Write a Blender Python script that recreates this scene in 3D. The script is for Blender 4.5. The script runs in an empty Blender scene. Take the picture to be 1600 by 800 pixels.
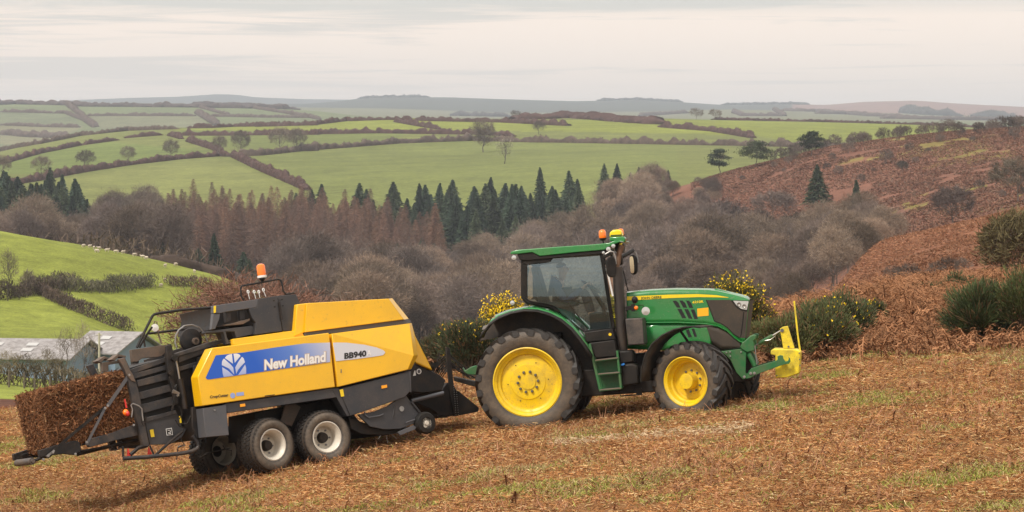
import bpy, bmesh, math, random
import numpy as np
from mathutils import Vector, Matrix, noise as mnoise

# ------------------------------------------------------------------ camera, light, exposure
F = 4200.0           # focal length in pixels of the 1600 px wide photograph
EZ = 3.55            # eye height
HY = 340.0           # eye level in the photograph
scene = bpy.context.scene
col = scene.collection
cam_d = bpy.data.cameras.new("camera")
cam_d.sensor_width = 36.0
cam_d.lens = 36.0 * F / 1600.0
cam_d.shift_y = -60.0 / 1600.0
cam_d.clip_start = 0.5
cam_d.clip_end = 60000.0
cam = bpy.data.objects.new("camera", cam_d)
cam.location = (0, 0, EZ)
cam.rotation_euler = (math.radians(90), 0, 0)
col.objects.link(cam)
scene.camera = cam

SUN_EL, SUN_AZ = 50.0, -140.0     # azimuth clockwise from +Y, the sun stands behind-left of the camera
def sun_dir():
    a, e = math.radians(SUN_AZ), math.radians(SUN_EL)
    return Vector((math.sin(a) * math.cos(e), math.cos(a) * math.cos(e), math.sin(e)))

world = bpy.data.worlds.new("World")
scene.world = world
world.use_nodes = True
wn, wl = world.node_tree.nodes, world.node_tree.links
wn.clear()
def N(nodes, t, **kw):
    n = nodes.new(t)
    for k, v in kw.items():
        setattr(n, k, v)
    return n
w_out = N(wn, 'ShaderNodeOutputWorld')
w_bg = N(wn, 'ShaderNodeBackground'); w_bg.inputs[1].default_value = 0.10
sky = N(wn, 'ShaderNodeTexSky', sky_type='NISHITA')
sky.sun_disc = False
sky.sun_elevation = math.radians(SUN_EL)
sky.sun_rotation = math.radians(SUN_AZ)
sky.air_density = 1.0; sky.dust_density = 2.0
tc = N(wn, 'ShaderNodeTexCoord')
mp = N(wn, 'ShaderNodeMapping'); mp.inputs['Scale'].default_value = (9, 9, 230)
nz = N(wn, 'ShaderNodeTexNoise'); nz.inputs['Scale'].default_value = 1.0; nz.inputs['Detail'].default_value = 7; nz.inputs['Roughness'].default_value = 0.62
nz.inputs['Distortion'].default_value = 0.5
wl.new(tc.outputs['Generated'], mp.inputs[0]); wl.new(mp.outputs[0], nz.inputs['Vector'])
mp2 = N(wn, 'ShaderNodeMapping'); mp2.inputs['Scale'].default_value = (2.2, 2.2, 34); mp2.inputs['Location'].default_value = (3, 1, 0.3)
nz2 = N(wn, 'ShaderNodeTexNoise'); nz2.inputs['Scale'].default_value = 1.0; nz2.inputs['Detail'].default_value = 4
wl.new(tc.outputs['Generated'], mp2.inputs[0]); wl.new(mp2.outputs[0], nz2.inputs['Vector'])
addn = N(wn, 'ShaderNodeMath', operation='ADD'); wl.new(nz.outputs['Fac'], addn.inputs[0]); wl.new(nz2.outputs['Fac'], addn.inputs[1])
sepw = N(wn, 'ShaderNodeSeparateXYZ'); wl.new(tc.outputs['Generated'], sepw.inputs[0])
# base cloud deck: warm near the horizon, cooler and brighter overhead
deck = N(wn, 'ShaderNodeValToRGB')
SKY_STOPS = [(0.0, (0.60, 0.535, 0.465)), (0.030, (0.595, 0.53, 0.46)), (0.050, (0.60, 0.53, 0.45)), (0.072, (0.58, 0.52, 0.44)), (0.086, (0.47, 0.475, 0.415)), (0.3, (0.66, 0.68, 0.70)), (1.0, (1.05, 1.07, 1.10))]
els = deck.color_ramp.elements
els[0].position, els[0].color = SKY_STOPS[0][0], (*SKY_STOPS[0][1], 1)
els[1].position, els[1].color = SKY_STOPS[-1][0], (*SKY_STOPS[-1][1], 1)
for p_, c_ in SKY_STOPS[1:-1]:
    e_ = els.new(p_); e_.color = (*c_, 1)
wl.new(sepw.outputs['Z'], deck.inputs['Fac'])
strk = N(wn, 'ShaderNodeValToRGB')     # streak mask
strk.color_ramp.elements[0].position = 0.88; strk.color_ramp.elements[0].color = (0, 0, 0, 1)
strk.color_ramp.elements[1].position = 1.20; strk.color_ramp.elements[1].color = (1, 1, 1, 1)
wl.new(addn.outputs[0], strk.inputs['Fac'])
band = N(wn, 'ShaderNodeValToRGB')     # streaks live in a band above the hills
be = band.color_ramp.elements
be[0].position, be[0].color = 0.038, (0.12, 0.12, 0.12, 1)
be[1].position, be[1].color = 0.30, (0.7, 0.7, 0.7, 1)
for p_, v_ in ((0.056, 0.75), (0.068, 1.0), (0.0755, 1.0), (0.080, 0.12), (0.10, 0.3)):
    e_ = be.new(p_); e_.color = (v_, v_, v_, 1)
wl.new(sepw.outputs['Z'], band.inputs['Fac'])
mulm = N(wn, 'ShaderNodeMath', operation='MULTIPLY'); wl.new(strk.outputs[0], mulm.inputs[0]); wl.new(band.outputs[0], mulm.inputs[1])
mixs = N(wn, 'ShaderNodeMixRGB'); mixs.inputs['Color2'].default_value = (0.86, 0.705, 0.57, 1)
wl.new(mulm.outputs[0], mixs.inputs['Fac']); wl.new(deck.outputs[0], mixs.inputs['Color1'])
up = N(wn, 'ShaderNodeVectorMath', operation='SCALE'); up.inputs[3].default_value = 10.0     # the deck in the units of the sky texture
wl.new(mixs.outputs[0], up.inputs[0])
mixc = N(wn, 'ShaderNodeMixRGB'); mixc.inputs['Fac'].default_value = 0.93
wl.new(sky.outputs[0], mixc.inputs['Color1']); wl.new(up.outputs[0], mixc.inputs['Color2'])
wl.new(mixc.outputs[0], w_bg.inputs[0]); wl.new(w_bg.outputs[0], w_out.inputs[0])

sun_d = bpy.data.lights.new("sun", 'SUN')
sun_d.energy = 2.3; sun_d.angle = math.radians(9); sun_d.color = (1.0, 0.93, 0.83)
sun = bpy.data.objects.new("sun", sun_d)
sun.rotation_euler = sun_dir().to_track_quat('Z', 'Y').to_euler()
col.objects.link(sun)

scene.view_settings.view_transform = 'Standard'
scene.view_settings.look = 'None'
scene.view_settings.exposure = 0.60
scene.view_settings.gamma = 1.0
scene.render.engine = 'CYCLES'
scene.cycles.use_denoising = True
scene.cycles.max_bounces = 8
scene.cycles.transparent_max_bounces = 12
scene.cycles.volume_bounces = 0

# ------------------------------------------------------------------ helpers
def P(px, py, Y):
    """world point seen at pixel (px, py) of the photograph at depth Y"""
    return Vector(((px - 800) / F * Y, Y, EZ + (HY - py) / F * Y))
def tag(o, label=None, cat=None, group=None, kind=None):
    if label: o['label'] = label
    if cat: o['category'] = cat
    if group: o['group'] = group
    if kind: o['kind'] = kind
    return o
def empty(name, loc=(0, 0, 0), mat=None):
    o = bpy.data.objects.new(name, None); col.objects.link(o)
    o.empty_display_size = 0.3
    if mat is not None: o.matrix_world = mat
    else: o.location = loc
    return o
def link(name, me, mat=None, parent=None, smooth=False):
    o = bpy.data.objects.new(name, me); col.objects.link(o)
    if mat is not None and not me.materials: me.materials.append(mat)
    if parent is not None: o.parent = parent
    if smooth: me.polygons.foreach_set('use_smooth', [True] * len(me.polygons))
    return o
def np_mesh(name, V, Fq, colors=None, smooth=False, mi=None):
    """mesh from numpy arrays; Fq (n,k) faces of k corners; colors per vertex (n,3)"""
    me = bpy.data.meshes.new(name)
    V = np.asarray(V, np.float32); Fq = np.asarray(Fq, np.int32)
    n, k = Fq.shape
    me.vertices.add(len(V)); me.vertices.foreach_set('co', V.ravel())
    me.loops.add(n * k); me.loops.foreach_set('vertex_index', Fq.ravel())
    me.polygons.add(n)
    me.polygons.foreach_set('loop_start', np.arange(0, n * k, k, dtype=np.int32))
    me.polygons.foreach_set('loop_total', np.full(n, k, np.int32))
    if smooth: me.polygons.foreach_set('use_smooth', np.ones(n, bool))
    if mi is not None: me.polygons.foreach_set('material_index', np.asarray(mi, np.int32))
    me.update(calc_edges=True)
    if colors is not None:
        a = me.color_attributes.new('Col', 'FLOAT_COLOR', 'POINT')
        c = np.ones((len(V), 4), np.float32); c[:, :3] = colors
        a.data.foreach_set('color', c.ravel())
    return me
def vnoise(x, y, s=1.0, seed=0, octaves=3):
    """value noise on arrays, about -1..1"""
    out = np.zeros(np.broadcast(x, y).shape); amp = 1.0; tot = 0
    for o in range(octaves):
        X = x / s + seed * 17.3 + o * 31.7; Yv = y / s + seed * 7.9 + o * 11.3
        xi = np.floor(X).astype(np.int64); yi = np.floor(Yv).astype(np.int64)
        fx = X - xi; fy = Yv - yi; fx = fx * fx * (3 - 2 * fx); fy = fy * fy * (3 - 2 * fy)
        def h(a, b):
            n = (a * 374761393 + b * 668265263 + seed * 974711) & 0x7fffffff
            n = ((n ^ (n >> 13)) * 1274126177) & 0x7fffffff
            return ((n ^ (n >> 16)) & 0xffff) / 32767.5 - 1
        v = (h(xi, yi) * (1 - fx) + h(xi + 1, yi) * fx) * (1 - fy) + (h(xi, yi + 1) * (1 - fx) + h(xi + 1, yi + 1) * fx) * fy
        out = out + v * amp; tot += amp; amp *= 0.5; s = s / 2.03
    return out / tot
def in_poly(px, py, poly):
    inside = np.zeros(np.shape(px), bool); n = len(poly); j = n - 1
    for i in range(n):
        xi, yi = poly[i]; xj, yj = poly[j]
        if yi != yj:
            c = ((yi > py) != (yj > py)) & (px < (xj - xi) * (py - yi) / (yj - yi) + xi)
            inside ^= c
        j = i
    return inside

# ------------------------------------------------------------------ materials
def principled(name, color=(.5, .5, .5), rough=.6, metal=0.0, spec=None, coat=0.0):
    m = bpy.data.materials.new(name); m.use_nodes = True
    b = m.node_tree.nodes['Principled BSDF']
    b.inputs['Base Color'].default_value = (*color, 1); b.inputs['Roughness'].default_value = rough
    b.inputs['Metallic'].default_value = metal
    if spec is not None: b.inputs['Specular IOR Level'].default_value = spec
    if coat: b.inputs['Coat Weight'].default_value = coat; b.inputs['Coat Roughness'].default_value = .08
    return m, b
def attr_mat(name, rough=.9, var=0.0, noise_scale=None, noise_amt=0.0, trans=0.0, tint=None, spec=.2):
    """base colour from the vertex colours 'Col', varied by object and by a noise"""
    m, b = principled(name, rough=rough, spec=spec)
    n, l = m.node_tree.nodes, m.node_tree.links
    if tint is None:
        a = N(n, 'ShaderNodeVertexColor', layer_name='Col'); cur = a.outputs['Color']
    else:
        a = N(n, 'ShaderNodeRGB'); a.outputs[0].default_value = (*tint, 1); cur = a.outputs[0]
    if var:
        oi = N(n, 'ShaderNodeObjectInfo'); mr = N(n, 'ShaderNodeMapRange')
        mr.inputs['To Min'].default_value = 1 - var; mr.inputs['To Max'].default_value = 1 + var
        l.new(oi.outputs['Random'], mr.inputs['Value'])
        sc = N(n, 'ShaderNodeVectorMath', operation='SCALE'); l.new(cur, sc.inputs[0]); l.new(mr.outputs[0], sc.inputs[3]); cur = sc.outputs[0]
    if noise_amt:
        g = N(n, 'ShaderNodeNewGeometry'); t = N(n, 'ShaderNodeTexNoise'); t.inputs['Scale'].default_value = noise_scale; t.inputs['Detail'].default_value = 5
        t.inputs['Roughness'].default_value = .65
        l.new(g.outputs['Position'], t.inputs['Vector'])
        mr = N(n, 'ShaderNodeMapRange'); mr.inputs['From Min'].default_value = .3; mr.inputs['From Max'].default_value = .7
        mr.inputs['To Min'].default_value = 1 - noise_amt; mr.inputs['To Max'].default_value = 1 + noise_amt
        l.new(t.outputs['Fac'], mr.inputs['Value'])
        sc = N(n, 'ShaderNodeVectorMath', operation='SCALE'); l.new(cur, sc.inputs[0]); l.new(mr.outputs[0], sc.inputs[3]); cur = sc.outputs[0]
    l.new(cur, b.inputs['Base Color'])
    return m

# ------------------------------------------------------------------ terrain
def G(x, Y):
    """near ground: the field the machines stand in"""
    x = np.asarray(x, float); Y = np.asarray(Y, float)
    xl = np.minimum(x, 0); xc = np.maximum(xl, -6.5)
    z = .10 * np.maximum(x, 0) + .115 * xc - .0085 * xc * xc + .05 * (xl - xc)
    fade = np.clip((Y - 46) / 14, 0, 1)
    z = z + (.012 + .03 * np.clip(-x / 8, 0, 1)) * np.maximum(Y - 45, 0) + .01 * np.minimum(Y - 45, 0)
    bump = vnoise(x, Y, 2.6, 3, 3) * .05 + vnoise(x, Y * .7, .7, 5, 2) * .022
    return z + bump
KL = [  # depth, [(u, py) ...] : the lie of the land as seen from the lane
 (74, [(-400, 668), (0, 662), (300, 648), (700, 612), (1000, 612), (1150, 560), (1250, 520), (1400, 492), (1600, 482), (2100, 475)]),
 (90, [(-400, 660), (0, 655), (300, 655), (700, 650), (1000, 650), (1150, 620), (1250, 560), (1330, 500), (1400, 470), (1600, 455), (2100, 440)]),
 (130, [(-400, 630), (0, 636), (200, 650), (400, 680), (700, 690), (1000, 690), (1200, 630), (1300, 520), (1370, 455), (1450, 425), (1600, 400), (2100, 370)]),
 (175, [(-400, 605), (0, 612), (100, 618), (200, 626), (400, 690), (1000, 700), (1200, 640), (1300, 495), (1370, 415), (1450, 388), (1600, 355), (2100, 310)]),
 (205, [(-400, 580), (0, 588), (100, 600), (200, 612), (400, 680), (1000, 700), (1200, 600), (1300, 465), (1370, 380), (1450, 362), (1600, 326), (2100, 260)]),
 (260, [(-400, 560), (0, 568), (100, 572), (215, 570), (300, 585), (400, 640), (700, 700), (1000, 660), (1200, 560), (1300, 470), (1370, 405), (1450, 385), (1600, 350), (2100, 290)]),
 (330, [(-400, 450), (0, 465), (120, 480), (230, 520), (340, 540), (400, 560), (500, 600), (700, 640), (1000, 600), (1200, 520), (1370, 410), (1500, 370), (1600, 345), (2100, 300)]),
 (400, [(-400, 310), (0, 362), (100, 378), (230, 402), (340, 431), (400, 452), (500, 540), (700, 600), (1000, 560), (1200, 485), (1370, 395), (1500, 350), (1600, 325), (2100, 280)]),
 (470, [(-400, 380), (0, 415), (230, 440), (400, 475), (500, 520), (700, 550), (1000, 520), (1200, 450), (1370, 370), (1500, 325), (1600, 300), (2100, 255)]),
 (600, [(-400, 440), (0, 440), (230, 450), (400, 470), (700, 500), (1000, 455), (1100, 415), (1200, 360), (1370, 300), (1500, 262), (1600, 245), (2100, 200)]),
 (700, [(-400, 415), (0, 415), (230, 420), (400, 430), (600, 430), (700, 430), (900, 405), (1000, 370), (1050, 338), (1130, 302), (1230, 262), (1300, 246), (1400, 228), (1500, 214), (1600, 205), (2100, 170)]),
 (760, [(-400, 392), (0, 392), (230, 398), (400, 402), (600, 398), (700, 395), (900, 365), (1000, 330), (1050, 298), (1130, 270), (1230, 246), (1300, 229), (1400, 215), (1500, 205), (1600, 199), (2100, 165)]),
 (860, [(-400, 350), (0, 350), (130, 352), (200, 354), (330, 352), (400, 348), (600, 345), (800, 335), (900, 318), (1000, 292), (1050, 286), (1200, 280), (1400, 250), (1600, 230), (2100, 200)]),
 (1000, [(-400, 300), (0, 285), (200, 298), (400, 290), (600, 282), (800, 275), (900, 268), (1000, 262), (1200, 255), (1400, 245), (1600, 235), (2100, 225)]),
 (1300, [(-400, 275), (0, 258), (200, 246), (400, 240), (600, 235), (800, 232), (1000, 228), (1200, 228), (1400, 225), (1600, 222), (2100, 215)]),
 (1800, [(-400, 290), (0, 238), (50, 222), (150, 208), (250, 200), (350, 198), (500, 190), (600, 184), (700, 185), (800, 186), (900, 183), (1000, 184), (1100, 187), (1300, 191), (1500, 197), (1600, 199), (2100, 203)]),
 (2200, [(-400, 280), (0, 252), (250, 216), (500, 200), (700, 197), (1000, 194), (1300, 198), (1600, 205), (2100, 210)]),
 (2700, [(-400, 225), (0, 226), (150, 212), (250, 205), (500, 194), (700, 192), (900, 190), (1100, 189), (1300, 192), (1600, 199), (2100, 205)]),
 (3600, [(-400, 160), (0, 161), (120, 163), (300, 164), (400, 167), (500, 174), (560, 181), (700, 187), (900, 187), (1100, 186), (1250, 187), (1400, 190), (1600, 194), (2100, 196)]),
 (4200, [(-400, 175), (0, 176), (300, 174), (500, 180), (560, 182), (700, 185), (1000, 184), (1300, 184), (1600, 190), (2100, 190)]),
 (5600, [(-400, 170), (0, 170), (300, 168), (450, 167), (600, 172), (800, 180), (1000, 177), (1130, 171), (1250, 173), (1400, 178), (1600, 186), (2100, 186)]),
 (6500, [(-400, 172), (0, 172), (300, 168), (500, 168), (600, 166), (800, 170), (1000, 170), (1150, 172), (1300, 174), (1450, 176), (1600, 180), (2100, 182)]),
 (7800, [(-400, 170), (0, 168), (300, 163), (480, 162), (530, 158), (560, 154), (600, 152), (700, 152), (820, 156), (900, 158), (1000, 156), (1070, 160), (1130, 164), (1200, 163), (1255, 163), (1290, 164), (1350, 159), (1430, 157), (1500, 162), (1600, 167), (2100, 172)]),
 (9000, [(-400, 174), (0, 172), (300, 166), (480, 166), (600, 170), (1600, 176), (2100, 178)]),
 (10500, [(-400, 165), (0, 162), (150, 155), (200, 153), (280, 151), (340, 147), (370, 148), (400, 152), (480, 155), (560, 156), (700, 165), (1200, 172), (2100, 178)]),
 (14000, [(-400, 200), (2100, 200)]),
]
us = np.unique(np.concatenate([np.linspace(-2600, -440, 28), np.arange(-400, 2001, 4), np.linspace(2040, 4200, 28)]))
Yr = np.concatenate([np.linspace(4, 26, 12), np.linspace(27, 60, 230), np.linspace(61, 130, 50)[0:], np.linspace(134, 420, 80), np.linspace(426, 900, 70), np.linspace(915, 1900, 66), np.linspace(1930, 4300, 60), np.linspace(4400, 14000, 70)])
kY = np.array([60.0] + [k[0] for k in KL])
def smooth1(a, n):
    k = np.ones(n) / n
    return np.convolve(np.pad(a, (n // 2, n // 2), mode='edge'), k, 'valid')
def build_table():
    uf = np.arange(-2600, 4201, 4.0)
    K = [np.zeros(len(uf))]
    for Yk, pts in KL:
        pu, pp = zip(*pts)
        v = np.interp(uf, pu, pp)
        v = smooth1(smooth1(v, 9), 9) if Yk < 3000 else smooth1(v, 5)
        K.append(v)
    x0 = (uf - 800) / F * 60.0
    K[0] = HY + (EZ - G(x0, 60.0)) / 60.0 * F
    K = np.array(K); K = np.array([np.interp(us, uf, r) for r in K])
    L = np.log(kY); h = np.diff(L)[:, None]; d = np.diff(K, axis=0) / h
    m = np.zeros_like(K)
    w1 = 2 * h[1:] + h[:-1]; w2 = h[1:] + 2 * h[:-1]
    same = (d[:-1] * d[1:]) > 0
    with np.errstate(divide='ignore', invalid='ignore'):
        hm = (w1 + w2) / (w1 / d[:-1] + w2 / d[1:])
    m[1:-1] = np.where(same, hm, 0); m[0] = d[0]; m[-1] = d[-1]
    T = np.zeros((len(Yr), len(us)))
    for i, Yv in enumerate(Yr):
        x = (us - 800) / F * Yv
        if Yv <= 60:
            T[i] = HY + (EZ - G(x, Yv)) / Yv * F; continue
        l = math.log(Yv); k = min(max(np.searchsorted(L, l) - 1, 0), len(L) - 2)
        hh = L[k + 1] - L[k]; t = (l - L[k]) / hh
        h00 = 2 * t**3 - 3 * t * t + 1; h10 = t**3 - 2 * t * t + t; h01 = -2 * t**3 + 3 * t * t; h11 = t**3 - t * t
        T[i] = h00 * K[k] + h10 * hh * m[k] + h01 * K[k + 1] + h11 * hh * m[k + 1]
    return T
T = build_table()
ZT = EZ + (HY - T) / F * Yr[:, None]
XT = (us[None, :] - 800) / F * Yr[:, None]
YT = np.repeat(Yr[:, None], len(us), 1)
relief = vnoise(XT, YT, 14, 9, 3) * np.clip((YT - 62) / 60, 0, 1) * np.clip((900 - YT) / 500, .15, 1) * .5
ZT = ZT + relief
PT = HY + (EZ - ZT) / YT * F
def zat(x, Y):
    """terrain height, arrays or floats"""
    x = np.asarray(x, float); Y = np.asarray(Y, float)
    u = 800 + x / np.maximum(Y, .1) * F
    iu = np.clip(np.searchsorted(us, u) - 1, 0, len(us) - 2); iy = np.clip(np.searchsorted(Yr, Y) - 1, 0, len(Yr) - 2)
    fu = np.clip((u - us[iu]) / (us[iu + 1] - us[iu]), 0, 1); fy = np.clip((Y - Yr[iy]) / (Yr[iy + 1] - Yr[iy]), 0, 1)
    return (ZT[iy, iu] * (1 - fu) + ZT[iy, iu + 1] * fu) * (1 - fy) + (ZT[iy + 1, iu] * (1 - fu) + ZT[iy + 1, iu + 1] * fu) * fy
def hit(u, py, Y0, Y1):
    """ground point seen at the pixel, looked for between two depths (nearest first)"""
    Ys = np.linspace(Y0, Y1, 400); x = (u - 800) / F * Ys
    p = HY + (EZ - zat(x, Ys)) / Ys * F
    s = p - py; k = np.where((s[:-1] >= 0) & (s[1:] < 0))[0]
    if len(k):
        k = k[0]; Y = Ys[k] + (Ys[k + 1] - Ys[k]) * s[k] / (s[k] - s[k + 1])
    else:
        Y = Ys[np.argmin(np.abs(s))]
    x = (u - 800) / F * Y
    return Vector((x, Y, float(zat(x, Y))))

# land cover, base colours
C_MOWN = np.array((.21, .105, .042)); C_BRACK = np.array((.155, .066, .040)); C_WOOD = np.array((.10, .062, .04))
C_GR1 = np.array((.180, .205, .036)); C_GR2 = np.array((.136, .152, .043)); C_GR3 = np.array((.155, .170, .050)); C_GRF = np.array((.125, .15, .07))
COVER = [  # depth range, pixel outline, base colour
 (150, 430, [(-2600, 200), (560, 300), (600, 700), (-2600, 700)], C_GR1 * 1.05),
 (225, 420, [(-10, 460), (60, 455), (215, 525), (215, 545), (-10, 560)], C_GR1),
 (790, 2050, [(-2600, 100), (4200, 100), (4200, 400), (-2600, 400)], C_GR2),
 (790, 1300, [(60, 285), (330, 246), (470, 290), (520, 300), (520, 420), (60, 420)], C_GR3),
 (790, 1700, [(395, 245), (700, 221), (1060, 222), (1060, 300), (520, 320)], C_GR2 * (1.0, 1.03, 1.0)),
 (1100, 1800, [(-100, 262), (170, 222), (330, 236), (60, 280), (-100, 300)], C_GR2 * (.9, 1.02, .9)),
 (1200, 1900, [(270, 200), (640, 203), (620, 218), (400, 232), (330, 232)], C_GR2 * (.92, .98, .95)),
 (1200, 1900, [(250, 203), (500, 190), (660, 184), (720, 202), (640, 206)], C_GR1),
 (1200, 1900, [(640, 186), (900, 188), (1050, 190), (1190, 212), (900, 206), (700, 204)], C_GR1 * .97),
 (1100, 1900, [(930, 184), (1500, 196), (1500, 235), (1240, 222), (1180, 212)], C_GR1 * .93),
 (2050, 3700, [(-2600, 100), (4200, 100), (4200, 300), (-2600, 300)], C_GRF),
 (2050, 3700, [(130, 180), (310, 180), (330, 200), (150, 200)], C_GRF * (1.15, 1.0, 1.2)),
 (2050, 3700, [(0, 195), (130, 198), (60, 230), (0, 225)], C_GRF * (1.35, 1.1, 1.3)),
 (2050, 3700, [(0, 175), (110, 178), (130, 196), (0, 194)], C_GRF * (1.0, .95, 1.1)),
 (3700, 6000, [(-2600, 100), (4200, 100), (4200, 300), (-2600, 300)], C_GRF * (1.1, .95, 1.1)),
 (6000, 15000, [(-2600, 100), (1240, 100), (1240, 300), (-2600, 300)], np.array((.05, .06, .04))),
 (6000, 15000, [(1240, 100), (4200, 100), (4200, 300), (1240, 300)], np.array((.20, .12, .09))),
]
def cover_colors():
    C = np.zeros((len(Yr), len(us), 3)); U = np.repeat(us[None, :], len(Yr), 0)
    C[:] = C_WOOD
    near = YT < 66
    C[near] = C_MOWN
    right = (U > 1000) & (YT >= 60) & (YT < 790)
    right &= U > np.where(YT > 600, 1000, 1120) + 60 * vnoise(XT, YT, 25, 77, 3)
    C[right] = C_BRACK * (1.1, 1.2, 1.3)
    C[right & (YT < 222)] = C_BRACK * (1.2, 1.22, 1.08)
    g = vnoise(XT, YT, 60, 21, 4) - vnoise(XT, YT, 22, 4, 2) * .4
    gp = right & (g > .66) & (YT > 300)
    C[gp] = C_BRACK * .6 + C_GR1 * .5
    C[right & (YT > 400) & (YT < 600) & (U < 1050)] = C_WOOD
    lz = (U < 900) & (YT >= 60) & (YT < 150); C[lz] = C_BRACK * .7
    for y0, y1, poly, c in COVER:
        m = (YT >= y0) & (YT < y1)
        idx = np.where(m)
        ins = in_poly(U[idx], PT[idx], poly)
        C[idx[0][ins], idx[1][ins]] = c
    # yellower grass streaks on the right hand slope
    for poly in ([(1250, 262), (1420, 232), (1600, 222), (1600, 240), (1400, 246)], [(1390, 330), (1440, 305), (1600, 268), (1600, 320), (1480, 340)], [(1100, 270), (1250, 243), (1280, 250), (1130, 276)], [(1300, 372), (1380, 335), (1400, 345), (1330, 380)]):
        m = right & in_poly(U, PT, poly) & (vnoise(XT, YT * .4, 5, 31, 4) > .22); C[m] = C_BRACK * .55 + C_GR1 * .55
    return C
CC = cover_colors()
nr, nc = ZT.shape
V = np.stack([XT, YT, ZT], -1).reshape(-1, 3)
ii = (np.arange(nr - 1)[:, None] * nc + np.arange(nc - 1)[None, :]).ravel()
Fq = np.stack([ii, ii + 1, ii + nc + 1, ii + nc], -1)
me = np_mesh('ground', V, Fq, CC.reshape(-1, 3), smooth=True)
gm, gb = principled('ground_cover', rough=.95, spec=.1)
n, l = gm.node_tree.nodes, gm.node_tree.links
vc = N(n, 'ShaderNodeVertexColor', layer_name='Col'); geo = N(n, 'ShaderNodeNewGeometry')
cur = vc.outputs['Color']
for sc_, amt, det in ((.012, .14, 3), (.05, .20, 5), (.35, .26, 5), (2.6, .32, 6), (14.0, .32, 4)):
    t = N(n, 'ShaderNodeTexNoise'); t.inputs['Scale'].default_value = sc_; t.inputs['Detail'].default_value = det; t.inputs['Roughness'].default_value = .7
    mr = N(n, 'ShaderNodeMapRange'); mr.inputs['From Min'].default_value = .3; mr.inputs['From Max'].default_value = .7
    mr.inputs['To Min'].default_value = 1 - amt; mr.inputs['To Max'].default_value = 1 + amt
    s_ = N(n, 'ShaderNodeVectorMath', operation='SCALE')
    l.new(geo.outputs['Position'], t.inputs['Vector']); l.new(t.outputs['Fac'], mr.inputs['Value']); l.new(cur, s_.inputs[0]); l.new(mr.outputs[0], s_.inputs[3]); cur = s_.outputs[0]
l.new(cur, gb.inputs['Base Color'])
tag(link('ground', me, gm), kind='structure')

# ------------------------------------------------------------------ vegetation kit
def slivers(c, d, L, W, rng, bend=None):
    """thin quads: centres c, directions d, lengths L, widths W"""
    n = len(c); d = d / np.maximum(np.linalg.norm(d, axis=1, keepdims=True), 1e-9)
    r = rng.normal(size=(n, 3)); s = np.cross(d, r); s /= np.maximum(np.linalg.norm(s, axis=1, keepdims=True), 1e-9)
    L = np.broadcast_to(L, n)[:, None]; W = np.broadcast_to(W, n)[:, None]
    a = c - d * L / 2; b = c + d * L / 2
    V = np.stack([a - s * W / 2, a + s * W / 2, b + s * W * .3, b - s * W * .3], 1).reshape(-1, 3)
    return V, np.arange(n * 4).reshape(n, 4)
def tubes(p0, p1, r0, r1, sides=5):
    p0 = np.asarray(p0, float); p1 = np.asarray(p1, float); n = len(p0)
    d = p1 - p0; d /= np.maximum(np.linalg.norm(d, axis=1, keepdims=True), 1e-9)
    ref = np.where(np.abs(d[:, 2:3]) < .9, np.array([[0, 0, 1.]]), np.array([[1., 0, 0]]))
    a = np.cross(d, ref); a /= np.linalg.norm(a, axis=1, keepdims=True); b = np.cross(d, a)
    ang = np.arange(sides) / sides * 2 * np.pi
    ring = a[:, None, :] * np.cos(ang)[None, :, None] + b[:, None, :] * np.sin(ang)[None, :, None]
    V = np.concatenate([p0[:, None] + ring * np.reshape(r0, (-1, 1, 1)), p1[:, None] + ring * np.reshape(r1, (-1, 1, 1))], 1).reshape(-1, 3)
    base = (np.arange(n) * 2 * sides)[:, None]; i = np.arange(sides)[None, :]; j = (i + 1) % sides
    Fq = np.stack([base + i, base + j, base + j + sides, base + i + sides], -1).reshape(-1, 4)
    return V, Fq
def merge(parts):
    Vs, Fs, Cs, o = [], [], [], 0
    for V, Fq, c in parts:
        Vs.append(V); Fs.append(Fq + o); o += len(V)
        c = np.asarray(c, float); Cs.append(np.broadcast_to(c, (len(V), 3)) if c.ndim == 1 else c)
    return np.concatenate(Vs), np.concatenate(Fs), np.concatenate(Cs)
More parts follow.
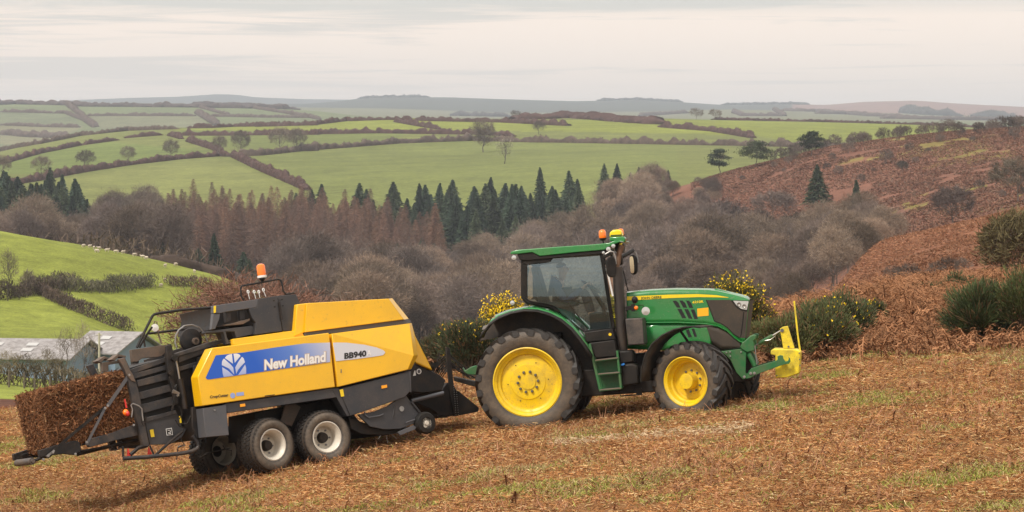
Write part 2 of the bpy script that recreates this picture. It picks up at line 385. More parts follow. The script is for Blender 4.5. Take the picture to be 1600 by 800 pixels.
def branch_tree(rng, h, spread, crown0=.25, nlimb=8, sub=(5, 5), twigs=5, trunk_r=.02, twig_w=.05, twig_l=.9, flat=1.0, wander=.25):
    """bare broadleaf: returns wood (V,F) and twigs (V,F); unit metres, height h, crown radius spread"""
    segs = []   # p0,p1,r0,r1
    def limb(p, q, r0, r1, k=3, w=wander):
        pts = [p]; 
        for i in range(1, k + 1):
            t = i / k; m = p + (q - p) * t + rng.normal(size=3) * w * np.linalg.norm(q - p) / k * (i < k)
            pts.append(m)
        for i in range(k):
            segs.append((pts[i], pts[i + 1], r0 + (r1 - r0) * i / k, r0 + (r1 - r0) * (i + 1) / k))
        return pts
    base = np.array([0, 0, -.3]); top = np.array([rng.normal() * .04 * h, rng.normal() * .04 * h, h * .62])
    tr = limb(base, top, trunk_r * h, trunk_r * h * .4, 4, .12)
    cc = np.array([0, 0, h * (crown0 + (1 - crown0) * .48)]); rz = h * (1 - crown0) * .52
    tw_c, tw_d = [], []
    def target():
        v = rng.normal(size=3); v /= np.linalg.norm(v); v[2] = v[2] * .8 + .18
        return v
    for i in range(nlimb):
        t = crown0 * .8 + (.62 - crown0 * .8) * (i + rng.random()) / nlimb; t = min(t, .6)
        p = base + (top - base) * (t / .62)
        a = i * 2.4 + rng.normal() * .3; el = -.1 + 1.3 * (i / nlimb) + rng.normal() * .15
        v = np.array([math.cos(a) * math.cos(el), math.sin(a) * math.cos(el), math.sin(el)])
        q = cc + v * np.array([spread * .6, spread * .6, rz * .6])
        l1 = limb(p, q, trunk_r * h * .45, trunk_r * h * .2)
        for j in range(sub[0]):
            p2 = l1[1 + j % 3] if j < sub[0] - 1 else l1[-1]
            w = v + rng.normal(size=3) * .55; w /= np.linalg.norm(w)
            q2 = cc + w * np.array([spread, spread, rz]) * (.72 + .22 * rng.random())
            q2 = p2 + (q2 - p2) * .8
            l2 = limb(p2, q2, trunk_r * h * .17, trunk_r * h * .07)
            for k in range(sub[1]):
                p3 = l2[1 + k % 3]
                w2 = w + rng.normal(size=3) * .5; w2 /= np.linalg.norm(w2)
                q3 = cc + w2 * np.array([spread, spread, rz]) * (.86 + .16 * rng.random())
                dd = q3 - p3; q3 = p3 + dd * min(1, .3 * h / max(np.linalg.norm(dd), .01))
                l3 = limb(p3, q3, trunk_r * h * .06, trunk_r * h * .03, 2)
                for m in range(twigs):
                    s = rng.random(); c = p3 + (q3 - p3) * (.35 + .75 * s) + rng.normal(size=3) * .03 * h
                    tw_c.append(c); d = (q3 - p3); d = d / (np.linalg.norm(d) + 1e-6) + rng.normal(size=3) * .38 + np.array([0, 0, .35]); tw_d.append(d)
    s0 = np.array([s[0] for s in segs]); s1 = np.array([s[1] for s in segs]); r0 = np.array([s[2] for s in segs]); r1 = np.array([s[3] for s in segs])
    wood = tubes(s0, s1, r0, r1, 5)
    tc_, td_ = np.array(tw_c), np.array(tw_d)
    tw = slivers(tc_, td_, twig_l * (.6 + .8 * rng.random(len(tc_))), twig_w, rng)
    return wood, tw

# ------------------------------------------------------------------ haze over the valley
hz = bpy.data.meshes.new('haze')
zb0 = float(ZT.min()) - 2; zb1 = max(float(ZT.max()), 470) + 8
hx, hy0, hy1 = 13500.0, -60.0, 14100.0
hv = [(x, y, z) for z in (zb0, zb1) for x, y in ((-hx, hy0), (hx, hy0), (hx, hy1), (-hx, hy1))]
hz.from_pydata(hv, [], [(3, 2, 1, 0), (4, 5, 6, 7), (0, 1, 5, 4), (1, 2, 6, 5), (2, 3, 7, 6), (3, 0, 4, 7)])
hm = bpy.data.materials.new('haze'); hm.use_nodes = True
hn = hm.node_tree.nodes; hn.clear()
ho = N(hn, 'ShaderNodeOutputMaterial'); pv = N(hn, 'ShaderNodeVolumePrincipled')
pv.inputs['Density'].default_value = 1.05e-4
pv.inputs['Color'].default_value = (.80, .88, 1.0, 1)
hm.node_tree.links.new(pv.outputs[0], ho.inputs['Volume'])
tag(link('haze', hz, hm), kind='stuff')

# ------------------------------------------------------------------ woodland
rng = np.random.default_rng(11)
M_TREE = attr_mat('bare_twigs', var=.42, spec=.1)
M_LARCH = attr_mat('larch_twigs', var=.25, spec=.1)
M_CONIF = attr_mat('conifer_needles', var=.42, spec=.15)
BARK = (.12, .10, .085)
def bare_mesh(name, seed, h, spread, twc, shell=0, **kw):
    r = np.random.default_rng(seed)
    w, t = branch_tree(r, h, spread, **kw)
    tcv = np.repeat(np.array(twc)[None] * (0.75 + .5 * r.random((len(t[0]) // 4, 1))), 4, 0)
    parts = [(*w, BARK), (*t, tcv)]
    if shell:      # the fine outer twigs gather into rounded heads
        nl_ = 20; v = r.normal(size=(nl_, 3)); v /= np.linalg.norm(v, axis=1, keepdims=True); v[:, 2] = np.abs(v[:, 2]) * 1.1 - .25
        lc = v * np.array([spread * .62, spread * .62, h * .30]) + np.array([0, 0, h * .56]); lr = spread * (.34 + .16 * r.random(nl_))
        n = shell; q = r.integers(0, nl_, n); d = r.normal(size=(n, 3)); d[:, 2] += .35; d /= np.linalg.norm(d, axis=1, keepdims=True)
        c = lc[q] + d * (lr[q] * (.62 + .40 * r.random(n)))[:, None] * np.array([1, 1, .85])
        s_ = slivers(c, d + r.normal(size=(n, 3)) * .45, .42 + .35 * r.random(n), .038, r)
        tone = (.8 + .4 * r.random(nl_))[q][:, None] * (.75 + .5 * r.random((n, 1)))
        parts.append((*s_, np.repeat(np.array(twc)[None] * 1.12 * tone, 4, 0)))
    V, Fq, C = merge(parts)
    return np_mesh(name, V, Fq, C)
def conifer_mesh(name, seed, h, rad, colr, n=1700, w=.34, ln=1.1, bare=.12, pw=.85, trunk=(.10, .075, .06), tr=.012):
    r = np.random.default_rng(seed)
    t = (bare + (1 - bare) * r.random(n) ** .8)
    lev = np.clip(np.round(t * 22) / 22 + r.normal(size=n) * .016, 0, .995)
    ang = r.random(n) * 2 * np.pi
    lump = 1 + .22 * np.sin(ang * 2 + seed) + .3 * np.sin(ang * 5 + lev * 23) + .22 * np.sin(lev * 61 + ang * 3)
    R = rad * np.clip((1 - lev), 0.02, 1) ** pw * lump
    rr = R * (.25 + .75 * r.random(n) ** .6)
    c = np.stack([np.cos(ang) * rr, np.sin(ang) * rr, lev * h - rr * .32 + .02 * h], -1)
    d = np.stack([np.cos(ang), np.sin(ang), -.25 + r.normal(size=n) * .25], -1) + r.normal(size=(n, 3)) * .18
    s = slivers(c, d, ln * (.35 + .9 * (1 - lev)), w * (.5 + .8 * (1 - lev)), r)
    tv = tubes([[0, 0, -.5]], [[0, 0, h * .99]], [tr * h], [.02], 5)
    nb = 60; tb = bare * .5 + (1 - bare * .5) * r.random(nb); ab = r.random(nb) * 6.283; Rb = rad * (1 - tb) ** pw * .8
    b = tubes(np.stack([0 * ab, 0 * ab, tb * h], -1), np.stack([np.cos(ab) * Rb, np.sin(ab) * Rb, tb * h - Rb * .25], -1), np.full(nb, .05), np.full(nb, .02), 3)
    cv = np.repeat(np.array(colr)[None] * (.65 + .7 * r.random((n, 1))), 4, 0)
    V, Fq, C = merge([(*tv, trunk), (*b, trunk), (*s, cv)])
    return np_mesh(name, V, Fq, C)
BT = [bare_mesh('bare_tree', 20 + i, 13 + 1.2 * (i % 3), 5.6 + .5 * (i % 2), [(.150, .112, .090), (.19, .145, .108), (.125, .098, .085), (.18, .132, .098), (.14, .108, .090)][i],
                crown0=.22, nlimb=8, sub=(5, 5), twigs=8, trunk_r=.014, twig_w=.045, twig_l=.7, shell=11000) for i in range(5)]
LA = [conifer_mesh('larch', 50 + i, 19, 3.5, [(.19, .115, .085), (.165, .11, .085), (.21, .125, .085)][i], n=2100, w=.075, ln=1.5, bare=.15, pw=.60, trunk=(.15, .11, .09)) for i in range(3)]
SP = [conifer_mesh('spruce', 70 + i, 17, 3.5, [(.058, .084, .050), (.075, .098, .054), (.048, .074, .048)][i], n=2300, w=.34, ln=1.35, pw=.78) for i in range(3)]
for m in BT: m.materials.append(M_TREE)
for m in LA: m.materials.append(M_LARCH)
for m in SP: m.materials.append(M_CONIF)
def put_tree(name, me, x, Y, s, label, cat, group, rz=None, sz=1.0, sink=.3):
    o = bpy.data.objects.new(name, me); col.objects.link(o)
    o.location = (x, Y, float(zat(x, Y)) - sink)
    o.rotation_euler = (0, 0, rng.random() * 6.28 if rz is None else rz)
    o.scale = (s, s, s * sz)
    tag(o, label, cat, group)
    return o
def scatter(poly, Y0, Y1, spacing, test=None, jit=.45):
    """jittered grid of world points whose ground pixel lies in the outline"""
    pts = []
    us_ = [p[0] for p in poly]; xmin = (min(us_) - 800) / F * Y1 if min(us_) < 800 else (min(us_) - 800) / F * Y0
    xmax = (max(us_) - 800) / F * Y1 if max(us_) > 800 else (max(us_) - 800) / F * Y0
    nx = int((xmax - xmin) / spacing) + 1; ny = int((Y1 - Y0) / spacing) + 1
    for j in range(ny):
        for i in range(nx):
            x = xmin + (i + .5 * (j % 2) + jit * rng.normal()) * spacing; Y = Y0 + (j + jit * rng.normal()) * spacing
            pts.append((x, Y))
    pts = np.array(pts); z = zat(pts[:, 0], pts[:, 1])
    u = 800 + pts[:, 0] / pts[:, 1] * F; py = HY + (EZ - z) / pts[:, 1] * F
    k = in_poly(u, py, poly) & (pts[:, 1] >= Y0) & (pts[:, 1] <= Y1)
    return pts[k], u[k], py[k]
GB, GL, GS = 'bare trees of the valley wood', 'bare larches of the valley wood', 'dark spruces of the valley wood'
LB = 'rounded leafless grey brown tree in the crowded wood across the valley'
LL = 'bare brownish larch with a straight stem in the wood behind the baler'
LS = 'narrow dark green spruce along the top edge of the valley wood'
# larch stand
pts, u, py = scatter([(265, 385), (470, 378), (520, 394), (610, 404), (690, 432), (690, 470), (560, 490), (420, 490), (250, 480)], 560, 800, 4.9)
o_ = np.argsort(-pts[:, 1]); nl = 0
print('larches', len(pts))
for i in o_[:295]:
    if 120 < u[i] < 260 and rng.random() < .5: continue
    put_tree('larch', LA[rng.integers(3)], *pts[i], .60 + .42 * rng.random(), LL, 'tree', GL, sz=.9 + .2 * rng.random())
# spruces: top edge on the right, block on the left, a few among the larches
sp = []
for poly, y0, y1, s in (([(530, 372), (700, 362), (905, 345), (905, 375), (790, 430), (700, 415), (640, 385), (540, 384)], 670, 855, 4.7),
                     ([(-60, 362), (128, 366), (132, 404), (-60, 410)], 690, 850, 4.6),
                     ([(250, 376), (520, 366), (540, 380), (250, 390)], 750, 840, 13),
                     ([(600, 450), (700, 430), (700, 520), (610, 520)], 520, 700, 9.5),
                     ([(30, 400), (180, 396), (230, 460), (0, 450)], 560, 760, 17),
                     ([(240, 450), (480, 440), (480, 500), (240, 490)], 520, 640, 12)):
    p_, u_, y_ = scatter(poly, y0, y1, s); sp += [(*q, .30 * (uu < 135 and y0 == 690) - .2 * (y0 < 640)) for q, uu in zip(p_, u_)]
print('spruces', len(sp))
rng.shuffle(sp)
for q in sp[:298]:
    o_s = put_tree('spruce', SP[rng.integers(3)], q[0], q[1], min(1.05, q[2] + .42 + .55 * rng.random() ** .8), LS, 'tree', GS, sz=.85 + .3 * rng.random()); k_w = 1.05 + .45 * rng.random(); o_s.scale.x *= k_w; o_s.scale.y *= k_w; o_s.rotation_euler.x = .05 * rng.normal()
# broadleaf wood
bp = []
for poly, y0, y1, s in (([(620, 490), (700, 455), (770, 445), (900, 404), (1000, 388), (1060, 380), (1160, 388), (1240, 404), (1330, 422), (1375, 432), (1385, 500), (1260, 560), (1100, 640), (560, 700), (560, 500)], 415, 780, 10.6),
                     ([(-60, 424), (140, 424), (150, 366), (270, 366), (270, 480), (-60, 480)], 520, 840, 11),
                     ([(380, 490), (600, 490), (600, 560), (380, 560)], 430, 600, 9.5)):
    p_, u_, y_ = scatter(poly, y0, y1, s)
    for q, uu, yy in zip(p_, u_, y_):
        if 960 < uu < 1120 and 425 < yy < 470 and rng.random() < .6: continue
        if in_poly(np.array(uu), np.array(yy), [(1150, 320), (1420, 335), (1420, 390), (1200, 372)]) and rng.random() < .35: continue
        bp.append(tuple(q))
print('bare', len(bp))
p_, u_, y_ = scatter([(1180, 450), (1250, 415), (1375, 385), (1395, 402), (1382, 425), (1300, 480), (1200, 530)], 300, 470, 8.5); bp += [tuple(q) for q in p_]
p_, u_, y_ = scatter([(905, 350), (1000, 315), (1060, 300), (1130, 305), (1100, 350), (1000, 385), (905, 400)], 640, 850, 9.0); bp += [tuple(q) for q in p_]; low = {tuple(q) for q in p_}
bp.sort(key=lambda q: q[1])
print('BARE TOTAL', len(bp))
step = max(1, len(bp) / 296)
keep = [bp[int(i * step)] for i in range(int(len(bp) / step))][:297]
for q in keep:
    put_tree('bare_tree', BT[rng.integers(5)], q[0], q[1], (.75 + .5 * rng.random()) * (.40 if q in low else 1) * (min(1, q[1] / 620) if q[0] > .09 * q[1] else 1), LB, 'tree', GB, sz=.8 + .3 * rng.random())

kept = set(keep); rest = [q for q in bp if q not in kept]
if rest:      # the trees past three hundred, as one mass
    parts = []; rr_ = np.random.default_rng(8)
    for q in rest:
        m_ = BT[rr_.integers(5)]; nv = len(m_.vertices); co = np.empty(nv * 3, np.float32); m_.vertices.foreach_get('co', co); co = co.reshape(-1, 3).astype(float)
        ca = np.empty(nv * 4, np.float32); m_.color_attributes['Col'].data.foreach_get('color', ca); ca = ca.reshape(-1, 4)[:, :3]
        nf = len(m_.polygons); vi = np.empty(nf * 4, np.int32); m_.loops.foreach_get('vertex_index', vi); a_ = rr_.random() * 6.28; s_ = (.75 + .45 * rr_.random()) * (min(1, q[1] / 620) if q[0] > .09 * q[1] else 1)
        R_ = np.array([[math.cos(a_), -math.sin(a_), 0], [math.sin(a_), math.cos(a_), 0], [0, 0, 1]]); co = co @ R_.T * s_ + np.array([q[0], q[1], float(zat(*q)) - .3])
        parts.append((co, vi.reshape(-1, 4), ca * (.7 + .6 * rr_.random())))
    tag(link('bare_wood', np_mesh('bare_wood', *merge(parts)), M_TREE), 'the rest of the crowded leafless wood', kind='stuff')
# brushwood under and between the trees: one tangled mass
def brush(name, pts, h, r, per, colr, lw, ww, label=None, mat=None, seed=0):
    r_ = np.random.default_rng(seed); n = len(pts)
    z = zat(pts[:, 0], pts[:, 1])
    c = np.repeat(np.stack([pts[:, 0], pts[:, 1], z], -1), per, 0) + r_.normal(size=(n * per, 3)) * np.array([r, r, 0]) + np.array([0, 0, 1]) * (r_.random((n * per, 1)) * h)
    d = r_.normal(size=(n * per, 3)) * .6 + np.array([0, 0, 1])
    V, Fq = slivers(c, d, lw, ww, r_)
    cv = np.repeat(np.array(colr)[None] * (.6 + .8 * r_.random((len(c), 1))), 4, 0)
    o = link(name, np_mesh(name, V, Fq, cv), mat or M_TREE)
    return tag(o, label, kind='stuff')
bq, _, _ = scatter([(-60, 392), (140, 392), (150, 356), (520, 368), (700, 360), (905, 360), (1060, 352), (1160, 375), (1330, 415), (1385, 440), (1385, 490), (1200, 640), (1000, 700), (380, 620), (300, 480), (-60, 480)], 412, 850, 3.6)
brush('wood_undergrowth', bq, 3.0, 1.6, 14, (.11, .08, .06), 1.6, .16, 'tangled brown brushwood under the valley trees', seed=2)

# ------------------------------------------------------------------ hedges
M_HEDGE = attr_mat('hedge_twigs', spec=.1, noise_scale=.35, noise_amt=.3)
def hedge(name, line, h, w, colr, label, group, seg=None, gap=0, seed=0, dens=1.0, cat='hedge', uneven=.25):
    """line: world points on the ground; a lumpy clipped bank of twigs"""
    r_ = np.random.default_rng(seed)
    pts = [Vector(p) for p in line]
    L = [0.0]
    for a, b in zip(pts[:-1], pts[1:]): L.append(L[-1] + (b - a).length)
    step = seg or h * .7
    s = np.arange(0, L[-1], step); A = np.array([[p.x, p.y] for p in pts]); L = np.array(L)
    x = np.interp(s, L, A[:, 0]); y = np.interp(s, L, A[:, 1])
    if len(s) < 3: return None
    z = zat(x, y); t = np.gradient(np.stack([x, y], -1), axis=0); t /= np.linalg.norm(t, axis=1, keepdims=True)
    nrm = np.stack([-t[:, 1], t[:, 0]], -1)
    hh = h * np.clip(np.minimum(np.arange(len(s)) + 1, len(s) - np.arange(len(s))) / 4.0, .35, 1) * (1 + uneven * vnoise(s, 0 * s, h * 2.2, seed + 1, 3) + .12 * r_.normal(size=len(s)) * uneven * 3)
    prof = [(-.5, -.15), (-.55, .35), (-.42, .78), (-.15, 1.0), (.18, .98), (.45, .75), (.55, .33), (.5, -.15)]
    k = len(prof); V = np.zeros((len(s), k, 3))
    for i, (a, b) in enumerate(prof):
        jw = w * (a + .07 * r_.normal(size=len(s))); jh = hh * (b + .05 * r_.normal(size=len(s)))
        V[:, i, 0] = x + nrm[:, 0] * jw; V[:, i, 1] = y + nrm[:, 1] * jw; V[:, i, 2] = z + jh * 1.0
    V[:, 0, 2] = z - .6; V[:, -1, 2] = z - .6
    idx = (np.arange(len(s) - 1)[:, None] * k + np.arange(k - 1)[None]).ravel()
    Fq = np.stack([idx, idx + 1, idx + k + 1, idx + k], -1)
    Vc = V.reshape(-1, 3); cb = np.array(colr)[None] * (.75 + .4 * r_.random((len(Vc), 1)))
    n = int(len(s) * 22 * dens); q = r_.integers(0, len(s), n); a = r_.uniform(-.5, .5, n); b = r_.uniform(.15, 1.12, n)
    c = np.stack([x[q] + nrm[q, 0] * a * w * 1.15 + t[q, 0] * r_.normal(size=n) * step * .5, y[q] + nrm[q, 1] * a * w * 1.15 + t[q, 1] * r_.normal(size=n) * step * .5, z[q] + hh[q] * b * (1 - .5 * np.abs(a))], -1)
    d = r_.normal(size=(n, 3)) * .5 + np.array([0, 0, .8])
    sv = slivers(c, d, h * .35, h * .05, r_)
    cs = np.repeat(np.array(colr)[None] * (.7 + .9 * r_.random((n, 1))), 4, 0)
    Vt, Ft, Ct = merge([(Vc, Fq, cb), (*sv, cs)])
    o = link(name, np_mesh(name, Vt, Ft, Ct), M_HEDGE)
    return tag(o, label, cat, group)
def line_px(pts, Y0, Y1, n=None):
    out = []
    for (a, b), (c, d) in zip(pts[:-1], pts[1:]):
        m = max(2, int(abs(c - a) / 25) + 1)
        for i in range(m): out.append((a + (c - a) * i / m, b + (d - b) * i / m))
    out.append(pts[-1])
    return [hit(u, p, Y0, Y1) for u, p in out]
def c2(*p): return [(x / 3.2, 140 + y / 3.2) for x, y in p]
def c3(*p): return [(400 + x / 3.2, 140 + y / 3.2) for x, y in p]
def c4(*p): return [(1000 + x / 2.667, 150 + y / 2.667) for x, y in p]
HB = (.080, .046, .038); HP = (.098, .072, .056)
GH = 'field hedges on the hill across the valley'
hedges = [
 (c2((40, 478), (200, 452), (400, 415), (640, 378), (900, 348), (1100, 333), (1160, 335)), 3.8, 4, HB, 'long hedge above the largest lower left field'),
 (c2((1165, 335), (1300, 400), (1450, 465), (1540, 505)), 4.0, 4.5, HB, 'slanting hedge running down to the wood between two large fields'),
 (c2((1130, 335), (1300, 330), (1500, 308), (1600, 305)) + c3((200, 308), (450, 290), (700, 270), (900, 262), (1085, 255), (1300, 262), (1600, 266)) + c4((0, 200), (450, 208), (900, 218)), 4.2, 5, HP, 'tall hedge along the top of the big right hand field'),
 (c2((845, 230), (1100, 230), (1600, 225)) + c3((0, 228), (590, 218), (900, 222), (1100, 225), (1300, 235)), 4.0, 4, HB, 'straight hedge across the middle of the hill above two round trees'),
 (c2((0, 375), (200, 320), (400, 280), (590, 253)), 3.6, 4, HB, 'curving hedge at the far left of the middle hill'),
 (c2((0, 306), (200, 272), (400, 232), (640, 206), (740, 202), (900, 198)), 3.6, 4, HP, 'hedge on the left shoulder of the middle hill crest'),
 (c2((940, 194), (1060, 192), (1170, 186), (1590, 178)) + c3((0, 186), (300, 176), (450, 158), (650, 152), (800, 154)), 3.6, 4, HB, 'broken hedge along the middle hill crest left of centre'),
 (c2((625, 243), (815, 228)), 3.6, 4, HB, 'short hedge left of a gateway near the hill top'),
 (c2((845, 230), (910, 248)), 3.6, 4, HB, 'short hedge right of the gateway near the hill top'),
 (c2((940, 260), (1070, 300), (1110, 318)), 4, 4, HB, 'short slanting hedge ending at a hedgerow tree'),
 (c3((700, 162), (800, 180), (920, 200)), 4.2, 5, HB, 'dark hedge dropping from the crest towards the right'),
 (c3((800, 154), (840, 157), (1250, 165), (1570, 182)), 4.2, 5, HB, 'thick dark hedge under the crest near the centre'),
 (c4((85, 130), (300, 147), (470, 175)), 4.5, 6, HB, 'thick hedge sloping down behind the tractor roof'),
 (c3((1270, 150), (1450, 146), (1600, 140)) + c4((0, 112), (60, 116), (130, 118)), 5, 24, HB, 'broad dark scrub on the hill crest above the tractor'),
 (c4((300, 98), (640, 105), (1000, 111), (1430, 133), (1550, 136)), 2.4, 3, HB, 'thin dark hedge along the crest at the right'),
]
for i, (pl, h, w, c, lb) in enumerate(hedges):
    hedge('hedge', line_px(pl, 870, 1880), h * .58, w * .62, c, lb, GH, seed=i, cat='hedge', uneven=.65, dens=2.4)
GF = 'far off hedges beyond the middle hill'
far = [
 (c2((0, 112), (330, 120), (420, 155), (470, 190)), 5, 6, 'far hedge bending down between pale left fields'),
 (c2((330, 75), (380, 110), (440, 165), (480, 188)), 7, 9, 'far line of trees between the left pale fields'),
 (c2((430, 132), (980, 132)), 4.5, 5, 'far level hedge across the pale field'),
 (c2((985, 118), (1030, 145), (1085, 178)), 7, 10, 'far slanting line of trees right of the pale field'),
 (c2((1040, 135), (1160, 136), (1300, 140), (1600, 142)), 4.5, 5, 'far thin hedge under the distant ridge'),
 (c2((1000, 92), (1150, 132)), 4.5, 5, 'far short hedge dropping from the left skyline'),
 (c2((1250, 92), (1420, 118), (1600, 150)), 5, 6, 'far hedge dropping towards the centre'),
 (c2((0, 178), (200, 186), (400, 190)), 5, 5, 'far hedge low on the left'),
 (c2((0, 222), (150, 235), (340, 242)), 7, 12, 'far clump of hedge at the left edge'),
]
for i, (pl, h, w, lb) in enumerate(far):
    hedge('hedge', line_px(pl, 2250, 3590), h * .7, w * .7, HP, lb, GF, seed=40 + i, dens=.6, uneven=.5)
# skyline woods as far-off masses of trees
def wood_mass(name, pl, Y0, Y1, h, w, colr, label, seed):
    o = hedge(name, line_px(pl, Y0, Y1), h, w, colr, label, None, seed=seed, dens=1.2, uneven=.45)
    if 'category' in o: del o['category']
    o['kind'] = 'stuff'
wood_mass('skyline_wood', c2((-100, 78), (0, 75), (60, 72), (330, 78), (430, 84), (900, 88), (1500, 98)), 3300, 3598, 5, 14, (.085, .065, .055), 'far off wood along the left skyline', 61)
wood_mass('skyline_wood', c2((950, 86), (1040, 80), (1200, 84), (1300, 92)), 3300, 3598, 4, 16, (.08, .065, .06), 'taller clump of the far off left wood', 62)
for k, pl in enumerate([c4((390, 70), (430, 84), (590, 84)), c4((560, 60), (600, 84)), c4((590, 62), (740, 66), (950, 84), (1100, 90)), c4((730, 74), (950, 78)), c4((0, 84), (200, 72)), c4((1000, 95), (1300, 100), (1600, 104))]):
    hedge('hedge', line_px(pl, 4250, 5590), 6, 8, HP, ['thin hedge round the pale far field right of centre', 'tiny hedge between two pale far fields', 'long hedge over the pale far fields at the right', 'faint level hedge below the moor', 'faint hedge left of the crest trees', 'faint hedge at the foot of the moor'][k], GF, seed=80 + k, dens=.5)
wood_mass('ridge_plantation', c4((-180, 14), (0, 14), (180, 22)), 7000, 7799, 6, 30, (.05, .055, .045), 'dark plantation along the distant ridge', 63)
wood_mass('ridge_plantation', c4((340, 36), (520, 30), (690, 36)), 7000, 7799, 6, 30, (.05, .055, .045), 'shorter dark plantation left of the moor', 64)
wood_mass('ridge_plantation', c3((510, 44), (620, 34), (870, 36)), 7000, 7799, 6, 30, (.05, .055, .045), 'dark plantation on the distant ridge left of centre', 65)
wood_mass('moor_foot_wood', c4((1100, 70), (1250, 88), (1350, 92)), 5650, 7600, 14, 24, (.06, .06, .05), 'grey strip of wood at the foot of the moor', 66)
wood_mass('moor_foot_wood', c4((1380, 90), (1600, 96)), 5650, 7600, 14, 24, (.06, .06, .05), 'grey wood at the right foot of the moor', 67)
wood_mass('valley_trees', c3((970, 130), (1100, 128), (1280, 132)), 3700, 4900, 7, 30, (.07, .065, .06), 'grey line of far off trees behind the crest', 68)

# ------------------------------------------------------------------ single trees
def lone(name, seed, px, pyb, hpx, wpx, Y0, Y1, label, group=None, twc=(.14, .11, .09), kind='bare', cat='tree', twig=1.0, tw=9):
    """tree whose foot stands at the pixel, hpx tall and wpx wide in the photograph"""
    p = hit(px, pyb, Y0, Y1); s = p.y / F; h = hpx * s; w = wpx * s / 2
    r = np.random.default_rng(seed)
    if kind == 'bare':
        wd, t = branch_tree(r, h, w, crown0=.22, nlimb=8, sub=(5, 5), twigs=tw, trunk_r=.018, twig_w=.0055 * h * twig, twig_l=.075 * h)
        c = np.repeat(np.array(twc)[None] * (.75 + .5 * r.random((len(t[0]) // 4, 1))), 4, 0)
        t = (*t, c)
    elif kind == 'pine':
        wd, _ = branch_tree(r, h, w, crown0=.4, nlimb=7, sub=(3, 3), twigs=1, trunk_r=.022)
        cs = []
        for k in range(26):
            a = r.random() * 6.283; zz = r.random(); R = w * (.35 + .6 * r.random()) * math.sin(math.pi * (.25 + .7 * zz)) 
            cs.append((math.cos(a) * R, math.sin(a) * R, h * (.38 + .58 * zz)))
        cs = np.array(cs); n = 2600; q = r.integers(0, len(cs), n)
        c = cs[q] + r.normal(size=(n, 3)) * np.array([w * .2, w * .2, h * .035])
        t = slivers(c, r.normal(size=(n, 3)), .07 * h, .022 * h, r)
        t = (*t, np.repeat(np.array(twc)[None] * (.6 + .8 * r.random((n, 1))), 4, 0))
    me = np_mesh('trunk', wd[0], wd[1], np.broadcast_to(np.array(BARK), (len(wd[0]), 3)))
    root = empty(name, (p.x, p.y, p.z - .1))
    link('trunk', me, M_TREE, root); link('crown', np_mesh('crown', *t), M_CONIF if kind == 'pine' else M_TREE, root)
    return tag(root, label, cat, group)
GT = 'bare trees standing along the hill hedges'
for i, (px, py, h, w, lb) in enumerate([
    (65, 276, 30, 34, 'first round bare tree from the left on the hill hedge'), (133, 266, 30, 32, 'second round bare tree on the lower left hedge'),
    (200, 254, 24, 26, 'smaller round bare tree standing third on the lower left hedge'), (267, 247, 28, 28, 'round bare tree on the lower left hedge before its junction'),
    (343, 240, 26, 24, 'bare tree where the hill hedges meet'), (376, 240, 34, 30, 'fan shaped bare tree just right of the hedge junction'),
    (438, 237, 36, 36, 'left one of two round trees standing together'), (464, 237, 34, 32, 'right one of two round trees standing together'),
    (755, 238, 48, 40, 'large dark bare tree alone in the big right field'), (842, 210, 20, 22, 'small round bush on the middle hedge above the field'),
    (806, 184, 13, 18, 'low tree on the crest hedge near the centre'), (1088, 186, 17, 24, 'left one of two trees on the crest above the tractor'), (1117, 186, 16, 22, 'right one of two trees on the crest above the tractor'),
    (-2, 278, 34, 40, 'bare tree cut by the left edge of the view'), (1482, 195, 11, 30, 'low grey tree on the right end of the crest')]):
    lone('hedgerow_tree', 300 + i, px, py, h * 1.1, w * 1.1, 860, 1890, lb, GT, twig=1.5, tw=12, twc=(.15, .12, .09))
lone('pale_dead_tree', 330, 788, 256, 44, 30, 860, 1890, 'thin pale dead tree beside the large dark field tree', twc=(.3, .27, .22), tw=1, twig=1.2)
for i, (px, py, h, w, lb) in enumerate([(257, 0, 0, 0, '')][:0]): pass
# pines and lone conifers about the brown hillside
lone('pine_tree', 401, 1125, 272, 40, 36, 600, 860, 'round dark pine nearest the tractor on the hillside edge', 'dark pines on the edge of the brown hillside', (.045, .06, .035), 'pine')
lone('pine_tree', 402, 1182, 262, 42, 56, 600, 860, 'wide spreading pine between two denser pines', 'dark pines on the edge of the brown hillside', (.06, .075, .04), 'pine')
lone('pine_tree', 403, 1268, 244, 40, 42, 600, 860, 'dense dark pine against the green fields', 'dark pines on the edge of the brown hillside', (.04, .055, .032), 'pine')
def one_spruce(px, pyb, hpx, Y0, Y1, label, g=None, wsc=1.0):
    p = hit(px, pyb, Y0, Y1); s = hpx * p.y / F / 17
    o = put_tree('spruce', SP[rng.integers(3)], p.x, p.y, s, label, 'tree', g); o.scale = (s * wsc, s * wsc, s); return o
one_spruce(1277, 322, 66, 500, 760, 'lone dark spruce in the middle of the brown hillside', wsc=1.5)
one_spruce(1338, 455, 100, 480, 640, 'dull green slender conifer among the bare trees at the right')
for i, (px, py, h) in enumerate([(944, 305, 50), (964, 305, 50), (1027, 302, 46), (998, 290, 30), (1044, 290, 26), (985, 292, 24)]):
    one_spruce(px, py, h, 700, 990, ['leftmost spruce of the clump above the tractor cab', 'second spruce of the clump above the tractor cab', 'broad spruce at the right of the clump above the cab', 'small spruce in the middle of the clump', 'small spruce at the right end of the clump', 'smallest spruce in the gap of the clump'][i], 'spruces clumped above the tractor', 1.25)
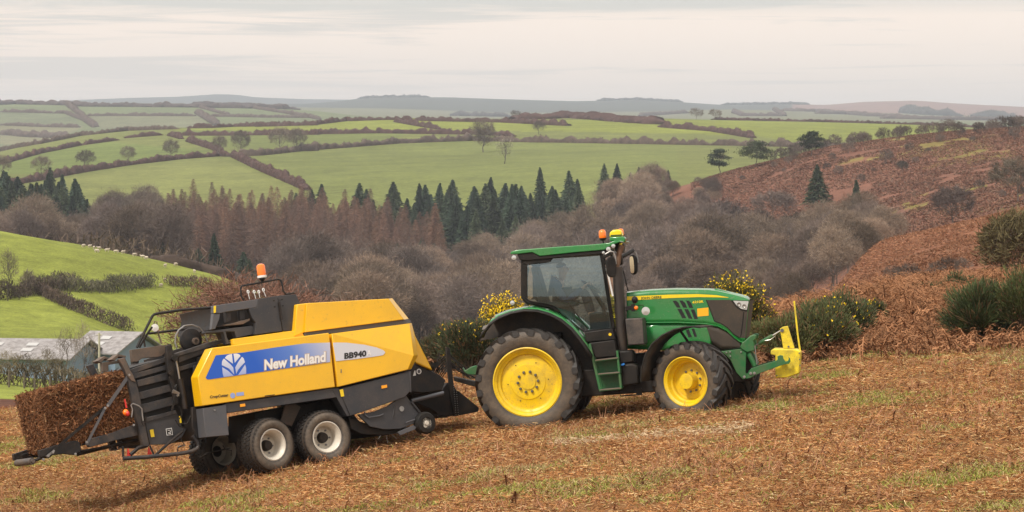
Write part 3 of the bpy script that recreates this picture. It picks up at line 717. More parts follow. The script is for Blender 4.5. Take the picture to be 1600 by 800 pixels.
# round bare trees close to the foot of the hillside
GR = 'larger bare trees at the foot of the brown hillside'
for i, (px, py, h, w, Y0, Y1, lb, tc_) in enumerate([
    (1490, 352, 64, 74, 405, 560, 'big dark round bare tree behind the near slope', (.11, .085, .075)),
    (1590, 318, 74, 96, 405, 560, 'wide bare tree cut by the right edge of the view', (.15, .125, .09)),
    (1208, 352, 56, 80, 480, 700, 'dark bare tree left of the lone spruce', (.13, .10, .085)),
    (1130, 400, 90, 100, 480, 700, 'large grey bare tree right of the roof beacons', (.125, .10, .09)),
    (1190, 425, 84, 110, 470, 620, 'broad pale bare tree below the brown hillside', (.17, .14, .115)),
    (1250, 400, 70, 90, 480, 640, 'broad grey brown bare tree below the lone spruce', (.14, .11, .09)),
    (1410, 270, 20, 22, 500, 760, 'small bare shrub on the brown hillside', (.12, .1, .08))]):
    lone('bare_tree', 450 + i, px, py, h, w, Y0, Y1, lb, GR, twc=tc_, twig=1.5, tw=24)
# thorn bushes dotted over and along the brown hillside
GC = 'small thorn bushes dotted on the brown hillside'
small = [(1305, 222, 22), (1345, 217, 16), (1252, 238, 18), (1380, 214, 22), (1402, 222, 24), (1440, 212, 20), (1465, 210, 22), (1490, 208, 18), (1500, 214, 20), (1530, 210, 22), (1550, 206, 22), (1576, 205, 26), (1590, 204, 26), (1325, 240, 22), (1384, 256, 26), (1420, 236, 16), (1240, 250, 16), (1292, 266, 14), (1310, 272, 16), (1430, 255, 12), (1345, 285, 16), (1530, 295, 18), (1365, 268, 8), (1565, 325, 16), (1210, 262, 12), (1350, 225, 20), (1330, 228, 18), (1283, 230, 20), (1232, 256, 14), (1300, 250, 14), (1470, 222, 16), (1520, 222, 12), (1585, 218, 22), (1225, 268, 8), (1160, 282, 10), (1090, 288, 14), (1262, 300, 10), (1450, 238, 10)]
TH = []
for i in range(3):
    TH.append(bare_mesh('thorn_bush', 500 + i, 4, 2.2, (.12, .095, .08), crown0=.12, nlimb=7, sub=(4, 4), twigs=7, trunk_r=.02, twig_w=.06, twig_l=.5)); TH[-1].materials.append(M_TREE)
for i, (px, py, h) in enumerate(small):
    p = hit(px, py, 470, 765); s = h * p.y / F / 4
    o = put_tree('thorn_bush', TH[i % 3], p.x, p.y, s, 'small dark thorn bush dotted on the brown hillside', 'bush', GC)
for i in range(40):   # scrub line where the hillside meets the fields
    u_ = 1180 + 420 * rng.random(); x = (u_ - 800) / F * 752
    put_tree('thorn_bush', TH[i % 3], x, 752 + 8 * rng.random(), .5 + .5 * rng.random(), 'small dark thorn bush dotted on the brown hillside', 'bush', GC)

# rough bracken tussocks over the brown hillside
rt_ = np.random.default_rng(31)
def tussocks(n, u0, u1, Y0, Y1, hh, ww, pal, name, label, fn=None, seed=0):
    u = rt_.uniform(u0, u1, n); Yq = np.sqrt(rt_.uniform(Y0 ** 2, Y1 ** 2, n)); x = (u - 800) / F * Yq
    k = vnoise(x, Yq, 9, 51 + seed, 3) > -.35; 
    if fn is not None: k &= fn(u, Yq)
    x, Yq = x[k], Yq[k]; m_ = len(x)
    c = np.stack([x, Yq, zat(x, Yq) + hh * .3], -1); d = rt_.normal(size=(m_, 3)) * np.array([1, 1, .35]) + np.array([0, 0, .35])
    V, Fq = slivers(c, d, hh * (.6 + .9 * rt_.random(m_)), ww, rt_)
    p_ = np.array(pal)[rt_.integers(0, len(pal), m_)] * (.6 + .75 * rt_.random((m_, 1))) * (1 + .35 * vnoise(x, Yq, 16, 77 + seed, 3))[:, None]
    tag(link(name, np_mesh(name, V, Fq, np.repeat(p_, 4, 0)), M_TREE), label, kind='stuff')
tussocks(120000, 1080, 1700, 420, 770, .6, .20, [(.185, .092, .062), (.168, .084, .058), (.20, .105, .070), (.150, .098, .066)], 'hillside_bracken', 'rough rust brown bracken over the far side of the slope')
tussocks(170000, 1130, 1720, 95, 330, .26, .042, [(.19, .092, .052), (.165, .078, .044), (.22, .11, .062), (.15, .085, .052)], 'near_slope_bracken', 'orange brown bracken on the nearer slope', seed=3)

# ------------------------------------------------------------------ mown bracken litter and grass in the near field
M_LIT = attr_mat('dead_bracken', rough=.9, spec=.15)
def field_mask(x, Y):
    """0 where litter lies, 1 where grass shows"""
    return vnoise(x, Y * .8, 2.0, 41, 4) * .75 + vnoise(x * .7, Y, .7, 43, 4) * .75
r3 = np.random.default_rng(7)
def field_points(n, Y0, Y1, power=1.0, mx=840):
    Y = Y0 + (Y1 - Y0) * r3.random(n) ** power
    u = r3.uniform(800 - mx, 800 + mx, n)
    return (u - 800) / F * Y, Y
n = 1000000
x, Y = field_points(n, 25.5, 60, .85, 1150)
m = field_mask(x, Y) + .10 * r3.normal(size=n); clump = vnoise(x, Y, .5, 51, 2)
keep = (r3.random(n) < np.clip(.95 - .75 * (m > .22) + .0 * m, .2, 1)) & (r3.random(n) < np.clip(.7 + clump, .25, 1))
x, Y, m, clump = x[keep], Y[keep], m[keep], clump[keep]; n = len(x)
z = zat(x, Y) + .008 + r3.random(n) ** 2 * .06 * (1 + clump)
d = r3.normal(size=(n, 3)) * np.array([1, 1, .28]); 
pal = np.array([(.35, .160, .060), (.44, .225, .090), (.54, .36, .165), (.22, .092, .036), (.62, .47, .26), (.11, .05, .026)])
pk = r3.choice(6, n, p=[.32, .27, .13, .17, .04, .07])
c = pal[pk] * (.72 + .5 * r3.random((n, 1))) * (1 + .30 * vnoise(x, Y, 1.3, 91, 3) + .18 * vnoise(x, Y, .35, 93, 2))[:, None]
la_, lb2 = hit(860, 694, 30, 60), hit(1180, 668, 30, 60)     # a strip flattened pale by the passing wheels
td = (lb2 - la_); tl = math.hypot(td.x, td.y); tq = ((x - la_.x) * td.x + (Y - la_.y) * td.y) / tl; tp_ = np.abs((x - la_.x) * td.y - (Y - la_.y) * td.x) / tl + .25 * vnoise(x, Y, .6, 3, 2)
tm = (tq > 0) & (tq < tl) & (tp_ < .45) & (r3.random(n) < .75); c[tm] = np.array((.56, .43, .27)) * (.75 + .5 * r3.random((tm.sum(), 1)))
V1 = slivers(np.stack([x, Y, z], -1), d, .03 + .10 * r3.random(n) ** 2, .0045 + .008 * r3.random(n), r3)
# upright stubble stalks
n2 = 16000; x2, Y2 = field_points(n2, 31, 60, 1, 860); k2 = vnoise(x2, Y2, 1.6, 61, 2) > -.1; x2, Y2 = x2[k2], Y2[k2]; n2 = len(x2)
L2 = .08 + .22 * r3.random(n2) ** 2
d2 = r3.normal(size=(n2, 3)) * np.array([.45, .45, .1]) + np.array([0, 0, .8])
V2 = slivers(np.stack([x2, Y2, zat(x2, Y2) + L2 * .35], -1), d2, L2, .009, r3)
c2_ = np.array([(.33, .17, .10)]) * (.6 + .9 * r3.random((n2, 1)))
Vt, Ft, Ct = merge([(*V1, np.repeat(c, 4, 0)), (*V2, np.repeat(c2_, 4, 0))])
tag(link('bracken_litter', np_mesh('bracken_litter', Vt, Ft, Ct), M_LIT), 'short mown rusty bracken litter over the near field', kind='stuff')
n = 540000; x, Y = field_points(n, 25.5, 60, .9, 1150); m = field_mask(x, Y)
keep = (m > .10 + .28 * r3.random(n)); keep |= r3.random(n) < .05
x, Y = x[keep], Y[keep]; n = len(x)
L = .03 + .07 * r3.random(n)
d = r3.normal(size=(n, 3)) * np.array([.6, .6, .1]) + np.array([0, 0, .55])
yl = vnoise(x, Y, 1.9, 71, 2)[:, None]
c = np.where(r3.random((n, 1)) < .55 + .5 * yl, np.array([[.26, .27, .06]]), np.array([[.38, .29, .14]])) * (.65 + .6 * r3.random((n, 1)))
Vg = slivers(np.stack([x, Y, zat(x, Y) + L * .35], -1), d, L, .012, r3)
tag(link('field_grass', np_mesh('field_grass', *Vg, np.repeat(c, 4, 0)), M_LIT), 'yellow green moorland grass showing through the mown bracken', kind='stuff')

# ------------------------------------------------------------------ standing dead bracken
def fronds(px, pY, h, rr, pin=9, colr=None, wd=.036):
    """arching dead fronds: a stalk with drooping side leaflets, at points px,pY"""
    n = len(px); z = zat(px, pY); a = rr.random(n) * 6.283; H = h * (.55 + .7 * rr.random(n)); reach = H * (.35 + .6 * rr.random(n))
    base = np.stack([px, pY, z - .03], -1); dirv = np.stack([np.cos(a), np.sin(a), 0 * a], -1)
    ts = np.linspace(0, 1, 5); pts = [base + dirv * (reach * t ** 1.6)[:, None] + np.array([0, 0, 1]) * (H * (1.55 * t - .75 * t * t))[:, None] for t in ts]
    col_ = (np.array([(.34, .17, .085)]) if colr is None else colr[None] * np.ones((n, 1))) * (.55 + .8 * rr.random((n, 1))); col_ = np.broadcast_to(col_, (n, 3))
    parts = []
    side = np.stack([-np.sin(a), np.cos(a), 0 * a], -1)
    for p0, p1 in zip(pts[:-1], pts[1:]):
        w = .012
        V = np.stack([p0 - side * w, p0 + side * w, p1 + side * w, p1 - side * w], 1).reshape(-1, 3)
        parts.append((V, np.arange(4 * n).reshape(n, 4), np.repeat(col_ * .8, 4, 0)))
    for k in range(pin):
        t = .3 + .7 * (k + rr.random(n)) / pin
        p = base + dirv * (reach * t ** 1.6)[:, None] + np.array([0, 0, 1]) * (H * (1.55 * t - .75 * t * t))[:, None]
        for sg in (-1, 1):
            L = H * .26 * (1.15 - t) * (.6 + .8 * rr.random(n)) + .03
            dd = side * sg + dirv * .35 + np.array([0, 0, -.55]) + rr.normal(size=(n, 3)) * .35
            dd /= np.linalg.norm(dd, axis=1, keepdims=True)
            V, Fq = slivers(p + dd * L[:, None] / 2, dd, L, wd * (1.2 - t), rr)
            parts.append((V, Fq, np.repeat(col_ * (.8 + .4 * rr.random((n, 1))), 4, 0)))
    return merge(parts)
rb = np.random.default_rng(21)
def zone(n, poly, fn=None):
    """random world points inside a plan outline given as (u, Y) corners"""
    A = np.array(poly, float); u = rb.uniform(A[:, 0].min(), A[:, 0].max(), n); Y = rb.uniform(A[:, 1].min(), A[:, 1].max(), n)
    k = in_poly(u, Y, poly); u, Y = u[k], Y[k]; x = (u - 800) / F * Y
    if fn is not None: k = fn(x, Y); x, Y = x[k], Y[k]
    return x, Y
zone_r = [(1175, 56), (1250, 53.6), (1330, 53), (1450, 53.4), (1980, 50.5), (1980, 72), (1720, 80), (1380, 88), (1280, 74), (1170, 66)]
x, Y = zone(16500, zone_r, lambda x, Y: vnoise(x, Y, 1.5, 81, 2) > -.45)
hgt = .48 + .58 * np.clip((Y - 53) / 7, 0, 1) + .22 * vnoise(x, Y, 1.7, 83, 2)
p1_ = fronds(x, Y, hgt, rb, 14, wd=.026)
x, Y = zone(4200, [(-80, 57), (150, 58), (300, 60), (760, 59), (840, 57), (1180, 56.5), (1180, 66), (760, 72), (-80, 74)], lambda x, Y: vnoise(x, Y, 1.5, 85, 2) > -.2)
p2_ = fronds(x, Y, (.5 + .35 * rb.random(len(x))) * np.clip((x / Y * F + 800 - 120) / 400, .25, 1), rb, 7)
x, Y = zone(1500, [(1150, 52.5), (1330, 51.8), (1720, 50), (1720, 54), (1400, 55), (1150, 57)], lambda x, Y: vnoise(x, Y, 1.0, 87, 2) > -.1)
p3_ = fronds(x, Y, .3 + .25 * rb.random(len(x)), rb, 8)
x, Y = field_points(2600, 30, 56, 1, 860); k_ = vnoise(x, Y, 1.1, 97, 3) > .12; x, Y = x[k_], Y[k_]
p4_ = fronds(x, Y, .10 + .16 * rb.random(len(x)), rb, 7, wd=.016)
Vt, Ft, Ct = merge([p1_, p2_, p3_, p4_])
tag(link('dead_bracken', np_mesh('dead_bracken', Vt, Ft, Ct), M_LIT), 'tall standing rust brown bracken along the edge of the mown field', kind='stuff')

# ------------------------------------------------------------------ gorse
M_GORSE = attr_mat('gorse_spines', rough=.8, spec=.25)
M_FLOW = attr_mat('gorse_flowers', rough=.6, tint=(.85, .60, .02))
def gorse(px, Y, pyt, wpx, label, group='gorse bushes along the field edge', seed=0, flowers=0.0, colr=(.075, .095, .04), depth=None, spiky=.065, base=None, nb=None):
    """bush at pixel column px, depth Y, its top at row pyt, wpx wide"""
    r = np.random.default_rng(seed); x = (px - 800) / F * Y; s = Y / F; zg = float(zat(x, Y)); h = EZ + (HY - pyt) * s - zg; w = wpx * s / 2 * 1.12; dp = depth or w * .8
    nb = nb or 70
    root = empty('gorse_bush', (x, Y, zg - .05))
    # sprig tufts on a lumpy dome
    v = r.normal(size=(nb, 3)); v /= np.linalg.norm(v, axis=1, keepdims=True); v[:, 2] = np.abs(v[:, 2]) * 1.0 - .12
    rad = .36 + .68 * r.random((nb, 1))
    cs = v * rad * np.array([w, dp, h * .52]) + np.array([0, 0, h * .42]); cs[:, 2] = np.clip(cs[:, 2], .05, None)
    stems = tubes(np.zeros((nb, 3)) + r.normal(size=(nb, 3)) * np.array([.1, .1, 0]), cs, np.full(nb, .022), np.full(nb, .008), 4)
    link('stems', np_mesh('stems', stems[0], stems[1], np.broadcast_to(np.array((.10, .075, .05)), (len(stems[0]), 3))), M_GORSE, root)
    n = nb * 210; q = r.integers(0, nb, n); tr = h * .16
    o = r.normal(size=(n, 3)); o /= np.linalg.norm(o, axis=1, keepdims=True); o *= r.random((n, 1)) ** .5
    c = cs[q] + o * np.array([tr * 1.25, tr * 1.25, tr])
    d = o * .8 + v[q] * .5 + np.array([0, 0, .7]) + r.normal(size=(n, 3)) * .25
    cl = np.array([colr]) * (.55 + .9 * r.random((n, 1))) * (.8 + .4 * r.random((nb, 1)))[q]
    br_ = r.random(n) < .14; cl[br_] = np.array((.19, .105, .055)) * (.6 + .8 * r.random((br_.sum(), 1)))
    V, Fq = slivers(c, d, spiky * (.6 + .9 * r.random(n)), .016, r)
    link('foliage', np_mesh('foliage', V, Fq, np.repeat(cl, 4, 0)), M_GORSE, root)
    if flowers > 0:
        k = r.random(n) < flowers * np.clip((c[:, 2] / h - .35) * 2.2, 0, 1) * (np.linalg.norm(o, axis=1) > .6)
        cf = c[k] + d[k] * .02; nf = len(cf)
        if nf:
            a = r.normal(size=(nf, 3)); V, Fq = slivers(cf, a, .034, .03, r)
            V2, F2 = slivers(cf + .012 * a, r.normal(size=(nf, 3)), .03, .028, r)
            V, Fq, Cq = merge([(V, Fq, (1, 1, 1)), (V2, F2, (1, 1, 1))])
            link('flowers', np_mesh('flowers', V, Fq, Cq), M_FLOW, root)
    return tag(root, label, 'bush', group)
gorse(1150, 57, 418, 98, 'gorse bush behind the tractor bonnet covered in yellow flowers', seed=1, flowers=.22, colr=(.075, .080, .022), nb=70)
gorse(790, 61, 452, 52, 'gorse bush with the brightest yellow flowers just behind the cab', seed=2, flowers=.75, colr=(.075, .085, .025))
gorse(738, 58, 484, 84, 'dark green gorse between the baler and the tractor, few flowers', seed=3, flowers=.02, colr=(.05, .065, .03))
gorse(705, 60, 500, 60, 'low dark gorse nearest the nose of the baler', seed=4, flowers=.02, colr=(.06, .065, .032))
gorse(672, 62, 518, 40, 'small dark gorse tuft right above the baler drawbar', seed=12, flowers=.0, colr=(.06, .065, .032))
gorse(1225, 53.6, 478, 100, 'broad green gorse directly behind the yellow front weight', seed=5, colr=(.105, .115, .04), depth=1.0, nb=80)
gorse(1282, 53.8, 456, 96, 'wide green gorse right of the yellow marker pole', seed=6, flowers=.02, colr=(.095, .11, .042), depth=1.0, nb=80)
gorse(1322, 56, 441, 76, 'gorse half buried in bracken with a few yellow flowers', seed=7, flowers=.02, colr=(.07, .085, .035))
gorse(1358, 58, 455, 40, 'small gorse at the left of the open bracken', seed=13, flowers=.03, colr=(.07, .085, .035))
gorse(1528, 53.4, 430, 74, 'upright dark green broom bush standing in the bracken', seed=8, colr=(.062, .085, .032), spiky=.24, depth=.6, nb=60)
gorse(1560, 53.2, 482, 54, 'low dark bush at the foot of the upright broom', seed=14, colr=(.035, .055, .026))
gorse(1604, 53, 404, 84, 'tall dark gorse cut by the right edge of the view', seed=9, colr=(.075, .092, .032), nb=80)
gorse(1500, 64, 420, 46, 'small distant gorse tuft left of the upright broom', seed=10, colr=(.065, .085, .035))
gorse(1447, 66, 430, 44, 'low gorse tuft on the bracken skyline', seed=11, colr=(.06, .08, .035))

# ------------------------------------------------------------------ thorn tree behind the baler, oak scrub at the right
def big_tree(name, px, Y, pyt, wpx, label, seed, twc, spreadz=.3, **kw):
    r = np.random.default_rng(seed); x = (px - 800) / F * Y; s = Y / F; zg = float(zat(x, Y)); h = EZ + (HY - pyt) * s - zg
    wd, t = branch_tree(r, h, wpx * s / 2, **kw)
    root = empty(name, (x, Y, zg - .05))
    link('trunk', np_mesh('trunk', wd[0], wd[1], np.broadcast_to(np.array((.13, .095, .075)), (len(wd[0]), 3))), M_TREE, root)
    c = np.repeat(np.array(twc)[None] * (.55 + .9 * r.random((len(t[0]) // 4, 1))), 4, 0)
    link('crown', np_mesh('crown', *t, c), M_TREE, root)
    return tag(root, label, 'tree')
big_tree('thorn_tree', 385, 68, 425, 300, 'low spreading reddish thorn tree behind the baler top', 3, (.16, .085, .06), crown0=.30, nlimb=16, sub=(7, 7), twigs=10, trunk_r=.016, twig_w=.016, twig_l=.22, wander=.5)
big_tree('thorn_tree', 540, 72, 455, 200, 'lower thorn tree beyond the baler bonnet', 5, (.15, .10, .075), crown0=.30, nlimb=12, sub=(6, 6), twigs=8, trunk_r=.016, twig_w=.014, twig_l=.2, wander=.5)
big_tree('oak_scrub', 1590, 95, 325, 130, 'olive brown scrub oak at the right edge above the gorse', 6, (.13, .11, .055), crown0=.1, nlimb=14, sub=(7, 7), twigs=10, trunk_r=.014, twig_w=.03, twig_l=.22)
for i, (px, py, h) in enumerate([(1395, 445, 34), (1418, 446, 38), (1432, 448, 30), (1462, 440, 34), (1482, 432, 34), (1505, 430, 30)]):
    p = hit(px, py, 75, 200); s = h * p.y / F / 4
    put_tree('thorn_bush', TH[i % 3], p.x, p.y, s, 'little grey bare bush in the row below the near orange slope', 'bush', 'row of little grey bushes on the near slope', sink=.05)

# ------------------------------------------------------------------ the farm in the valley
p = hit(345, 430, 150, 440)
hedge('hedge', line_px([(236, 400), (270, 409), (330, 424), (385, 433)], 380, 470), 1.3, 1.8, (.07, .05, .04), 'low dark bank along the top of the bright left hill', None, seed=91, uneven=.1)
HN = 'hedges on the bright green hill behind the baler'
def thick(name, line, h, w, colr, label, group, seed=0, uneven=.4):
    """a near hedge: thickly set stems and twigs with a ragged top"""
    r_ = np.random.default_rng(seed); A = np.array([tuple(p) for p in line]); L = np.concatenate([[0], np.cumsum(np.linalg.norm(np.diff(A, axis=0), axis=1))])
    h = h * .62; w = w * .6; n = int(L[-1] * 150); q = r_.random(n) * L[-1]; x = np.interp(q, L, A[:, 0]) + r_.normal(size=n) * w * .22; y = np.interp(q, L, A[:, 1]) + r_.normal(size=n) * w * .22
    hh = h * (1 + uneven * vnoise(q, 0 * q, h * 1.2, seed, 3) * 1.3); t = r_.random(n) ** .8
    c = np.stack([x, y, zat(x, y) + hh * t * .93], -1); d = r_.normal(size=(n, 3)) * np.array([.55, .55, .3]) + np.array([0, 0, .9])
    V, Fq = slivers(c, d, h * (.16 + .22 * r_.random(n)), .05 + .05 * r_.random(n), r_)
    tone = (1 + .25 * vnoise(q, 0 * q, h * 2.5, seed + 9, 2))[:, None]
    cl = np.array(colr)[None] * 1.35 * (.55 + .9 * r_.random((n, 1))) * tone
    o = link(name, np_mesh(name, V, Fq, np.repeat(cl, 4, 0)), M_TREE); return tag(o, label, 'hedge', group)
thick('hedge', line_px([(-20, 470), (20, 466), (55, 458), (80, 455), (115, 448)], 240, 430), 3.0, 4, (.085, .065, .05), 'tall ragged hedge at the left edge of the bright hill', HN, seed=92, uneven=.5)
thick('hedge', line_px([(75, 452), (110, 455), (170, 455), (215, 450), (238, 446)], 240, 430), 2.7, 3.5, (.075, .07, .045), 'dark evergreen patched hedge across the bright hill', HN, seed=93, uneven=.5)
thick('hedge', line_px([(262, 446), (300, 447), (330, 452)], 240, 430), 2.3, 3.5, (.10, .065, .05), 'reddish hedge end above the thorn tree', HN, seed=94, uneven=.4)
thick('hedge', line_px([(60, 458), (90, 474), (130, 492), (170, 508), (206, 520)], 235, 430), 2.6, 3, (.095, .07, .055), 'slanting hedge running down the bright hill to the barns', HN, seed=95, uneven=.35)
thick('hedge', line_px([(-60, 598), (0, 600), (60, 606), (120, 612), (200, 616)], 150, 240), 2.6, 3, (.085, .07, .045), 'scruffy hedge in front of the two barns', HN, seed=96, uneven=.6)
M_ROOF, b_ = principled('barn_roof', (.34, .32, .31), .6)
nn, ll = M_ROOF.node_tree.nodes, M_ROOF.node_tree.links
tcx = N(nn, 'ShaderNodeTexCoord'); wv = N(nn, 'ShaderNodeTexNoise'); wv.inputs['Scale'].default_value = 2.2; wv.inputs['Detail'].default_value = 5
rp = N(nn, 'ShaderNodeValToRGB'); rp.color_ramp.elements[0].position = .3; rp.color_ramp.elements[0].color = (.17, .155, .15, 1); rp.color_ramp.elements[1].position = .7; rp.color_ramp.elements[1].color = (.33, .315, .31, 1)
ll.new(tcx.outputs['Object'], wv.inputs['Vector']); ll.new(wv.outputs[0], rp.inputs[0]); ll.new(rp.outputs[0], b_.inputs['Base Color'])
M_WALL, _ = principled('barn_cladding', (.20, .27, .36), .6)
M_SKYL, _ = principled('barn_skylight', (.42, .42, .41), .4)
M_DARKW, _ = principled('barn_shadowed_opening', (.05, .055, .06), .8)
def barn(px, py, Y0, Y1, L, W, hw, hr, yaw, label):
    p = hit(px, py, Y0, Y1); root = empty('barn', (p.x, p.y, p.z)); root.rotation_euler = (0, 0, math.radians(yaw))
    l2, w2 = L / 2, W / 2
    me = bpy.data.meshes.new('wall')
    vs = [(-l2, -w2, -3), (l2, -w2, -3), (l2, w2, -3), (-l2, w2, -3), (-l2, -w2, hw), (l2, -w2, hw), (l2, w2, hw), (-l2, w2, hw), (-l2, 0, hr - .1), (l2, 0, hr - .1)]
    me.from_pydata(vs, [], [(0, 1, 5, 4), (1, 2, 6, 9, 5), (2, 3, 7, 6), (3, 0, 4, 8, 7)]); link('wall', me, M_WALL, root)
    for sg in (-1, 1):
        me = bpy.data.meshes.new('roof'); e = .5; dz = (hr - hw) / w2 * .5
        a = [(-l2 - e, sg * (w2 + .5), hw - dz + .1), (l2 + e, sg * (w2 + .5), hw - dz + .1), (l2 + e, 0, hr + .1), (-l2 - e, 0, hr + .1)]
        b = [(x_, y_, z_ + .12) for x_, y_, z_ in a]
        me.from_pydata(a + b, [], [(0, 1, 2, 3), (7, 6, 5, 4), (0, 4, 5, 1), (1, 5, 6, 2), (2, 6, 7, 3), (3, 7, 4, 0)]); rf = link('roof', me, M_ROOF, root)
        for k in range(int(L / 3.2)):
            x0 = -l2 + 1.6 + k * 3.2
            for t0, t1 in ((.25, .42), (.55, .72)):
                q = [(x0 + dx, sg * w2 * (1 - t), hw + (hr - hw) * t + .27) for dx, t in ((0, t0), (1.0, t0), (1.0, t1), (0, t1))]
                ms = bpy.data.meshes.new('skylight'); ms.from_pydata(q, [], [(0, 1, 2, 3)]); link('skylight', ms, M_SKYL, rf)
    return tag(root, label, 'barn')
barn(52, 588, 200, 262, 9.5, 7.5, 1.7, 3.0, -14, 'long low grey roofed barn at the far left below the green hill')
barn(182, 592, 200, 262, 4.6, 6.6, 2.4, 3.9, -28, 'blue clad grey roofed barn just left of the baler rail')
def sapling(px, pyb, pyt, w, seed, label, g, c=(.20, .165, .12)):
    p = hit(px, pyb, 165, 262); s = p.y / F
    r = np.random.default_rng(seed); h = (pyb - pyt) * s
    wd, t = branch_tree(r, h, w * s / 2, crown0=.2, nlimb=7, sub=(4, 3), twigs=4, trunk_r=.010, twig_w=.022, twig_l=.4)
    root = empty('bare_sapling', tuple(p)); link('trunk', np_mesh('trunk', wd[0], wd[1], np.broadcast_to(np.array((.15, .125, .10)), (len(wd[0]), 3))), M_TREE, root)
    link('crown', np_mesh('crown', *t, np.broadcast_to(np.array(c), (len(t[0]), 3))), M_TREE, root); return tag(root, label, 'tree', g)
GA = 'thin bare trees by the barns'
for i, (px, a, b, w, lb) in enumerate([(105, 606, 508, 44, 'thin pale tree left of the blue barn'), (132, 608, 504, 44, 'thin pale tree in front of the blue barn'), (12, 603, 545, 46, 'bushy bare tree in front of the left barn at the view edge'), (42, 604, 548, 50, 'scrubby bare tree in front of the left barn'), (72, 606, 545, 46, 'scrubby tree between the barns'), (90, 607, 560, 34, 'low greenish bare tree between the barns')]):
    sapling(px, a, b, w, 600 + i, lb, GA, (.22, .18, .14) if i < 2 else (.14, .115, .065))
for i, (px, pyb, pyt, w, lb) in enumerate([(12, 470, 388, 34, 'tall thin bare tree at the left edge of the bright hill'), (44, 462, 422, 26, 'round bare tree on the left hedge of the bright hill')]):
    p = hit(px, pyb, 240, 430); s = p.y / F; r = np.random.default_rng(620 + i)
    wd, t = branch_tree(r, (pyb - pyt) * s, w * s / 2, crown0=.2, nlimb=7, sub=(4, 4), twigs=5, trunk_r=.012, twig_w=.035, twig_l=.5)
    root = empty('bare_tree', tuple(p)); link('trunk', np_mesh('trunk', wd[0], wd[1], np.broadcast_to(np.array(BARK), (len(wd[0]), 3))), M_TREE, root)
    link('crown', np_mesh('crown', *t, np.broadcast_to(np.array((.16, .13, .11)), (len(t[0]), 3))), M_TREE, root); tag(root, lb, 'tree', 'bare trees on the bright hill')
for i, (px, py, w) in enumerate([(205, 404, 24), (228, 408, 26), (250, 412, 24), (270, 414, 22)]):
    x = (px - 800) / F * 455; h = 30 * 455 / F
    o = put_tree('pale_bush', TH[i % 3], x, 455, 1.0, 'pale bushy willow behind the crest of the bright hill', 'bush', 'pale willows behind the green crest'); o.scale = (1.25, 1.25, 1.0)
M_POLE, _ = principled('pole_wood', (.42, .40, .30), .8)
p = hit(155, 612, 165, 240); hp = (612 - 520) * p.y / F
root = empty('telegraph_pole', tuple(p))
tv = tubes([[0, 0, -.3]], [[0, 0, hp]], [.10], [.075], 8); link('pole', np_mesh('pole', *tv), M_POLE, root)
tv = tubes([[-.22, 0, hp - .15]], [[.22, 0, hp - .15]], [.04], [.04], 6); link('crossbar', np_mesh('crossbar', *tv), M_POLE, root)
tag(root, 'pale telegraph pole standing beside the blue barn', 'pole')
# fence posts at the top of the little green field
M_POST, _ = principled('fence_post_wood', (.12, .095, .07), .9)
pm = None
for i, px in enumerate([-8, 14, 38, 54, 78, 100]):
    p = hit(px, 604 + px * .08, 160, 230)
    if pm is None: pm = np_mesh('fence_post', *tubes([[0, 0, -.2]], [[0, 0, 1.1]], [.07], [.06], 6)); pm.materials.append(M_POST)
    o = bpy.data.objects.new('fence_post', pm); col.objects.link(o); o.location = p
    tag(o, 'small dark fence post between the lowest green field and the barns', 'fence post', 'fence posts below the barns')
# sheep
M_WOOL = attr_mat('wool', tint=(.52, .45, .36), noise_scale=9, noise_amt=.12); M_FACE, _ = principled('sheep_face', (.45, .40, .33), .9)
def lathe_pts(prof, n=12):
    pass
def blob(c, r, seg=10, ring=7):
    V = []; 
    for i in range(ring + 1):
        th = math.pi * i / ring
        for j in range(seg):
            a = 2 * math.pi * j / seg; V.append((c[0] + r[0] * math.cos(th), c[1] + r[1] * math.sin(th) * math.cos(a), c[2] + r[2] * math.sin(th) * math.sin(a)))
    Fq = [(i * seg + j, i * seg + (j + 1) % seg, (i + 1) * seg + (j + 1) % seg, (i + 1) * seg + j) for i in range(ring) for j in range(seg)]
    return np.array(V), np.array(Fq)
def sheep_mesh(graze, seed):
    hd = (.62, 0, .30) if graze else (.66, 0, .86)
    parts = [blob((0, 0, .62), (.55, .27, .27)), blob((.42, 0, .68), (.2, .17, .2)), blob(((hd[0] + .45) / 2, 0, (hd[2] + .66) / 2), (.16, .10, .15)), blob(hd, (.14, .08, .09)), blob((hd[0] - .05, .1, hd[2] + .07), (.03, .07, .03)), blob((hd[0] - .05, -.1, hd[2] + .07), (.03, .07, .03)), blob((-.55, 0, .55), (.05, .06, .14))]
    p0 = [(x_, y_, .5) for x_ in (-.34, .34) for y_ in (-.14, .14)]; p1 = [(x_ + (.03 if x_ < 0 else 0), y_, 0) for x_, y_, _ in p0]
    t = tubes(p0, p1, [.075] * 4, [.035] * 4, 6)
    V, Fq, C = merge([(*q, (1, 1, 1)) for q in parts] + [(*t, (1, 1, 1))])
    me = np_mesh('sheep', V, Fq, C, smooth=True); me.materials.append(M_WOOL); return me
SH = [sheep_mesh(True, 0), sheep_mesh(False, 1)]
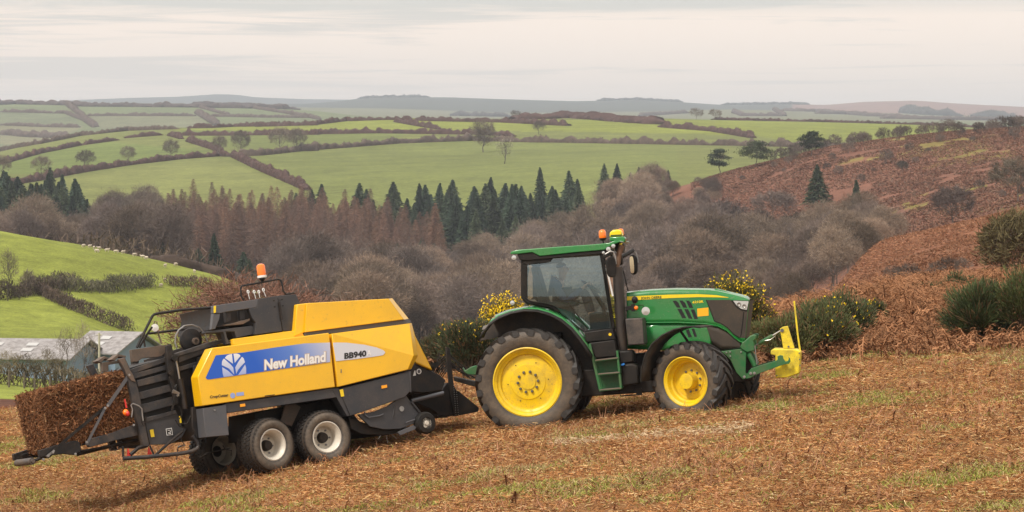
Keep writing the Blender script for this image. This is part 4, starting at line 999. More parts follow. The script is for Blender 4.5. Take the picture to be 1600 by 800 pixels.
for i, (px, py, lb) in enumerate([(131, 387, 'first'), (140, 388, ''), (147, 390, ''), (155, 391, ''), (151, 395, 'x'), (167, 394, ''), (181, 396, ''), (192, 397, ''), (210, 401, ''), (223, 404, 'f'), (229, 406, ''), (258, 418, ''), (252, 449, 'a'), (258, 441, 'b'), (275, 416, ''), (304, 427, '')]):
    p = hit(px, py, 240, 410); o = bpy.data.objects.new('sheep', SH[i % 2]); col.objects.link(o); o.location = p; o.rotation_euler = (0, 0, rng.random() * 6.28); o.scale = (.62,) * 3
    lab = {'x': 'white sheep a little below the row on the crest', 'a': 'white sheep lowest on the slope by the reddish hedge end', 'b': 'white sheep just above the lowest one by the reddish hedge end', 'first': 'leftmost white sheep in the row on the crest'}.get(lb, 'small white sheep in the row along the green crest')
    tag(o, lab, 'sheep', 'sheep grazing on the bright hill')

# ------------------------------------------------------------------ machine kit
EYE = Vector((0, 0, EZ))
class Frame:
    """a machine's own axes: x forward, y away from the camera side, z up"""
    def __init__(s, yaw, pitch, roll, anchor_local, anchor_world):
        a = math.radians(yaw); p = math.radians(pitch); r = math.radians(roll)
        X = Vector((math.cos(a) * math.cos(p), math.sin(a) * math.cos(p), math.sin(p)))
        Yv = Vector((-math.sin(a) * math.cos(r), math.cos(a) * math.cos(r), -math.sin(r)))
        Yv = (Yv - X * Yv.dot(X)).normalized(); Z = X.cross(Yv)
        R = Matrix((X, Yv, Z)).transposed(); o = Vector(anchor_world) - R @ Vector(anchor_local)
        s.M = Matrix.Translation(o) @ R.to_4x4(); s.I = s.M.inverted()
        s.e = s.I @ EYE
    def xz(s, px, py, yl):
        d = s.I.to_3x3() @ Vector(((px - 800) / F, 1, (HY - py) / F)); t = (yl - s.e.y) / d.y
        q = s.e + d * t
        return q.x, q.z
    def p3(s, px, py, yl):
        x, z = s.xz(px, py, yl); return Vector((x, yl, z))
    def surf(s, px, py, S, eps=0.0):
        y = S(3.0) if callable(S) else S
        for _ in range(5):
            x, z = s.xz(px, py, y + eps); y = S(x) if callable(S) else S
        return Vector((x, y + eps, z))
def crop(ox, oy, sc):
    return lambda *pts: [(ox + a / sc, oy + b / sc) for a, b in pts]
class MB:
    def __init__(s): s.v = []; s.f = []
    def add(s, V, Fs):
        o = len(s.v); s.v += [tuple(p) for p in V]; s.f += [tuple(int(i) + o for i in f) for f in Fs]; return s
    def prism(s, pts, y0, y1):
        """outline of (x, z) pushed from y0 to y1"""
        n = len(pts); V = [(x, y0, z) for x, z in pts] + [(x, y1, z) for x, z in pts]
        s.add(V, [tuple(range(n)), tuple(range(2 * n - 1, n - 1, -1))] + [(i, i + n, (i + 1) % n + n, (i + 1) % n) for i in range(n)]); return s
    def box(s, a, b):
        x0, y0, z0 = a; x1, y1, z1 = b
        return s.prism([(x0, z0), (x1, z0), (x1, z1), (x0, z1)], y0, y1)
    def tube(s, pts, r, k=8, r1=None):
        pts = [Vector(p) for p in pts]; n = len(pts); V = []; Fs = []; ref = None
        for i, p in enumerate(pts):
            d = (pts[min(i + 1, n - 1)] - pts[max(i - 1, 0)]).normalized()
            if ref is None: ref = d.orthogonal().normalized()
            ref = (ref - d * ref.dot(d)).normalized(); b = d.cross(ref)
            rr = r if r1 is None else r + (r1 - r) * i / (n - 1)
            for j in range(k):
                a = 2 * math.pi * j / k; V.append(p + ref * math.cos(a) * rr + b * math.sin(a) * rr)
        for i in range(n - 1):
            for j in range(k): Fs.append((i * k + j, i * k + (j + 1) % k, (i + 1) * k + (j + 1) % k, (i + 1) * k + j))
        Fs += [tuple(range(k - 1, -1, -1)), tuple((n - 1) * k + j for j in range(k))]
        s.add(V, Fs); return s
    def beam(s, a, b, w, h, up=(0, 0, 1)):
        a, b = Vector(a), Vector(b); d = (b - a).normalized(); u = Vector(up); sd = d.cross(u).normalized(); u = sd.cross(d)
        V = [p + sd * i * w / 2 + u * j * h / 2 for p in (a, b) for i, j in ((-1, -1), (1, -1), (1, 1), (-1, 1))]
        s.add(V, [(0, 1, 2, 3), (7, 6, 5, 4), (0, 4, 5, 1), (1, 5, 6, 2), (2, 6, 7, 3), (3, 7, 4, 0)]); return s
    def lathe(s, prof, c=(0, 0, 0), seg=48, closed=False, M=None):
        """profile of (radius, y) turned about the y axis"""
        n = len(prof); V = []
        for r, y in prof:
            for j in range(seg):
                a = 2 * math.pi * j / seg; p = Vector((c[0] + r * math.cos(a), c[1] + y, c[2] + r * math.sin(a)))
                V.append(M @ p if M else p)
        Fs = []
        for i in range(n - 1 if not closed else n):
            k = (i + 1) % n
            for j in range(seg): Fs.append((i * seg + j, i * seg + (j + 1) % seg, k * seg + (j + 1) % seg, k * seg + j))
        if not closed: Fs += [tuple(range(seg)), tuple((n - 1) * seg + j for j in range(seg - 1, -1, -1))]
        s.add(V, Fs); return s
    def ell(s, c, r, seg=16, ring=10, z0=-1):
        V = []
        for i in range(ring + 1):
            th = math.pi * i / ring; zz = max(math.cos(th), z0); rr = math.sin(th)
            for j in range(seg):
                a = 2 * math.pi * j / seg; V.append((c[0] + r[0] * rr * math.cos(a), c[1] + r[1] * rr * math.sin(a), c[2] + r[2] * zz))
        s.add(V, [(i * seg + j, (i + 1) * seg + j, (i + 1) * seg + (j + 1) % seg, i * seg + (j + 1) % seg) for i in range(ring) for j in range(seg)]); return s
    def strip(s, A, B):
        n = len(A); s.add(list(A) + list(B), [(i, i + 1, n + i + 1, n + i) for i in range(n - 1)]); return s
    def build(s, name, mat, parent=None, bevel=0.0, angle=35, solid=0.0, recalc=True):
        me = bpy.data.meshes.new(name); me.from_pydata(s.v, [], s.f)
        if recalc:
            bm = bmesh.new(); bm.from_mesh(me); bmesh.ops.recalc_face_normals(bm, faces=bm.faces); bm.to_mesh(me); bm.free()
        me.materials.append(mat)
        o = bpy.data.objects.new(name, me); col.objects.link(o)
        if parent is not None: o.parent = parent
        me.polygons.foreach_set('use_smooth', [True] * len(me.polygons)); me.set_sharp_from_angle(angle=math.radians(angle))
        if solid:
            m = o.modifiers.new('solid', 'SOLIDIFY'); m.thickness = solid; m.offset = 0
        if bevel:
            m = o.modifiers.new('bevel', 'BEVEL'); m.width = bevel; m.segments = 2; m.limit_method = 'ANGLE'; m.angle_limit = math.radians(35); m.harden_normals = False
        return o
def flip_y(o, name=None, parent=None):
    """a mirrored twin of a part on the other side of its machine"""
    me = o.data.copy(); n = len(me.vertices); co = np.empty(n * 3, np.float32); me.vertices.foreach_get('co', co); co = co.reshape(-1, 3); co[:, 1] *= -1
    me.vertices.foreach_set('co', co.ravel()); me.flip_normals(); me.update()
    t = bpy.data.objects.new(name or o.name.split('.')[0], me); col.objects.link(t); t.parent = parent or o.parent
    for m in o.modifiers:
        k = t.modifiers.new(m.name, m.type)
        if m.type == 'BEVEL': k.width = m.width; k.segments = 2; k.limit_method = 'ANGLE'; k.angle_limit = m.angle_limit
        if m.type == 'SOLIDIFY': k.thickness = m.thickness; k.offset = 0
    return t
def interp(poly, x):
    xs = [p[0] for p in poly]; ys = [p[1] for p in poly]; return float(np.interp(x, xs, ys))
def panel(fr, top, bot, S, eps=0.0, nx=40, ny=6):
    """sheet between two pixel lines, lying on the surface y = S(x)"""
    x0 = max(top[0][0], bot[0][0]); x1 = min(top[-1][0], bot[-1][0]); m = MB(); V = []; 
    xs = sorted(set(list(np.linspace(x0, x1, nx)) + [p[0] for p in top + bot if x0 <= p[0] <= x1]))
    for x in xs:
        a, b = interp(top, x), interp(bot, x); b = max(a + .02, b)
        for j in range(ny + 1): V.append(fr.surf(x, a + (b - a) * j / ny, S, eps))
    k = ny + 1
    m.add(V, [(i * k + j, (i + 1) * k + j, (i + 1) * k + j + 1, i * k + j + 1) for i in range(len(xs) - 1) for j in range(ny)])
    return m
def decal(fr, pts, S, eps=-.004):
    return MB().add([fr.surf(x, y, S, eps) for x, y in pts], [tuple(range(len(pts)))])
def text_mesh(fr, s, a, b, hpx, S, eps, mat, name, parent, bold=0.0, shear=0.0, slant=(0, -1)):
    """lettering: baseline from pixel a to pixel b, capital height hpx pixels, on the surface"""
    cu = bpy.data.curves.new(name, 'FONT'); cu.body = s; cu.offset = bold; cu.shear = shear; cu.resolution_u = 4
    to = bpy.data.objects.new(name, cu); col.objects.link(to)
    dg = bpy.context.evaluated_depsgraph_get(); me = bpy.data.meshes.new_from_object(to.evaluated_get(dg))
    bpy.data.objects.remove(to); bpy.data.curves.remove(cu)
    co = np.array([v.co[:] for v in me.vertices]); x0, x1 = co[:, 0].min(), co[:, 0].max(); caph = .70
    for v in me.vertices:
        t = (v.co.x - x0) / (x1 - x0); hh = v.co.y / caph * hpx
        v.co = fr.surf(a[0] + (b[0] - a[0]) * t + slant[0] * hh, a[1] + (b[1] - a[1]) * t + slant[1] * hh, S, eps)
    me.materials.clear(); me.materials.append(mat)
    o = bpy.data.objects.new(name, me); col.objects.link(o); o.parent = parent; return o

def dirty(name, color, rough=.4, dirt=(.16, .11, .07), amt=.35, scale=3.0, coat=0.0, metal=0.0, low=None, fine=0.06, spec=None):
    """painted or moulded surface with patchy dust and splashes"""
    m, b = principled(name, color, rough, metal, spec, coat); n, l = m.node_tree.nodes, m.node_tree.links
    tcd = N(n, 'ShaderNodeTexCoord'); t = N(n, 'ShaderNodeTexNoise'); t.inputs['Scale'].default_value = scale; t.inputs['Detail'].default_value = 9; t.inputs['Roughness'].default_value = .7
    t2 = N(n, 'ShaderNodeTexNoise'); t2.inputs['Scale'].default_value = scale * 14; t2.inputs['Detail'].default_value = 4
    l.new(tcd.outputs['Object'], t.inputs['Vector']); l.new(tcd.outputs['Object'], t2.inputs['Vector'])
    r = N(n, 'ShaderNodeMapRange'); r.inputs['From Min'].default_value = .42; r.inputs['From Max'].default_value = .75; r.inputs['To Max'].default_value = amt * 1.6
    l.new(t.outputs[0], r.inputs[0])
    r2 = N(n, 'ShaderNodeMapRange'); r2.inputs['From Min'].default_value = .62; r2.inputs['From Max'].default_value = .74; r2.inputs['To Max'].default_value = min(1, amt * 1.8)
    l.new(t2.outputs[0], r2.inputs[0])
    ad = N(n, 'ShaderNodeMath', operation='ADD'); ad.use_clamp = True; l.new(r.outputs[0], ad.inputs[0]); l.new(r2.outputs[0], ad.inputs[1])
    cur = ad.outputs[0]
    if low is not None:      # splashes thrown up from the wheels: more of them near the ground
        sp = N(n, 'ShaderNodeSeparateXYZ'); l.new(tcd.outputs['Object'], sp.inputs[0]); rl = N(n, 'ShaderNodeMapRange')
        rl.inputs['From Min'].default_value = low[0]; rl.inputs['From Max'].default_value = low[1]; rl.inputs['To Min'].default_value = 1.0; rl.inputs['To Max'].default_value = .25
        l.new(sp.outputs['Z'], rl.inputs[0]); mm = N(n, 'ShaderNodeMath', operation='MULTIPLY'); l.new(cur, mm.inputs[0]); l.new(rl.outputs[0], mm.inputs[1]); cur = mm.outputs[0]
    mx = N(n, 'ShaderNodeMixRGB'); mx.inputs[1].default_value = (*color, 1); mx.inputs[2].default_value = (*dirt, 1); l.new(cur, mx.inputs[0]); l.new(mx.outputs[0], b.inputs['Base Color'])
    rr = N(n, 'ShaderNodeMapRange'); rr.inputs['To Min'].default_value = rough; rr.inputs['To Max'].default_value = .9; l.new(cur, rr.inputs[0]); l.new(rr.outputs[0], b.inputs['Roughness'])
    return m
M_GREEN = dirty('green_paint', (.012, .190, .038), .20, amt=.17, coat=.5, scale=1.5)
M_GREEN_D = dirty('green_frame_paint', (.012, .13, .035), .4, amt=.35, scale=4)
M_YEL = dirty('yellow_wheel_paint', (.78, .53, .006), .34, dirt=(.28, .18, .06), amt=.42, scale=3.5)
M_WEIGHT = dirty('worn_yellow_paint', (.80, .62, .02), .5, dirt=(.10, .08, .05), amt=.45, scale=5)
M_BLACK = dirty('black_plastic', (.011, .0105, .010), .48, dirt=(.085, .062, .045), amt=.20, scale=3, spec=.22)
M_CHASSIS = dirty('greasy_black_steel', (.009, .0085, .008), .55, dirt=(.06, .04, .027), amt=.45, scale=5, spec=.3)
M_FENDER = dirty('dusty_black_mudguard', (.018, .016, .015), .6, dirt=(.10, .072, .05), amt=.5, scale=4)
M_GRILLE = dirty('dusty_dark_grille', (.032, .025, .018), .6, dirt=(.10, .07, .045), amt=.3, scale=2.5)
M_STEEL = dirty('bare_steel', (.35, .34, .33), .35, metal=.8, amt=.3, dirt=(.2, .16, .12), scale=8)
M_BOLT, _ = principled('grey_bolt_steel', (.16, .16, .17), .4, .7)
M_HOLE, _ = principled('black_hole', (.01, .01, .01), .8)
M_AMBER, _b = principled('amber_lens', (.95, .20, .01), .15); _b.inputs['Coat Weight'].default_value = .6
M_RED, _ = principled('red_lens', (.60, .03, .02), .2)
M_LAMP, _ = principled('clear_lamp_glass', (.55, .56, .55), .12, .5)
M_STRIPE = dirty('yellow_stripe', (.86, .62, .01), .3, amt=.08)
M_LETTER, _ = principled('dark_green_lettering', (.03, .07, .02), .4)
M_WHITE, _ = principled('white_sticker', (.72, .72, .70), .5)
M_ORANGE, _ = principled('orange_sticker', (.88, .42, .01), .45)
M_BLUE, _ = principled('blue_cap', (.02, .22, .7), .4)
M_RUB = bpy.data.materials.new('tyre_rubber'); M_RUB.use_nodes = True
_n, _l = M_RUB.node_tree.nodes, M_RUB.node_tree.links; _b = _n['Principled BSDF']; _b.inputs['Roughness'].default_value = .6
_vc = N(_n, 'ShaderNodeVertexColor', layer_name='Col'); _tc = N(_n, 'ShaderNodeTexCoord'); _t = N(_n, 'ShaderNodeTexNoise'); _t.inputs['Scale'].default_value = 7; _t.inputs['Detail'].default_value = 8; _t.inputs['Roughness'].default_value = .75
_l.new(_tc.outputs['Object'], _t.inputs['Vector']); _mr = N(_n, 'ShaderNodeMapRange'); _mr.inputs['From Min'].default_value = .42; _mr.inputs['From Max'].default_value = .66; _l.new(_t.outputs[0], _mr.inputs[0])
_mx = N(_n, 'ShaderNodeMixRGB'); _l.new(_vc.outputs[0], _mx.inputs[2]); _mx.inputs[1].default_value = (.022, .020, .019, 1)
_mm = N(_n, 'ShaderNodeMath', operation='MULTIPLY_ADD'); _mm.inputs[1].default_value = .55; _mm.inputs[2].default_value = .42; _l.new(_mr.outputs[0], _mm.inputs[0]); _l.new(_mm.outputs[0], _mx.inputs[0]); _l.new(_mx.outputs[0], _b.inputs['Base Color'])
_bp = N(_n, 'ShaderNodeBump'); _bp.inputs['Strength'].default_value = .5; _bp.inputs['Distance'].default_value = .01; _t3 = N(_n, 'ShaderNodeTexNoise'); _t3.inputs['Scale'].default_value = 40; _l.new(_tc.outputs['Object'], _t3.inputs['Vector']); _l.new(_t3.outputs[0], _bp.inputs['Height']); _l.new(_bp.outputs[0], _b.inputs['Normal'])

def glass_mat(name, tint, gloss, haze_c, haze_a, rough=.03):
    m = bpy.data.materials.new(name); m.use_nodes = True; n, l = m.node_tree.nodes, m.node_tree.links; n.clear()
    o = N(n, 'ShaderNodeOutputMaterial'); tr = N(n, 'ShaderNodeBsdfTransparent'); tr.inputs[0].default_value = (*tint, 1)
    gl = N(n, 'ShaderNodeBsdfGlossy'); gl.inputs['Roughness'].default_value = rough; gl.inputs[0].default_value = (.78, .95, 1, 1)
    lw = N(n, 'ShaderNodeFresnel'); lw.inputs[0].default_value = 1.5; ma = N(n, 'ShaderNodeMath', operation='ADD'); ma.inputs[1].default_value = gloss; l.new(lw.outputs[0], ma.inputs[0])
    mx = N(n, 'ShaderNodeMixShader'); l.new(ma.outputs[0], mx.inputs[0]); l.new(tr.outputs[0], mx.inputs[1]); l.new(gl.outputs[0], mx.inputs[2])
    df = N(n, 'ShaderNodeBsdfDiffuse'); df.inputs[0].default_value = (*haze_c, 1)
    m2 = N(n, 'ShaderNodeMixShader'); m2.inputs[0].default_value = haze_a; l.new(mx.outputs[0], m2.inputs[1]); l.new(df.outputs[0], m2.inputs[2]); l.new(m2.outputs[0], o.inputs[0])
    return m
M_GLASS = glass_mat('cab_glass', (.80, .95, .95), .08, (.30, .42, .45), .03)
M_GLASS2 = glass_mat('cab_glass_clear', (.88, .96, .96), .0, (.4, .45, .45), .01)

def tyre(name, R, r, W, nl, lug_h, lug_w, parent, tread='bar', side=(.125, .092, .062), face=-1, sweep=.30, steps=5):
    """tyre about the y axis centred on y=0, with its tread blocks"""
    m = MB(); sh = W * .5
    prof = [(r - .005, -W * .40), (r + .02, -W * .44), (r + (R - r) * .25, -W * .485), (r + (R - r) * .5, -W * .5), (R - lug_h - .05, -W * .485), (R - lug_h - .012, -W * .44), (R - lug_h, -W * .32), (R - lug_h + .004, 0)]
    prof = prof + [(a, -b) for a, b in prof[-2::-1]]
    m.lathe(prof, seg=72, closed=False); nb = len(m.v)
    # drop the two end caps: the rim fills the hole
    m.f = m.f[:-2]
    if tread == 'bar':
        for sgn in (-1, 1):
            for i in range(nl):
                a0 = 2 * math.pi * (i + (.5 if sgn > 0 else 0)) / nl; V = []
                for k in range(steps + 1):
                    t = k / steps; y = sgn * (W * .50 - (W * .50 - .012) * t); a = a0 + sweep * (t ** .8); hw = lug_w * (.62 - .12 * t) / R
                    top = R - .028 * (1 - t) ** 3; bot = R - lug_h - .012 - .05 * max(0, .25 - t) * 4
                    for rr, da in ((bot, -hw * 1.35), (top, -hw), (top, hw), (bot, hw * 1.35)):
                        V.append((rr * math.cos(a + da), y, rr * math.sin(a + da)))
                Fs = [(k * 4 + j, k * 4 + (j + 1) % 4, (k + 1) * 4 + (j + 1) % 4, (k + 1) * 4 + j) for k in range(steps) for j in range(4)] + [(0, 1, 2, 3), tuple(steps * 4 + j for j in (3, 2, 1, 0))]
                m.add(V, Fs)
                # shoulder web running down the sidewall
                V = []
                for rr, yy in ((R - .03, W * .502), (R - lug_h - .075, W * .512)):
                    for da in (-lug_w * .62 / R, lug_w * .62 / R): V += [(rr * math.cos(a0 + da), sgn * yy, rr * math.sin(a0 + da)), (rr * math.cos(a0 + da), sgn * (yy - .045), rr * math.sin(a0 + da))]
                m.add(V, [(0, 2, 6, 4), (0, 4, 5, 1), (2, 3, 7, 6), (4, 6, 7, 5), (0, 1, 3, 2)])
    else:
        rt = random.Random(5)
        for row in range(6):
            y = W * (-.43 + .86 * row / 5)
            for i in range(nl):
                a = 2 * math.pi * (i + .5 * (row % 2)) / nl; hw = lug_w / R * .5; sk = .05 * (1 if row < 3 else -1); dr = .03 * (abs(row - 2.5) > 2) + rt.random() * .004
                V = []
                for yy in (y - W * .062, y + W * .062):
                    for rr, da in ((R - lug_h - .01, -hw), (R - dr, -hw * .85), (R - dr, hw * .85), (R - lug_h - .01, hw)):
                        aa = a + da + sk * (yy - y) / W * 6; V.append((rr * math.cos(aa), yy, rr * math.sin(aa)))
                m.add(V, [(0, 1, 2, 3), (7, 6, 5, 4), (0, 4, 5, 1), (1, 5, 6, 2), (2, 6, 7, 3), (3, 7, 4, 0)])
    o = m.build(name, M_RUB, parent, angle=30)
    vs = np.array(m.v); rad = np.hypot(vs[:, 0], vs[:, 2]); c = np.zeros((len(vs), 4), np.float32); c[:, 3] = 1
    c[:, :3] = (.030, .026, .023)
    c[:nb, :3] = (.075, .055, .040)
    sw = (np.arange(len(vs)) < nb) & (rad < R - lug_h - .03); c[sw, :3] = side
    c[(np.arange(len(vs)) < nb) & (rad < r + .03), :3] = (.05, .045, .04)
    a = o.data.color_attributes.new('Col', 'FLOAT_COLOR', 'POINT'); a.data.foreach_set('color', c.ravel())
    return o

# ------------------------------------------------------------------ tractor
TF = Frame(-8, 4.4, 1.0, (0, -1.25, .83), P(824, 597, 45))
t1 = crop(790, 350, 4.705); t2 = crop(900, 350, 7.27); t3 = crop(890, 460, 4.444); t4 = crop(970, 440, 6.667); t5 = crop(1090, 480, 5.717); t6 = crop(740, 470, 3.81); t7 = crop(1000, 510, 5)
def TX(pts, y): return [TF.xz(a, b, y) for a, b in pts]
def T3(pts, y):
    if not isinstance(y, (list, tuple)): y = [y] * len(pts)
    return [TF.p3(a, b, c) for (a, b), c in zip(pts, y)]
tractor = tag(empty('tractor', mat=TF.M), 'green and yellow farm tractor pulling the baler across the mown bracken', 'tractor')

# wheels
def ringed(o, r, n, ph=.3):
    for k in range(n):
        a = 2 * math.pi * (k + ph) / n; t = o
        if k: t = o.copy(); col.objects.link(t)
        t.location = (r * math.cos(a), 0, r * math.sin(a))
def rear_wheel(loc, rz):
    w = empty('rear_wheel', loc); w.parent = tractor; w.rotation_euler = (0, .15, rz)
    tyre('tyre', .905, .56, .62, 20, .052, .085, w, sweep=.34)
    m = MB().lathe([(.54, .25), (.575, .27), (.575, .24), (.50, .2), (.50, -.19), (.545, -.235), (.582, -.245), (.585, -.275), (.565, -.285), (.545, -.262), (.525, -.25), (.505, -.215), (.468, -.195), (.462, -.165), (.455, -.150), (.40, -.152), (.30, -.172), (.292, -.182), (.25, -.186), (.13, -.186), (.128, -.200), (.03, -.204), (.0, -.204)], seg=96)
    rim = m.build('rim', M_YEL, w, angle=28)
    ringed(MB().lathe([(.024, -.18), (.024, -.214), (.015, -.226), (0, -.226)], (0, 0, 0), 8).build('wheel_bolt', M_BOLT, w), .172, 10)
    m = MB()
    for k in range(6):
        a = 2 * math.pi * (k + .2) / 6; m.lathe([(.010, -.17), (.010, -.172 if k else -.172), (0, -.1725)], (.345 * math.cos(a), -.001, .345 * math.sin(a)), 8)
    m.build('bolt_holes', M_HOLE, w)
    return w
rear_wheel((0, -.975, .83), 0); rear_wheel((0, .975, .83), math.pi)
STEER = math.radians(-25.5)
ax = Vector((math.sin(-STEER), math.cos(STEER), 0))
c_out = TF.p3(1071, 596.5, -1.22); 
def front_wheel(loc, rz):
    w = empty('front_wheel', loc); w.parent = tractor; w.rotation_euler = (0, 0, rz)
    tyre('tyre', .665, .40, .53, 18, .045, .075, w, sweep=.42)
    m = MB().lathe([(.385, .2), (.42, .22), (.35, .17), (.35, -.10), (.395, -.185), (.42, -.2), (.422, -.232), (.405, -.238), (.39, -.222), (.365, -.205), (.345, -.13), (.32, -.105), (.315, -.04), (.295, -.015), (.22, -.02), (.215, -.032), (.135, -.035)], seg=80)
    m.f = m.f[:-2]
    m.lathe([(.132, -.02), (.130, -.21), (.12, -.225), (.0, -.228)], seg=40)
    m.build('rim', M_YEL, w, angle=28)
    ringed(MB().lathe([(.018, -.03), (.018, -.055), (.0, -.058)], (0, 0, 0), 8).build('wheel_bolt', M_BOLT, w), .178, 10); return w
c_near = c_out + ax * .235
front_wheel(c_near, STEER); front_wheel((c_near.x - .0 + .35, -c_near.y * .92, c_near.z + .0), math.pi + STEER)

# chassis, axles
m = MB().box((-.35, -.28, .62), (2.9, .28, 1.15)).box((2.6, -.22, .55), (3.7, .22, 1.05))
m.lathe([(.20, -.70), (.24, -.3), (.24, .3), (.20, .70)], (0, 0, .86), 24).lathe([(.12, -.9), (.14, -.4), (.16, 0), (.14, .4), (.12, .9)], (c_near.x, 0, c_near.z), 20)
m.box((.75, -.75, .50), (2.1, -.25, .95)).box((.9, .25, .5), (2.0, .75, .95))
m.build('chassis', M_CHASSIS, tractor, bevel=.02)
m = MB().tube([TF.p3(*p, -.85) for p in t3((350, 660), (352, 705), (420, 700), (500, 695), (500, 655))], .012)
m.prism(TX(t3((455, 655), (500, 650), (500, 695), (465, 700)), -.8), -.8, -.7)
m.build('hanging_bracket', M_CHASSIS, tractor)

# rear mudguard
lip = t6((30, 240), (45, 205), (90, 148), (150, 106), (220, 78), (300, 62), (380, 66), (450, 86), (520, 122), (580, 175), (625, 230), (665, 285), (700, 345))
liptop = t6((38, 222), (50, 190), (92, 135), (150, 93), (220, 66), (300, 51), (380, 54), (452, 74), (524, 110), (588, 163), (634, 217), (674, 270), (706, 325))
top = t6((108, 130), (118, 100), (135, 84), (200, 58), (300, 37), (370, 34), (440, 48), (512, 76), (572, 118), (622, 165), (655, 210), (684, 255), (704, 300))
MB().strip(T3(top, -.84), T3(liptop, -1.18)).strip(T3(top, -.84), [p + Vector((0, .32, 0)) for p in T3(top, -.84)]).build('rear_mudguard', M_GREEN, tractor, solid=.02, angle=60)
MB().strip(T3(liptop, -1.19), T3(lip, -1.27)).strip(T3(lip, -1.27), [p + Vector((0, .05, .0)) for p in T3(lip, -1.27)]).strip(T3(liptop, -1.15), [p + Vector((0, .40, 0)) for p in T3(liptop, -1.15)]).build('mudguard_lip', M_BLACK, tractor, solid=.02, angle=60)
ml = MB().prism(TX(lip + t6((752, 545), (640, 560), (600, 300), (350, 200), (120, 220)), -.60), -.60, -.56); ml.build('mudguard_liner', M_FENDER, tractor)
flip_y(bpy.context.scene.objects['rear_mudguard']); flip_y(bpy.context.scene.objects['mudguard_lip']); flip_y(bpy.context.scene.objects['mudguard_liner'])
MB().prism(TX(t6((116, 125), (119, 98), (127, 92), (126, 122)), -1.0), -1.02, -.9).build('tail_lamp', M_RED, tractor)
MB().prism(TX(t6((52, 172), (60, 150), (95, 138), (92, 150), (66, 170)), -1.2), -1.24, -1.1).build('mudguard_bracket', M_STEEL, tractor)

# cab
YC = .80
roof = t1((33, 214), (46, 200), (95, 189), (400, 166), (640, 150), (725, 142), (760, 138), (800, 122), (838, 123), (842, 132), (800, 148), (760, 168), (728, 190), (500, 210), (250, 236), (228, 224), (195, 208), (85, 221), (36, 223))
MB().prism(TX(roof, -.86), -.86, .86).build('roof', M_GREEN, tractor, bevel=.03)
under = t1((85, 222), (195, 209), (228, 225), (250, 237), (500, 211), (728, 191), (742, 215), (700, 222), (350, 252), (150, 268), (104, 264))
MB().prism(TX(under, -.84), -.84, .84).build('roof_underside', M_BLACK, tractor, bevel=.01)
def frame_part(name, pts, y=-YC, d=.07, mat=None, both=True, bev=.008):
    o = MB().prism(TX(pts, y), y, y + d).build(name, mat or M_BLACK, tractor, bevel=bev)
    if both: flip_y(o)
    return o
frame_part('rear_pillar', t1((112, 262), (152, 258), (150, 540), (200, 585), (165, 600), (128, 565), (112, 540)))
frame_part('window_frame', t1((120, 262), (350, 246), (342, 262), (322, 284), (172, 300), (160, 312), (160, 545), (148, 545), (150, 300), (128, 290)), y=-YC - .015)
frame_part('front_pillar', t1((686, 205), (712, 203), (735, 330), (803, 765), (778, 768), (745, 560), (712, 335)), y=-YC - .012)
frame_part('door_sill', t1((580, 790), (600, 778), (780, 762), (804, 765), (806, 785), (600, 800)))
o = MB().tube(T3(t1((140, 548), (165, 575), (215, 585), (290, 598), (345, 612), (392, 642)), -.85), .036, 10).build('cab_sealing_rail', M_BLACK, tractor)
MB().tube(T3(t1((392, 642), (440, 685), (515, 745), (580, 795)), -.83), .014, 8).build('lower_door_seal', M_BLACK, tractor)
# curved side glass: bulges outwards at mid height
gp = t1((160, 302), (180, 298), (325, 283), (350, 252), (520, 236), (690, 218)), t1((160, 545), (190, 572), (290, 585), (370, 605), (400, 650), (520, 740), (590, 783), (690, 772), (778, 765))
def bulge(sg=1, base=YC - .005, amt=.15):
    V = []; xs = np.linspace(160, 778, 26); k = 13
    def yy(x, z): return 0
    m = MB()
    top_, bot_ = [(160, 302), (325, 283), (350, 252), (690, 218)], [(160, 545), (190, 572), (290, 585), (370, 605), (400, 650), (520, 740), (590, 783), (778, 765)]
    for i in range(26):
        t = i / 25; x0 = 160 + (690 - 160) * t; x1 = 160 + (778 - 160) * t
        a = interp(top_, x0); b = interp(bot_, x1)
        for j in range(k):
            s = j / (k - 1); px = x0 + (x1 - x0) * s; py = a + (b - a) * s; zf = (py - 220) / (780 - 220)
            q = t1((px, py))[0]; y = -(base + amt * (1 - (2 * zf - 1) ** 2))
            v = TF.p3(*q, y); V.append((v.x, v.y * sg, v.z))
    m.add(V, [(i * k + j, (i + 1) * k + j, (i + 1) * k + j + 1, i * k + j + 1) for i in range(25) for j in range(k - 1)]); return m
bulge(1).build('side_window', M_GLASS, tractor, angle=80); bulge(-1).build('side_window', M_GLASS2, tractor, angle=80)
fa, fb = TF.p3(*t1((705, 215))[0], -.8), TF.p3(*t1((790, 765))[0], -.8)
MB().add([(fa.x, -.76, fa.z), (fa.x, .76, fa.z), (fb.x, .76, fb.z), (fb.x, -.76, fb.z)], [(0, 1, 2, 3)]).build('windscreen', M_GLASS2, tractor)
ra, rb_ = TF.p3(*t1((135, 265))[0], -.8), TF.p3(*t1((135, 560))[0], -.8)
MB().add([(ra.x, -.76, ra.z), (ra.x, .76, ra.z), (rb_.x, .76, rb_.z), (rb_.x, -.76, rb_.z)], [(0, 1, 2, 3)]).build('rear_window', M_GLASS2, tractor)
